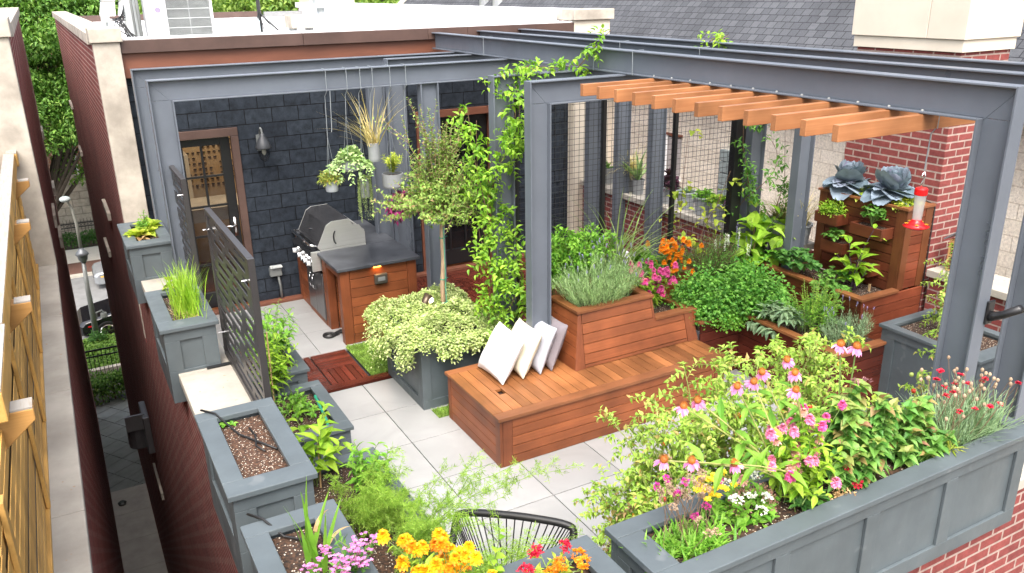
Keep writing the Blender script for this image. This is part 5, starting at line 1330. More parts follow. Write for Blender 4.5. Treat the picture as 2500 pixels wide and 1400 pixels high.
f.build('foliage', L_BEE, pl); s.build('stem', STEM, pl); f2.build('tip_leaf', leafm('bronze_tip_leaf', (.18, .32, .06), (.30, .33, .09), (.34, .18, .11)), pl)
for c in ((3.02, 2.25, 1.79), (3.12, 2.27, 1.76)):
    f = MB(); mound(f, c, (.02, .02, .018), 70, .014, .006, .2, 0, (1,), 6); f.build('seed_head', leafm('mauve_seed_head', (.22, .09, .10), (.34, .17, .17), trans=.1), pl)
for c in ((2.90, 2.08, 1.38), (2.93, 2.06, 1.32), (2.86, 2.12, 1.46)):
    f = MB(); mound(f, c, (.025, .02, .02), 60, .016, .012, .2, 0, (1,), 5); f.build('flower', P_RED, pl)
pl = plant('dianthus', (3.84, 2.20, 1.30), 'wiry grey green dianthus with crimson flowers at the steel post end of the front planter')
f = MB(); n = 1500; B = np.stack([rng.uniform(3.60, 4.06, n), rng.uniform(2.10, 2.34, n), np.full(n, 1.30)], 1)
f.blades(B, unit(np.stack([rng.normal(0, .5, n), rng.normal(0, .5, n), np.ones(n)], 1)), rng.uniform(.10, .26, n), .005, .3, 3); f.build('foliage', L_SAGE, pl)
s = MB()
for i in range(70):
    b = np.array([rng.uniform(3.58, 4.1), rng.uniform(2.10, 2.36), 1.32]); t = b + (rng.normal(.02, .07), rng.normal(0, .06), rng.uniform(.16, .33)); s.tube([b, (b + t) / 2, t], .0014, 4, False)
    if i % 4 == 0: f = MB(); rosette(f, t, 7, .020, .016, .3, .1, (1, 1), .2, .1, 2); f.build('flower', P_RED, pl)
    elif i < 60: f = MB(); f.ball(t, (.009, .009, .012), 6, 4); f.build('seed_head', C_TAN, pl)
s.build('stem', STEMB, pl)
f = MB(); rosette(f, (3.60, 2.10, 1.33), 14, .09, .012, .5, .5, layers=2); f.build('yellowing_tuft', L_YEL, pl)

# coneflowers: tall bare stems leaning to the left
cf = plant('coneflower', (2.66, 2.28, 1.30), 'tall pink coneflowers with rust cones leaning far out of the front planter')
heads = [(2.29, 2.26, 1.95), (2.37, 2.25, 1.955), (2.08, 2.26, 1.94), (2.01, 2.265, 1.93), (2.66, 2.34, 1.95), (2.46, 2.29, 1.96), (2.59, 2.23, 1.95), (1.69, 1.99, 1.93), (1.85, 2.02, 1.86), (2.07, 2.02, 1.78), (2.50, 2.14, 1.93)]
s = MB(); f = MB()
for i, h in enumerate(heads):
    b = np.array([2.62 + .02 * i, 2.27 + rng.normal(0, .03), 1.30]); h = np.array(h)
    p = np.stack([b, b * .6 + h * .4 + (.03, 0, .03), b * .25 + h * .75 + (.01, 0, .02), h]); s.tube(p, (.004, .0035, .003, .003), 6, False)
    leafy(f, p, 6, .11, .035, .12, .7, .9, .2, .5, 1)
    daisy(h, .040, cf, (rng.normal(.25, .2), rng.normal(-.2, .2)))
s.build('stem', leafm('pale_stem', (.40, .42, .12), (.5, .5, .18), trans=.1), cf); f.build('foliage', L_FRESH, cf)
cf = plant('coneflower', (3.05, 2.40, 1.30), 'pair of deep pink coneflowers standing highest above the tomatoes')
s = MB(); f = MB()
for h in ((2.985, 2.33, 1.955), (3.045, 2.29, 1.945)):
    b = np.array([3.03, 2.30, 1.30]); h = np.array(h); p = np.stack([b, (b + h) / 2 + (.02, .01, 0), h]); s.tube(p, .0035, 6, False); leafy(f, p, 6, .10, .03, .1, .7, .9, .2, .5, 1)
    daisy(h, .046, cf, (.2, .05))
s.build('stem', STEM, cf); f.build('foliage', L_FRESH, cf)

def tomato(base, tips, label, nl=34, fr=10, r=.015, grp='tomato plants', dry=0):
    pl = plant('tomato_plant', base, label, group=grp)
    f = MB(); s = MB(); d = MB(); paths = []
    for i, tp in enumerate(tips):
        p = curve(np.asarray(base) + rng.normal(0, .06, 3) * (1, 1, 0), tp, .10, 9, .018); paths.append(p); s.tube(p, np.linspace(.007, .0025, 9), 6, False)
        for t in np.linspace(.16, 1, nl):
            b, T = along(p, np.array([t])); dr = unit(rng.standard_normal(3) * np.array([1, 1, .45]) + (0, 0, .15)); ln = rng.uniform(.10, .19)
            q = np.stack([b[0], b[0] + dr * ln * .5 + (0, 0, .015), b[0] + dr * ln - (0, 0, .03)])
            tgt = d if (dry and t < .4 and rng.random() < dry) else f
            s.tube(q, .0016, 4, False); leafy(tgt, q, 14, .036, .020, .15, 1, .9, .1, .45, 2, (.9, 1, .45), .25)
    f.build('foliage', L_TOM, pl); s.build('stem', leafm('tomato_stem', (.26, .32, .08), (.34, .40, .12), trans=.1), pl, smooth=True)
    if dry: d.build('withered_leaf', L_DRY, pl)
    for i in range(fr):
        p = paths[i % len(paths)]; q, _ = along(p, rng.uniform(.35, .95, 1)); q = q[0] + rng.normal(0, .035, 3) + (0, -.03, -.03)
        fruits(pl, [q], r, (M_TOMR, M_TOMO, M_TOMG, M_TOMO)[i % 4])
    return pl
tomato((2.45, 2.95, .42), [(2.20, 3.05, 1.05), (2.35, 3.15, 1.3), (2.25, 3.2, .85), (2.55, 3.1, 1.45), (2.42, 2.85, 1.5), (2.28, 2.8, 1.0), (2.6, 2.9, 1.35), (2.5, 2.75, 1.2), (2.15, 2.95, .75), (2.35, 2.9, 1.15), (2.6, 2.75, 1.5)], 'sprawling tomato plant with red and orange fruit and dried lower leaves near the chair', fr=22, dry=.8)
tomato((2.95, 2.95, .42), [(2.75, 3.1, 1.55), (2.9, 2.9, 1.65), (3.05, 3.05, 1.6), (2.8, 2.8, 1.5), (3.1, 2.8, 1.55), (2.7, 2.95, 1.35), (3.0, 2.75, 1.4), (2.85, 3.05, 1.2), (3.15, 2.95, 1.65), (2.72, 2.72, 1.6)], 'tall yellow green tomato plant behind the coneflowers', fr=16)
tomato((3.45, 2.95, .42), [(3.3, 3.0, 1.65), (3.45, 2.9, 1.7), (3.6, 3.0, 1.6), (3.35, 2.8, 1.5), (3.6, 2.8, 1.55), (3.75, 2.9, 1.6), (3.55, 2.75, 1.3), (3.3, 2.72, 1.35), (3.7, 2.75, 1.2)], 'tomato plant with clusters of orange fruit behind the bee balm', fr=16)
tomato((4.58, 2.93, .42), [(4.44, 2.75, 1.75), (4.52, 2.8, 1.5), (4.42, 2.85, 1.25), (4.66, 2.82, 1.2), (4.5, 2.75, 1.05), (4.38, 2.72, 1.0)], 'thin tall tomato plant with orange fruit before the post with flagpole holder', nl=10, fr=9)
tomato((6.3, 3.9, .70), [(6.35, 4.0, 1.35), (6.25, 3.95, 1.2), (6.4, 3.8, 1.25), (6.3, 3.75, 1.05), (6.2, 3.85, .95), (6.45, 4.0, 1.1)], 'tomato vine in the tall grey planter against the chimney', nl=10, fr=4)
pl = plant('squash', (3.98, 2.80, .45), 'lime green leafy vine at the foot of the front steel post')
stems_plant(pl, (3.98, 2.80, .45), dome_tips((3.98, 2.75, .45), 8, .25, .2, .95, .3, .3), L_YEL, 7, .09, .07, t0=.4)
m = MB().tube([(2.30, 2.85, .9), (2.38, 2.80, .95), (2.48, 2.82, .98), (2.36, 2.86, .93)], .006, 5).tube([(2.27, 2.9, .7), (2.32, 2.85, .7)], .008, 5)
tag(m.build('plant_tie', GREENTIE), 'green plant tie holding the tomato stems with dried leaves', 'tie')

# ------------------------------------------------------------------ beds behind the bench
def lavender(base, n, rx, ry, h, label, ml=L_GREY, fl=True, nf=40):
    pl = plant('lavender', base, label); f = MB(); s = MB(); v = MB()
    for i in range(n):
        a = rng.uniform(0, 6.28); q = math.sqrt(rng.random()); b = np.array([base[0] + rx * .6 * q * math.cos(a), base[1] + ry * .6 * q * math.sin(a), base[2]])
        t = b + np.array([rx * .55 * q * math.cos(a), ry * .55 * q * math.sin(a), h * rng.uniform(.6, 1) * (1 - .35 * q)]) + rng.normal(0, .03, 3)
        p = np.stack([b, b * .5 + t * .5 + (0, 0, .02), t]); s.tube(p, .0012, 3, False)
        leafy(f, p, 20, .042, .0052, .08, .85, .55, .35, .1, 2, (1,), .3, fold=0)
        if fl and i < nf:
            t2 = t + np.array([rng.normal(0, .02), rng.normal(0, .02), rng.uniform(.05, .13)]); s.tube([t, t2], .0009, 3, False); leafy(v, np.stack([t * .25 + t2 * .75, t2 + (0, 0, .01)]), 14, .012, .007, 0, 1, .8, .3, 0, 3, (1,), .1)
    f.build('foliage', ml, pl); s.build('stem', ml, pl)
    if fl: v.build('flower', P_LAV, pl)
    return pl
lavender((3.98, 5.70, .86), 400, .44, .30, .52, 'silvery lavender bush on top of the bench backrest', nf=60)
hd = [(4.62 + rng.normal(0, .12), 5.72 + rng.normal(0, .10), .82 + .30 * rng.random()) for _ in range(48)]
pompon_plant('zinnia', (4.62, 5.80, .65), hd, 'clump of bright pink zinnias in the lower step of the bench backrest', P_PINK, .034, L_LIME, 9, .07, .03, extra=26, h=.28, rx=.17)
hd = [(5.05 + rng.normal(0, .11), 5.93 + rng.normal(0, .07), .92 + .30 * rng.random()) for _ in range(46)]
pompon_plant('marigold', (5.05, 6.06, .82), hd, 'small orange marigolds between pink zinnias and the trellis', P_ORG, .032, L_MID, 9, .06, .014, extra=18, h=.3, rx=.16)
pl = plant('basil', (4.74, 6.05, .82), 'round bright green basil behind the pink zinnias')
f = MB(); mound(f, (4.74, 6.03, .92), (.15, .14, .22), 650, .055, .04, .6, .4); f.build('foliage', L_FRESH, pl); MB().tube([(4.74, 6.05, .82), (4.74, 6.04, 1.0)], .006, 6).build('stem', STEM, pl)
pl = plant('lemongrass', (4.42, 6.08, .82), 'tall arching lemongrass in front of the wire trellis')
f = MB(); n = 95; B = np.stack([rng.normal(4.42, .05, n), rng.normal(6.05, .03, n), np.full(n, .82)], 1)
f.blades(B, unit(np.stack([rng.normal(0, .32, n), rng.normal(-.06, .16, n), np.ones(n)], 1)), rng.uniform(.5, 1.15, n), .017, rng.uniform(.6, 1.7, n), 9); f.build('foliage', leafm('lemongrass_blade', (.16, .28, .06), (.34, .44, .16), trans=.3), pl)
pl = plant('tomato_plant', (3.95, 6.05, .82), 'dense green tomato foliage behind the lavender and the steel post')
f = MB(); s = MB()
for tp in dome_tips((3.92, 5.98, .82), 40, .50, .18, .74, .3, .3):
    p = curve((tp[0] * .5 + 3.92 * .5, 6.06, .82), tp, .05, 6, .015); s.tube(p, .004, 5, False)
    for t in np.linspace(.3, 1, 9):
        b, T = along(p, np.array([t])); dr = unit(rng.standard_normal(3) * (1, 1, .4) + (0, -.3, .15)); ln = rng.uniform(.08, .15)
        leafy(f, np.stack([b[0], b[0] + dr * ln * .5 + (0, 0, .01), b[0] + dr * ln - (0, 0, .02)]), 8, .05, .03, .2, 1, .9, .1, .4, 2, (.9, 1, .45), .2)
f.build('foliage', L_FRESH, pl); s.build('stem', STEM, pl)
fruits(pl, [(4.05, 5.94, 1.22), (4.12, 5.95, 1.28), (4.2, 5.93, 1.2)], .018, M_TOMG)
pl = plant('rosemary', (5.55, 6.02, .55), 'dark needle leaved rosemary bush before the trellis')
f = MB(); s = MB()
for tp in dome_tips((5.52, 5.95, .6), 120, .38, .22, .68, .35, .4):
    p = curve((tp[0] * .4 + 5.52 * .6, 6.0, .6), tp, .03, 5, .01); s.tube(p, .0025, 4, False); leafy(f, p, 30, .045, .006, .2, 1, .8, .2, .15, 2, (1,), .2)
f.build('foliage', L_MID, pl); s.build('stem', STEMB, pl)
pl = plant('salvia', (5.78, 5.95, .55), 'white and pale blue flower spikes of salvia beside the rosemary')
f = MB(); s = MB()
for i, tp in enumerate(dome_tips((5.78, 5.93, .55), 26, .24, .16, .66, .25, .3)):
    p = curve((tp[0] * .5 + 5.78 * .5, 5.95, .55), tp, .02, 5, .01); s.tube(p, .002, 4, False); leafy(f, p, 12, .06, .02, .2, .85, .9, .2, .3)
    if i < 16: v = MB(); leafy(v, np.stack([p[-1], p[-1] + (0, 0, .05), p[-1] + (rng.normal(0, .01), 0, .11)]), 26, .017, .012, 0, 1, .9, .2, .1, 3, (1,), .3); v.build('flower', P_WHT if i % 3 else P_LAV, pl)
f.build('foliage', L_MID, pl); s.build('stem', STEM, pl)
def herb(name, base, r, n, L, W, m, label, clump=22, z=0, prof=(.9, 1, .6), up=.4, droop=.35):
    pl = plant(name, base, label); f = MB()
    mound(f, (base[0], base[1], base[2] + z), r, n, L, W, up, droop, prof, clump, .55)
    f.build('foliage', m, pl)
    s = MB()
    for tp in dome_tips(base, 14, r[0] * .7, r[1] * .7, r[2] * .7): s.tube([base, (np.array(base) + tp) / 2, tp], .0025, 4, False)
    s.build('stem', STEM, pl)
    return pl
herb('parsley', (5.12, 5.60, .56), (.40, .38, .47), 7500, .032, .029, L_PARS, 'big mound of bright curly parsley just behind the bench end', 26)
herb('parsley', (5.62, 5.45, .56), (.38, .42, .46), 7500, .033, .030, L_PARS, 'second mound of bright parsley against the strawberry bed', 26)
herb('oregano', (5.20, 5.42, .50), (.28, .20, .22), 2200, .026, .022, L_FRESH, 'low oregano trailing over the corner of the herb bed', 14)
pl = plant('sage', (5.52, 4.98, .56), 'grey green sage with soft long leaves hanging over the herb bed edge')
f = MB()
for tp in dome_tips((5.52, 4.98, .56), 30, .20, .2, .22, .4, .5): rosette(f, tp, 9, .085, .032, .3, .6, (.8, 1, .7), .35)
for k in range(10): rosette(f, (5.38 + rng.normal(0, .02), 5.0 + rng.normal(0, .12), .56), 5, .09, .034, -.3, .6, (.8, 1, .7), .4)
f.build('foliage', L_SAGE, pl)
pl = plant('thai_basil', (5.68, 4.72, .56), 'pale green flowering basil spikes in the herb bed')
f = MB(); s = MB(); v = MB()
for i, tp in enumerate(dome_tips((5.66, 4.72, .56), 55, .27, .25, .54, .35, .3)):
    p = curve((tp[0] * .5 + 5.66 * .5, tp[1] * .5 + 4.72 * .5, .56), tp, .02, 5, .008); s.tube(p, .002, 4, False); leafy(f, p, 9, .05, .018, .15, .6, .9, .2, .3)
    leafy(v, np.stack([p[2], p[3], p[4]]), 26, .012, .012, 0, 1, .8, .1, .1, 4, (1,), .2)
f.build('foliage', L_FRESH, pl); s.build('stem', STEM, pl); v.build('flower_spike', L_LIME, pl)
lavender((5.72, 4.40, .56), 120, .26, .16, .34, 'blue green lavender with purple tips at the near end of the herb bed', L_SAGE, True, 14)
def strawberry(name, base, n, rx, ry, h, label, m=L_MID, L=.062, group=None, soft=1):
    pl = plant(name, base, label, group=group); f = MB(); s = MB()
    for tp in dome_tips(base, n, rx, ry, h, .4, .4):
        p = curve(base, tp, .02, 5, .006); s.tube(p, .0022, 4, False); rosette(f, tp, 3, L * rng.uniform(.8, 1.2), L * .85, .1, .35, (.95, 1.15, .85), .3, .25)
    f.build('foliage', m, pl); s.build('stem', STEM, pl); return pl
GSB = 'strawberry plants'
strawberry('strawberry_plant', (6.18, 5.45, .79), 44, .14, .26, .30, 'large dark strawberry plant at the far end of the strawberry bed', L_DARK, .07)
strawberry('strawberry_plant', (6.12, 5.75, .79), 26, .10, .22, .22, 'bright green strawberry plant leaning over the far bed edge', L_FRESH, .065)
strawberry('strawberry_plant', (6.22, 5.02, .79), 30, .16, .20, .20, 'small strawberry plant in the middle of the bed', L_MID, .05)
strawberry('strawberry_plant', (6.08, 4.92, .79), 34, .12, .20, .10, 'strawberry runners spilling over the front edge of the bed', L_MID, .055)
herb('strawberry_plant', (5.94, 4.86, .60), (.09, .20, .22), 260, .06, .055, L_MID, 'strawberry leaves hanging down outside the bed rim', 8)
def eggplant(base, tips, label, L, W, m, fruit=None):
    pl = plant('eggplant', base, label)
    stems_plant(pl, base, tips, m, 6, L, W, mat('dark_stem', (.07, .04, .07), rough=.6), .006, .35, .25, .45, 1, (.9, 1.05, .6), .01)
    MB().tube([np.array(base) + (.02, 0, 0), np.array(base) + (.02, 0, .38)], .005, 6).build('stake', STAKE, pl)
    if fruit: MB().lathe(fruit, [(.012, -.075), (.034, -.06), (.04, -.03), (.03, .03), (.018, .075)], 14).build('fruit', mat('aubergine_skin', (.008, .004, .01), rough=.15), pl, smooth=True)
eggplant((6.11, 6.0, .79), [(5.98, 5.9, 1.3), (6.1, 5.72, 1.22), (6.28, 5.82, 1.32), (5.96, 6.08, 1.12), (6.2, 6.05, 1.42), (5.92, 5.82, 1.0), (6.15, 5.68, 1.02)], 'big leaved eggplant with one dark fruit at the far end of the bed', .26, .145, L_LIME, (6.12, 5.8, .98))
eggplant((6.33, 4.88, .79), [(6.25, 4.95, 1.3), (6.30, 4.80, 1.2), (6.36, 4.75, 1.05), (6.22, 5.02, 1.12), (6.38, 4.78, 1.4), (6.28, 4.95, .98)], 'tall sparse eggplant with yellowing leaves in front of the planting wall', .17, .085, L_LIME)
m = MB().tube([(6.10, 6.0, .55), (6.04, 5.88, 1.12)], .007, 6); tag(m.build('bamboo_stake', STAKE), 'bamboo stake leaning at the far end of the strawberry bed', 'stake')
m = MB().box(6.42, 6.428, 4.77, 4.79, .78, .86); tag(m.build('plant_label', STAKE), 'wooden plant label in the strawberry bed soil', 'plant label')
# on and in the planting wall
def cabbage(c, r, label, seed):
    pl = plant('red_cabbage', c, label, group='red cabbages'); f = MB()
    q = np.random.default_rng(seed); c_ = np.array(c); u, v = np.meshgrid(np.linspace(0, 1, 7), np.linspace(-1, 1, 7), indexing='ij')
    idx = np.arange(49).reshape(7, 7); fq = np.stack([idx[:-1, :-1], idx[1:, :-1], idx[1:, 1:], idx[:-1, 1:]], -1).reshape(-1, 4)
    for ring, (k, e, L, z0) in enumerate(((7, -.02, 1.20, .0), (9, .22, 1.0, .05), (10, .48, .84, .13), (10, .78, .70, .22), (8, 1.05, .56, .30), (5, 1.35, .42, .36))):
        for i in range(k):
            az = (i + .5 * (ring % 2)) * 6.283 / k + q.normal(0, .28); el = e + q.normal(0, .17); ln = r * L * q.uniform(.8, 1.15)
            D = np.array([math.cos(az) * math.cos(el), math.sin(az) * math.cos(el), math.sin(el)]); S = np.array([-math.sin(az), math.cos(az), 0]); U = np.cross(S, D) * -1
            U = np.cross(D, S) if np.cross(D, S)[2] > 0 or el > 1.2 else np.cross(S, D)
            w = ln * .52 * np.sin(np.pi * (.06 + .86 * u ** .75)) ** .7
            curl = (.34 * (el > .3) - .30 * (el <= .3)) * u ** 2 * ln + .26 * v ** 2 * w + .025 * ln * np.sin(v * 7 + i) * u
            f.add((c_ + (0, 0, r * z0) + D * (ln * u)[..., None] + S * (w * v)[..., None] + U * curl[..., None]).reshape(-1, 3), fq)
    f.build('leaf_head', L_CAB, pl, smooth=True)
    MB().lathe((c[0], c[1], c[2] - .08), [(.02, 0), (.02, .1)], 8).build('stem', STEM, pl)
cabbage((6.70, 4.90, 1.68), .225, 'blue grey red cabbage beside the feeder on the planting wall', 1)
cabbage((6.68, 5.36, 1.67), .225, 'blue grey red cabbage above the sedum box on the planting wall', 2)
herb('lettuce', (6.68, 4.72, 1.57), (.13, .11, .10), 420, .05, .045, L_YEL, 'lime green lettuce edging beside the cabbages', 10)
herb('lettuce', (6.64, 5.14, 1.57), (.08, .09, .12), 160, .06, .045, L_YEL, 'lime green lettuce leaves between the two cabbages', 6)
(y, z) = WB[0]
herb('sedum', (6.46, y, z), (.10, .15, .16), 700, .035, .012, L_LIME, 'starry lime sedum in its little wall box under the cabbage', 16, prof=(1, 1))
(y, z) = WB[1]
strawberry('strawberry_plant', (6.46, y, z), 30, .10, .14, .20, 'strawberry plant in the wall box below the lettuce edging', L_MID, .05)
(y, z) = WB[2]
strawberry('strawberry_plant', (6.45, y + .03, z), 20, .09, .10, .14, 'small strawberry plant in the wall box underneath the sedum', L_MID, .042)

# ------------------------------------------------------------------ hanging pots under the front left beam
def hang(x, y, zt, zb, r, label, m=POTG):
    p = thing('hanging_pot', (x, y, zb), label, 'hanging pot', 'pots hanging under the steel beam')
    MB().lathe((x, y, zb), [(r * .92, 0), (r, .02), (r, zt - zb), (r * .9, zt - zb), (r * .88, zt - zb - .03)], 20).build('pot', m, p, smooth=False)
    MB().tube([(x, y, zt - .03), (x, y, zt - .028)], r * .86, 12).build('soil', DRYSOIL, p)
    k = MB().tube([(x + .02, 7.605, 2.65), (x + .02, 7.603, 2.843), (x + .02, 7.715, 2.845), (x + .02, 7.717, 2.65)], .003, 5).tube([(x + .02, 7.61, 2.65), (x + .01, y, 2.60), (x, y, zt + .42)], .003, 5)
    for a in (0, 2.1, 4.2): k.tube([(x, y, zt + .42), (x + r * .9 * math.cos(a), y + r * .9 * math.sin(a), zt - .01)], .0014, 4)
    k.build('hanging_rope', ROPE, p)
    return (x, y, zt - .03)
b = hang(2.24, 7.65, 1.81, 1.71, .060, 'pale grey pot of mossy succulents, hung below the ivy pot', POTP)
herb('succulent', (b[0], b[1], b[2] + .02), (.13, .13, .12), 900, .035, .008, leafm('moss_leaf', (.16, .24, .03), (.38, .42, .07), (.5, .25, .08), trans=.2), 'yellow green and rust succulent in the hanging pot below the ivy', 14, prof=(1,))
b = hang(2.435, 7.65, 1.99, 1.89, .085, 'grey pot smothered in trailing variegated ivy')
pl = plant('ivy', b, 'pale variegated ivy trailing round a hanging pot'); f = MB(); mound(f, (b[0], b[1], b[2] + .02), (.13, .13, .16), 560, .038, .034, .3, .3, (1.1, .8), 14, .5)
for a in np.linspace(0, 6.2, 15):
    l = rng.uniform(.06, .17); d = np.array([math.cos(a), math.sin(a), 0]); leafy(f, np.stack([np.array(b) + d * .07 + (0, 0, .06), np.array(b) + d * .17, np.array(b) + d * (.16 + l * .5) - (0, 0, l * .5), np.array(b) + d * (.18 + l * .6) - (0, 0, l)]), 18, .04, .036, .1, 1, .9, .1, .2, 2, (1.1, .8), .2)
f.build('foliage', leafm('ivy_leaf', (.20, .34, .11), (.46, .58, .26), trans=.25), pl)
b = hang(2.685, 7.65, 2.13, 1.95, .057, 'tall grey pot of dry grass, highest of the hanging pots')
pl = plant('dry_grass', b, 'half dried straw coloured grass in the highest hanging pot'); f = MB(); n = 70
B = np.stack([rng.normal(b[0], .025, n), rng.normal(b[1], .025, n), np.full(n, b[2])], 1); D = np.stack([rng.normal(-.25, .45, n), rng.normal(0, .3, n), np.ones(n)], 1)
f.blades(B, unit(D), rng.uniform(.2, .62, n), .010, rng.uniform(.1, .9, n), 6); f.build('foliage', L_STRAW, pl)
f = MB(); mound(f, b, (.05, .05, .05), 160, .02, .006, .2, 0, (1,), 6); f.build('root_ball', L_DRY, pl)
b = hang(2.565, 7.65, 1.80, 1.61, .046, 'slim grey pot hidden by strings of beads plant')
pl = plant('string_of_pearls', b, 'trailing string of pearls hanging in long threads from its pot'); f = MB()
for a in rng.uniform(0, 6.28, 46):
    l = rng.uniform(.15, .42); d = np.array([math.cos(a), math.sin(a), 0]) * .058; p = np.stack([np.array(b) + d * .3 + (0, 0, .05), np.array(b) + d + (0, 0, .03), np.array(b) + d * 1.15 - (0, 0, l * .5), np.array(b) + d * 1.15 + rng.normal(0, .008, 3) - (0, 0, l)])
    leafy(f, p, int(30 + l * 130), .011, .010, .05, 1, .9, -.1, .1, 2, (1.1,), .05)
f.build('foliage', leafm('pearl_leaf', (.14, .22, .06), (.32, .38, .14), trans=.1), pl)
b = hang(2.86, 7.65, 1.81, 1.67, .105, 'wide grey pot of fern partly hidden behind the tree crown')
pl = plant('fern', b, 'yellow green fern in the wide hanging pot'); f = MB()
for tp in dome_tips(b, 20, .13, .13, .26, .3, .3): leafy(f, curve(b, tp, .03, 5), 22, .05, .014, .15, 1, .9, .2, .2, 2)
f.build('foliage', L_YEL, pl)
b = hang(3.02, 7.65, 1.62, 1.52, .08, 'grey pot of magenta leaves, lowest behind the tree crown')
pl = plant('tradescantia', b, 'dark magenta tradescantia drooping under the tree crown'); f = MB(); mound(f, (b[0] - .08, b[1] - .05, b[2] - .13), (.16, .13, .18), 300, .07, .034, -.2, .4, (.9, 1, .5), 12, .6, False); f.build('foliage', L_MAG, pl)
MB().tube([(2.29, 7.61, 2.65), (2.285, 7.64, 2.3), (2.28, 7.64, 2.27)], .004, 5).build('spare_rope', ROPE, perg)

# ------------------------------------------------------------------ pots on the right parapet
def bucket(x, y, r0, r1, h, label, m=POTP):
    p = thing('plant_pot', (x, y, 1.0), label, 'plant pot', 'grey pots along the brick parapet')
    MB().lathe((x, y, 1.003), [(r0, 0), (r1 * .98, h * .9), (r1 * 1.06, h * .91), (r1 * 1.06, h), (r1 * .94, h), (r1 * .93, h - .03)], 22).build('pot', m, p)
    MB().tube([(x, y, 1.003 + h - .035), (x, y, 1.003 + h - .03)], r1 * .92, 14).build('soil', SOIL, p)
    return (x, y, 1.003 + h - .03)
def agave(name, b, n, L, W, m, label, elev=.8):
    pl = plant(name, b, label); f = MB(); rosette(f, b, n, L, W, elev, .2, (1.3, .9, .5), .3, .5, 2); f.build('foliage', m, pl)
b = bucket(6.46, 9.07, .07, .09, .21, 'pale pot of aloe at the house end of the brick parapet', POTG); agave('aloe', b, 8, .17, .03, L_MID, 'small aloe in the pot at the house end of the parapet')
b = bucket(6.44, 8.57, .075, .095, .2, 'grey pot of dry straw grass beside the agave pot', POTG)
pl = plant('dry_grass', b, 'tangled straw coloured dry grass behind the trellis'); f = MB(); n = 240
B = np.stack([rng.normal(b[0], .04, n), rng.normal(b[1], .05, n), np.full(n, b[2])], 1); f.blades(B, unit(np.stack([rng.normal(0, .35, n), rng.normal(0, .35, n), np.ones(n)], 1)), rng.uniform(.25, .55, n), .007, rng.uniform(.3, 2.2, n), 6); f.build('foliage', L_STRAW, pl)
b = bucket(6.42, 8.34, .065, .08, .19, 'narrow grey pot of a tall agave leaf', POTG); agave('agave', b, 6, .46, .05, L_GREY, 'tall grey agave spears behind the trellis', 1.0)
names = [('purple_heuchera', L_PURP, 'purple heuchera pot'), ('echeveria', L_GREY, ''), ('herb', L_FRESH, ''), ('herb', L_LIME, ''), ('purple_heuchera', L_PURP, '')]
for i, (y, kind, lab) in enumerate(((7.78, 'purple', 'grey bucket of dark purple leaves next to a steel post'), (7.44, 'rosette', 'grey bucket of pale rosette succulents'), (7.14, 'green', 'grey bucket of low green herbs, tilted rim'), (6.84, 'lime', 'grey bucket of lime leaves between green herbs and purple black leaves'), (6.56, 'purple', 'grey bucket of purple black leaves beside the thick trellis post'))):
    b = bucket(6.45 - .04 * (i == 3), y, .085, .115, .21, lab)
    if kind == 'purple':
        pl = plant('heuchera', b, 'dark purple foliage in ' + ('the grey bucket next to a steel post' if i == 0 else 'the grey bucket by the thick trellis post')); f = MB(); mound(f, (b[0], b[1], b[2] + .02), (.13, .13, .13), 200, .075, .06, .2, .4); rosette(f, (b[0], b[1], b[2] + .15), 10, .12, .04, 1.0, layers=2); f.build('foliage', L_PURP, pl)
    elif kind == 'rosette': agave('echeveria', b, 11, .13, .03, L_SAGE, 'pale green rosette succulents in a grey bucket', .5)
    else: herb('potted_herb', b, (.14, .14, .12), 320, .045, .03, L_FRESH if kind == 'green' else L_LIME, 'green herbs in a grey bucket behind the trellis' if kind == 'green' else 'lime leaved herbs in a grey bucket behind the trellis', 10)
b = bucket(6.48, 6.0, .09, .12, .21, 'grey bucket of grassy sedge behind the strawberries'); pl = plant('sedge', b, 'brownish green sedge grass in a bucket by the steel post'); f = MB(); n = 160
B = np.stack([rng.normal(b[0], .03, n), rng.normal(b[1], .03, n), np.full(n, b[2])], 1); f.blades(B, unit(np.stack([rng.normal(0, .5, n), rng.normal(0, .5, n), np.ones(n)], 1)), rng.uniform(.15, .4, n), .006, .8, 5); f.build('foliage', leafm('sedge_blade', (.16, .22, .06), (.34, .28, .12)), pl)
b = bucket(6.50, 5.74, .09, .12, .21, 'grey bucket of dry grass squeezed between steel post and planting wall'); pl = plant('dry_grass', b, 'dry brown grass in the bucket squeezed beside the planting wall'); f = MB(); n = 130
B = np.stack([rng.normal(b[0], .03, n), rng.normal(b[1], .03, n), np.full(n, b[2])], 1); f.blades(B, unit(np.stack([rng.normal(0, .4, n), rng.normal(0, .4, n), np.ones(n)], 1)), rng.uniform(.2, .5, n), .006, .8, 5); f.build('foliage', L_STRAW, pl)
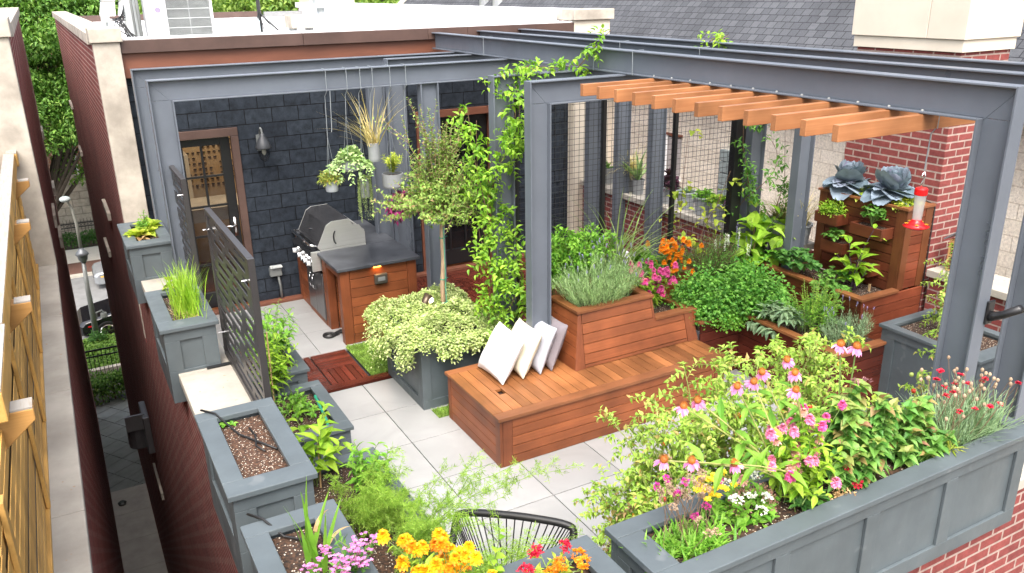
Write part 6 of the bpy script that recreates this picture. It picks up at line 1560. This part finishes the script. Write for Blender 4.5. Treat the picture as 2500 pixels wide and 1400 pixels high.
# ------------------------------------------------------------------ black cord chair on the pavers, a second one behind the beds
def cord_chair(c, rz, label, group='black cord chairs', full=True):
    ch = thing('cord_chair', (0, 0, 0), label, 'chair', group)
    # shell rim: a straight high back bar whose ends drop to a low rounded front
    key = np.array([(-.34, .02, .64), (-.335, .05, .70), (-.25, .06, .715), (0, .07, .72), (.25, .06, .715), (.335, .05, .70), (.34, .02, .64), (.335, -.10, .56), (.31, -.28, .45), (.20, -.44, .42), (0, -.50, .41), (-.20, -.44, .42), (-.31, -.28, .45), (-.335, -.10, .56), (-.34, .02, .64)])
    tt = np.linspace(0, len(key) - 1, 71)[:-1]; rim = np.stack([np.interp(tt, range(len(key)), key[:, i]) for i in range(3)], 1); n = len(rim)
    for _ in range(3): rim = (np.roll(rim, 1, 0) + 2 * rim + np.roll(rim, -1, 0)) / 4
    a = np.linspace(0, 2 * np.pi, n, endpoint=False)[::-1] + math.pi
    low = np.stack([.10 * np.cos(a), .08 * np.sin(a) - .17, .30 + 0 * a], 1)
    MB().tube(np.vstack([rim, rim[:2]]), .022, 8, False).build('rim', RUBBER, ch, smooth=True)
    MB().tube(np.vstack([low, low[:2]]), .008, 6, False).build('seat_ring', RUBBER, ch, smooth=True)
    m = MB()
    for i in range(n):
        p, b = rim[i], low[i]; m.tube([p, p * .45 + b * .55 - (0, 0, .03), b], .0038, 4, False)
    m.build('cord', RUBBER, ch)
    for sx, sy in ((-1, -1), (1, -1), (-1, 1), (1, 1)):
        MB().tube([(.10 * sx, .08 * sy - .17, .31), (.27 * sx, .25 * sy - .15, .0)], .011, 6).build('leg', RUBBER, ch, smooth=True)
    ch.location = c; ch.rotation_euler = (0, 0, rz)
    return ch
cord_chair((1.85, 3.42, -.0), R(-41), 'black cord chair standing on the pavers behind the ferns')
c2 = cord_chair((5.1, 6.95, 0), R(0), 'black cord chair half hidden behind the marigold bed')
pillow(5.05, 6.75, R(20), .42, .42, .13, (.78, .77, .74), 'white pillow on the chair behind the lemongrass')

# ------------------------------------------------------------------ things at the right edge
for i, (x, y, z, lb) in enumerate(((7.07, 4.30, 1.0, 'bamboo insect hotel with patterned panels against the chimney foot'), (7.07, 3.15, 1.0, 'bamboo insect hotel glimpsed between the two front steel posts'))):
    ih = thing('insect_hotel', (x, y, z), lb, 'insect house', 'insect hotels on the brick parapet')
    YC = mat('bamboo_crate', (.52, .30, .12), rough=.6, var=.2, scale=8)
    MB().box(x - .09, x + .09, y - .13, y + .13, z + .003, z + .015).box(x - .09, x + .09, y - .13, y - .115, z + .016, z + .30).box(x - .09, x + .09, y + .115, y + .13, z + .016, z + .30).box(x - .088, x + .088, y - .114, y + .114, z + .14, z + .152).box(x + .07, x + .085, y - .114, y + .114, z + .016, z + .30).build('case', YC, ih, bevel=.002)
    MB().prism([(x - .12, y - .17, z + .29), (x - .12, y, z + .42), (x - .12, y + .17, z + .29), (x - .12, y + .17, z + .305), (x - .12, y, z + .435), (x - .12, y - .17, z + .305)], (.23, 0, 0)).build('roof', mat('grey_tin', (.2, .21, .23), rough=.4), ih)
    m = MB()
    for r_ in range(9):
        for q in range(7): m.tube([(x - .085, y - .10 + r_ * .025, z + .03 + q * .016), (x + .06, y - .10 + r_ * .025, z + .03 + q * .016)], .0078, 6)
    m.build('cane', mat('cut_cane', (.22, .13, .06), rough=.8, var=.5, scale=60), ih)
    m = MB()
    for r_ in range(8):
        for q in range(5):
            if rnd.random() < .7: m.box(x - .086, x - .084, y - .10 + r_ * .027, y - .083 + r_ * .027, z + .165 + q * .026, z + .18 + q * .026)
    m.build('drilled_hole', BLACK, ih)
    MB().box(x - .082, x + .06, y - .113, y + .113, z + .155, z + .29).build('drilled_block', YC, ih)
o = MB().prism([(6.85, 4.20, 1.20), (6.85, 4.28, 1.23), (6.87, 4.25, 1.36), (6.87, 4.19, 1.33)], (.004, 0, 0)).build('plant_card', WHITE); tag(o, 'white plant card stuck among the tomato vine by the chimney', 'card')

# ------------------------------------------------------------------ on the white roof
ac = thing('air_conditioner', (1.66, 11.9, 2.9), 'tall white outdoor air conditioning unit with dark grille on the roof', 'air conditioner')
ACW = mat('ac_cream_metal', (.74, .74, .75), rough=.4, var=.03)
AX0, AX1, AY0, AY1 = 1.29, 2.04, 11.5, 12.2
m = MB().box(AX0, 1.49, AY0, AY0 + .03, 2.96, 3.95).box(AX0, AX0 + .03, AY0 + .031, AY1, 2.96, 3.95).box(AX0, AX1, AY0 - .005, AY1, 3.952, 3.99).box(AX0, AX1, AY0 - .005, AY1, 2.92, 2.958).box(AX1 - .03, AX1, AY0, AY1, 2.96, 3.95).box(AX0 + .03, AX1 - .03, AY1 - .03, AY1, 2.96, 3.95)
m.build('cabinet', ACW, ac, bevel=.008)
MB().box(1.492, AX1 - .032, AY0 + .03, AY0 + .06, 2.96, 3.95).build('coil', mat('dark_coil', (.05, .055, .06), rough=.6), ac)
m = MB()
for i in range(44): m.box(1.495 + i * .0117, 1.4985 + i * .0117, AY0 + .004, AY0 + .018, 2.965, 3.945)
for k in range(9): m.box(1.492, AX1 - .034, AY0 + .0, AY0 + .006, 2.99 + k * .112, 3.0 + k * .112)
m.box(1.75, 1.757, AY0 - .001, AY0 + .005, 2.965, 3.945)
m.build('grille', mat('grille_wire', (.36, .38, .37), rough=.4), ac)
MB().tube([(1.39, AY0 - .003, 3.32), (1.39, AY0 + .001, 3.32)], .035, 14).build('badge', mat('violet_badge', (.22, .18, .26), rough=.4), ac)
for x in (1.33, 1.95): MB().box(x, x + .06, AY0 + .05, AY1 - .05, 2.902, 2.918).build('foot', GREYPL, ac)
pn = thing('conduit_panel', (1.1, 11.95, 2.9), 'pale metal conduit box and pipes standing beside the air conditioner', 'electrical box')
GALV = mat('galvanised_sheet', (.55, .58, .58), rough=.35, metal=.5, var=.15, scale=4)
MB().box(1.06, 1.22, 12.0, 12.3, 2.903, 3.9).build('box', GALV, pn, bevel=.008)
MB().tube([(1.21, 11.93, 2.903), (1.20, 11.95, 3.9)], .022, 8).tube([(1.15, 11.96, 2.903), (1.14, 11.97, 3.9)], .014, 8).build('conduit', GREYPL, pn, smooth=True)
m = MB()
for i in range(7):
    a = rng.uniform(-.1, .1, 4)
    m.tube([(1.18 - .02 * i, 11.6, 2.91), (1.02 + a[0], 11.55 + a[1], 2.95 + .08 * rng.random()), (.93 + a[2] * .6, 11.6, 3.12 + .1 * rng.random()), (.90 + .02 * i, 11.9 + a[3], 3.22), (1.06, 12.05, 3.2 + .03 * i)], .008, 5)
tag(m.build('cable_tangle', RUBBER, smooth=True), 'tangle of black cables on the roof beside the stone pier', 'cable')
fl = thing('flood_light', (.95, 12.6, 2.9), 'pair of pale hooded flood lights on a conduit at the roof corner', 'flood light')
MB().tube([(.86, 12.4, 2.903), (.86, 12.4, 3.17)], .02, 8).box(.80, .90, 12.35, 12.45, 3.17, 3.27).tube([(.86, 12.4, 3.2), (1.05, 12.4, 3.2)], .012, 6).build('bracket', GALV, fl)
for x in (.90, 1.12):
    h = MB().hexa([(x - .09, 12.5, 3.24), (x + .09, 12.5, 3.24), (x + .09, 12.75, 3.24), (x - .09, 12.75, 3.24)], [(x - .05, 12.55, 3.42), (x + .11, 12.55, 3.42), (x + .11, 12.75, 3.42), (x - .05, 12.75, 3.42)]).build('lamp_head', WHITE, fl, bevel=.01)
    MB().hexa([(x - .055, 12.545, 3.422), (x + .115, 12.545, 3.422), (x + .115, 12.8, 3.422), (x - .055, 12.8, 3.422)], [(x + .02, 12.6, 3.53), (x + .14, 12.6, 3.53), (x + .14, 12.8, 3.53), (x + .02, 12.8, 3.53)]).build('hood', mat('grey_hood', (.2, .2, .19), rough=.5), h)
ms = thing('antenna_mast', (2.62, 11.5, 2.9), 'thin black antenna mast with a slanting brace on the white roof', 'mast')
MB().tube([(2.62, 11.5, 2.903), (2.60, 11.5, 4.2)], .024, 8).build('pole', BLACK, ms, smooth=True)
MB().tube([(2.61, 11.5, 3.26), (2.87, 11.35, 2.97)], .013, 6).build('brace', BLACK, ms)
m = MB()
for i in range(3): m.tube([(2.60, 11.48, 3.28), (2.55 + .09 * i, 11.46, 3.1), (2.6 + .05 * i, 11.46, 2.91)], .006, 5)
m.build('cable', RUBBER, ms); MB().box(2.80, 2.92, 11.3, 11.4, 2.903, 3.04).build('foot_block', CONC, ms)
for nm, x0, x1, y0, y1, z0, z1, mt_, lb in (('vent_box', 2.33, 2.60, 11.45, 11.75, 3.01, 3.17, mat('ice_blue_metal', (.50, .62, .66), rough=.4), 'pale blue metal vent box low on the white roof'), ('roof_box', 3.02, 3.36, 11.5, 11.85, 3.045, 3.21, LIME, 'lichen spotted concrete box on feet on the white roof')):
    o = thing(nm, ((x0 + x1) / 2, y0, 2.9), lb, 'roof box'); MB().box(x0, x1, y0, y1, z0, z1).build('body', mt_, o, bevel=.012); MB().box(x0 + .04, x0 + .08, y0 + .04, y1 - .04, 2.902, z0 - .001).box(x1 - .08, x1 - .04, y0 + .04, y1 - .04, 2.902, z0 - .001).build('foot', GREYPL, o)
fv = thing('roof_vent', (3.58, 12.0, 2.9), 'galvanised chimney vent with square cap on the white roof', 'vent')
MB().lathe((3.58, 12.0, 2.903), [(.11, 0), (.08, .24), (.055, .25), (.055, .38)], 16).build('flue', GALV, fv, smooth=True)
MB().box(3.49, 3.67, 11.91, 12.09, 3.285, 3.42).box(3.47, 3.69, 11.89, 12.11, 3.425, 3.44).build('cap', GALV, fv, bevel=.004)

# ------------------------------------------------------------------ the alley and the street
o = thing('vent_hood', (.40, 12.3, -2.6), 'dull metal flue cowl fixed to the brick wall down in the alley', 'vent')
MB().lathe((.33, 12.3, -2.85), [(.16, 0), (.16, .35)], 16, False).build('sleeve', DOORST, o); MB().box(.40, .49, 12.0, 12.6, -2.9, -2.3).build('bracket', DOORST, o, bevel=.01); MB().box(.17, .44, 12.1, 12.14, -2.52, -2.28).build('flap', DOORST, o)
o = MB().lathe((-.12, 19.4, -7.99), [(.09, 0), (.10, .05), (.06, .08)], 10).build('drain_cover', BLACK); tag(o, 'small black drain cap on the alley paving', 'drain')
FENCE = mat('black_iron', (.012, .012, .013), rough=.5)
def iron_fence(y, x0, x1, z0, zt, sp, label, deco):
    f = thing('iron_fence', ((x0 + x1) / 2, y, z0), label, 'fence')
    MB().box(x0, x1, y - .02, y + .02, zt - .05, zt).box(x0, x1, y - .018, y + .018, zt - .24, zt - .20).box(x0, x1, y - .018, y + .018, z0 + .1, z0 + .14).build('rail', FENCE, f)
    m = MB(); x = x0
    while x < x1: m.box(x - .009, x + .009, y - .009, y + .009, z0, zt + (.18 if deco else -.051)); x += sp
    o = m.build('bars', FENCE, f); o['kind'] = 'stuff'
    if deco:
        m = MB(); x = x0 + sp / 2
        while x < x1: m.tube([(x + .055 * math.cos(a), y, zt - .125 + .055 * math.sin(a)) for a in np.linspace(0, 6.28, 9)], .009, 4, False); x += sp
        o = m.build('rings', FENCE, f); o['kind'] = 'stuff'
iron_fence(26.0, -2.2, 3.2, -8.0, -6.5, .115, 'black iron fence at the street end of the alley', False)
iron_fence(44.5, -5, 6, -7.93, -6.95, .15, 'ornate iron fence with rings in front of the stone house across the street', True)
MB().box(-30, 30, 27.2, 27.4, -8.05, -7.66).build('garden_wall', LIME)
tag(bpy.data.objects['garden_wall'], 'low pale garden wall behind the iron fence at the alley end', 'wall')
def hedge(x0, x1, y0, y1, z0, z1, n, L, label, m):
    h = thing('hedge', ((x0 + x1) / 2, (y0 + y1) / 2, z0), label, 'hedge'); f = MB()
    P = np.stack([rng.uniform(x0, x1, n), rng.uniform(y0, y1, n), z0 + (z1 - z0) * rng.random(n) ** .6], 1); P[:, 2] += .08 * np.sin(P[:, 0] * 5) * np.sin(P[:, 1] * 6)
    f.leaves(P, unit(rng.standard_normal((n, 3)) + (0, -.2, .3)), (0, 0, 1), L, L * .6, (1, .8), .2); f.build('foliage', m, h)
    s = MB()
    for k in range(12): x = x0 + (x1 - x0) * (k + .5) / 12; s.tube([(x, (y0 + y1) / 2, z0), (x, (y0 + y1) / 2, z1 - .2)], .02, 5)
    s.build('stem', STEMB, h)
hedge(-1.6, 2.4, 25.15, 25.85, -8.0, -7.15, 5200, .10, 'dark green hedge at the street end of the alley', L_STREET)
hedge(-3, 5, 43.4, 44.1, -7.95, -7.3, 3800, .13, 'trimmed hedge before the stone house across the street', L_DARK)
n = 9000; P = np.stack([rng.uniform(-2.5, 4, n), rng.uniform(27.4, 30.2, n), np.full(n, -7.71)], 1); f = MB(); f.leaves(P, unit(rng.standard_normal((n, 3)) + (0, 0, .8)), (0, 0, 1), .12, .07, (1, .8), .2)
tag(f.build('lawn_growth', leafm('bank_leaf', (.07, .17, .02), (.20, .33, .06))), 'grass and low ground cover on the street bank', 'grass', kind='stuff')
pl = plant('young_conifer', (.12, 29.9, -7.7), 'little conifer at the foot of the street lamp'); f = MB(); mound(f, (.12, 29.8, -7.7), (.35, .3, .5), 700, .09, .02, .6, 0, (1,), 12, .4); f.build('foliage', L_DARK, pl)
lp = thing('street_lamp', (.08, 30.1, -7.9), 'tall grey street lamp with curved arm and globe collar', 'street lamp')
LG = mat('lamp_grey_metal', (.20, .21, .20), rough=.45, metal=.3, var=.15)
MB().tube([(.08, 30.1, -7.9), (.09, 30.1, -6), (.12, 30.1, -4.9)], (.11, .08, .06), 12).build('pole', LG, lp, smooth=True)
MB().lathe((.13, 30.1, -4.95), [(.07, 0), (.14, .12), (.16, .25), (.21, .30), (.17, .38), (.11, .45), (.06, .52)], 16).build('collar', mat('collar_grey', (.14, .15, .16), rough=.4, metal=.3), lp, smooth=True)
MB().tube([(.13, 30.1, -4.5), (.14, 30.1, -3.6), (.10, 30.1, -3.1), (.02, 30.1, -2.85), (-.02, 30.1, -2.8)], (.058, .05, .042, .036, .036), 10).build('arm', mat('pale_arm', (.32, .32, .28), rough=.4, metal=.3), lp, smooth=True)
MB().ball((-.05, 30.08, -2.74), (.17, .20, .10), 14, 8).build('lamp_head', mat('pale_head', (.36, .40, .40), rough=.3), lp, smooth=True)
MB().tube([(.2, 30.08, -7.05), (.2, 30.08, -6.75), (.38, 30.08, -6.70), (.42, 30.08, -6.78)], .03, 8).lathe((.42, 30.08, -6.98), [(.08, 0), (.12, .05), (.10, .18)], 12).build('side_lamp', LG, lp)

def car(c, s, paint, label, group):
    """side profile swept across, with wheels, glass and lamps; length along X, nose towards -X"""
    k = thing('parked_car', (0, 0, 0), label, 'car', group)
    W = .88
    def shell(prof, w0, w1, name, m, parent):
        mb = MB(); n = len(prof)
        V = [(x, y, z) for y in (-W * w0, -W * w1 * .98, W * w1 * .98, W * w0) for x, z in prof]
        # low body: outer skins; simple loft of four stations with the crown narrower
        fs = [tuple(range(n))[::-1], tuple(range(3 * n, 4 * n))]
        for a in range(3):
            for i in range(n): fs.append((a * n + i, a * n + (i + 1) % n, (a + 1) * n + (i + 1) % n, (a + 1) * n + i))
        mb.add(V, fs); return mb.build(name, m, parent, bevel=.04)
    body = [(0, .28), (.0, .62), (.12, .74), (1.15, .92), (1.35, .95), (3.95, .98), (4.35, .92), (4.42, .35), (4.3, .24), (.1, .24)]
    b = MB(); n = len(body)
    ys = (-W, -W + .10, W - .10, W); V = []
    for j, y in enumerate(ys):
        for x, z in body:
            ed = j in (0, 3); V.append((x + (.10 if ed and x < .2 else (-.08 if ed and x > 4.2 else 0)), y, z - (.05 if ed and z > .6 else 0)))
    fs = [tuple(range(n))[::-1], tuple(range(3 * n, 4 * n))]
    for a in range(3):
        for i in range(n): fs.append((a * n + i, a * n + (i + 1) % n, (a + 1) * n + (i + 1) % n, (a + 1) * n + i))
    b.add(V, fs); bo = b.build('body', paint, k, bevel=.03)
    cab = MB().hexa([(1.15, -.80, .90), (4.1, -.80, .93), (4.1, .80, .93), (1.15, .80, .90)], [(1.95, -.62, 1.42), (3.6, -.62, 1.44), (3.6, .62, 1.44), (1.95, .62, 1.42)])
    cab.build('glasshouse', mat('car_glass', (.03, .05, .045), rough=.06, spec=.8), k, bevel=.04)
    MB().hexa([(1.93, -.63, 1.425), (3.65, -.63, 1.445), (3.65, .63, 1.445), (1.93, .63, 1.425)], [(2.05, -.55, 1.475), (3.5, -.55, 1.49), (3.5, .55, 1.49), (2.05, .55, 1.475)]).build('roof', paint, k, bevel=.02)
    m = MB()
    for sy in (-1, 1): m.tube([(1.12, .80 * sy, .90), (1.94, .635 * sy, 1.43)], .03, 6).tube([(2.75, .77 * sy, .92), (2.72, .64 * sy, 1.44)], .03, 6)
    m.build('pillar', paint, k)
    for x in (.82, 3.5):
        for sy in (-1, 1):
            y = sy * (W - .05)
            t = MB().tube([(x, y - .10, .33), (x, y + .10, .33)], .33, 22).build('wheel', RUBBER, k, bevel=.02)
            r = MB(); ye = y + sy * .102
            for q in range(5):
                a = q * 1.2566; d = np.array([math.cos(a), 0, math.sin(a)]); pz = np.array([-math.sin(a), 0, math.cos(a)])
                cc = np.array([x, ye, .33]); r.prism([cc + d * .03 - pz * .03, cc + d * .22 - pz * .055, cc + d * .22 + pz * .055, cc + d * .03 + pz * .03], (0, sy * .012, 0))
            r.tube([(x + .225 * math.cos(a), ye, .33 + .225 * math.sin(a)) for a in np.linspace(0, 6.2832, 25)], .02, 6, False)
            r.build('rim', CHROME, t)
    for sy in (-1, 1):
        MB().hexa([(.03, sy * .52 - .17, .60), (.16, sy * .62 - .12, .55), (.16, sy * .62 + .2, .55), (.05, sy * .52 + .17, .60)], [(.12, sy * .52 - .17, .73), (.30, sy * .62 - .12, .74), (.30, sy * .62 + .2, .72), (.12, sy * .52 + .17, .73)]).build('headlight', mat('headlight', (.7, .72, .7), rough=.08), k)
        MB().box(.25, .40, sy * .882 - .004, sy * .882 + .004, .55, .60).build('marker', REDP if paint.name.startswith('black') else YF, k)
        MB().ball((1.42, sy * .97, .98), (.09, .10, .07), 10, 6).build('mirror', paint, k, smooth=True)
    MB().box(-.02, .02, -.35, .35, .42, .56).build('grille', BLACK, k)
    k.location = c; k.scale = (s, s, s)
    return k
BLK = mat('black_car_paint', (.008, .008, .010), rough=.12, spec=.8)
SIL = mat('silver_car_paint', (.38, .40, .42), rough=.25, metal=.5)
car((-.40, 31.5, -8.0), 1.06, BLK, 'black car parked at the near kerb beyond the alley', 'cars parked in the street')
car((.42, 37.3, -8.0), .98, SIL, 'silver car parked across the street by the mulch strip', 'cars parked in the street')

# ------------------------------------------------------------------ trees
def tree(base, H, cr, label, m, n, L, seed, trunk=.22, group='street trees', low=0.0):
    t = thing('street_tree', base, label, 'tree', group); q = np.random.default_rng(seed)
    b = np.array(base, float); top = b + np.array([0, 0, H]); s = MB(); f = MB()
    cc = top.copy(); fork = b + np.array([.2, 0, max(1.6, (H - cr[2]) * .9)])
    s.tube([b, (b + fork) / 2 + (.08, 0, 0), fork], (trunk * 1.25, trunk, trunk * .85), 10)
    nb_ = 34
    for i in range(nb_):
        d = q.standard_normal(3); d[2] = abs(d[2]) * .9 - low; d /= np.linalg.norm(d)
        e = cc + d * np.array(cr) * q.uniform(.72, 1.08)
        mid = fork * .45 + e * .55 + q.normal(0, .25, 3) + (0, 0, .3)
        s.tube([fork, mid, e], (trunk * .4, trunk * .2, .02), 6, False)
        for j in range(5):
            c0 = e + q.normal(0, 1, 3) * np.array(cr) * .17 - d * np.array(cr) * q.uniform(0, .35)
            rr = np.array(cr) * q.uniform(.13, .23); k = n // (nb_ * 5)
            dd = unit(q.standard_normal((k, 3))); P = c0 + dd * rr * (q.random((k, 1)) ** .4) * np.array([1.15, 1.15, .7])
            D = unit(dd * .5 + q.standard_normal((k, 3)) * .6 + np.array([0, 0, -.25])); sz = q.uniform(.6, 1.2, k)
            f.leaves(P, D, dd * .4 + np.array([0, 0, 1.0]), L * sz, L * .5 * sz, (1, .8), .25, .2)
    s.build('trunk', BARKD, t, smooth=True); f.build('crown', m, t)
tree((-1.2, 39.8, -7.95), 7.4, (4.6, 4.2, 5.0), 'big dark green street tree filling the gap above the alley', L_STREET, 76000, .17, 5, .28, low=.35)
tree((6.5, 29.0, -7.75), 8.6, (4.4, 3.6, 4.0), 'lime green tree beyond the white roof, behind the air conditioner', L_FAR, 60000, .17, 6, low=.2)
tree((11.0, 31.0, -7.75), 8.8, (4.2, 3.4, 3.6), 'light green tree beyond the stone chimney', L_FAR, 30000, .22, 7, low=.2)
tree((1.5, 33.0 + 8, -7.95), 10.0, (4.6, 3.0, 4.2), 'tall street tree behind the roof corner with the flood lights', L_STREET, 46000, .19, 8, low=.2)
tree((-7.5, 40.0, -7.95), 9.5, (4.6, 3.5, 5.0), 'street tree beyond the neighbouring brick house', L_STREET, 24000, .26, 9, low=.2)
tree((13, 46, -7.95), 10.5, (6, 4, 4), 'tree far across the street behind the shingle roof', L_FAR, 24000, .3, 10, low=.2)
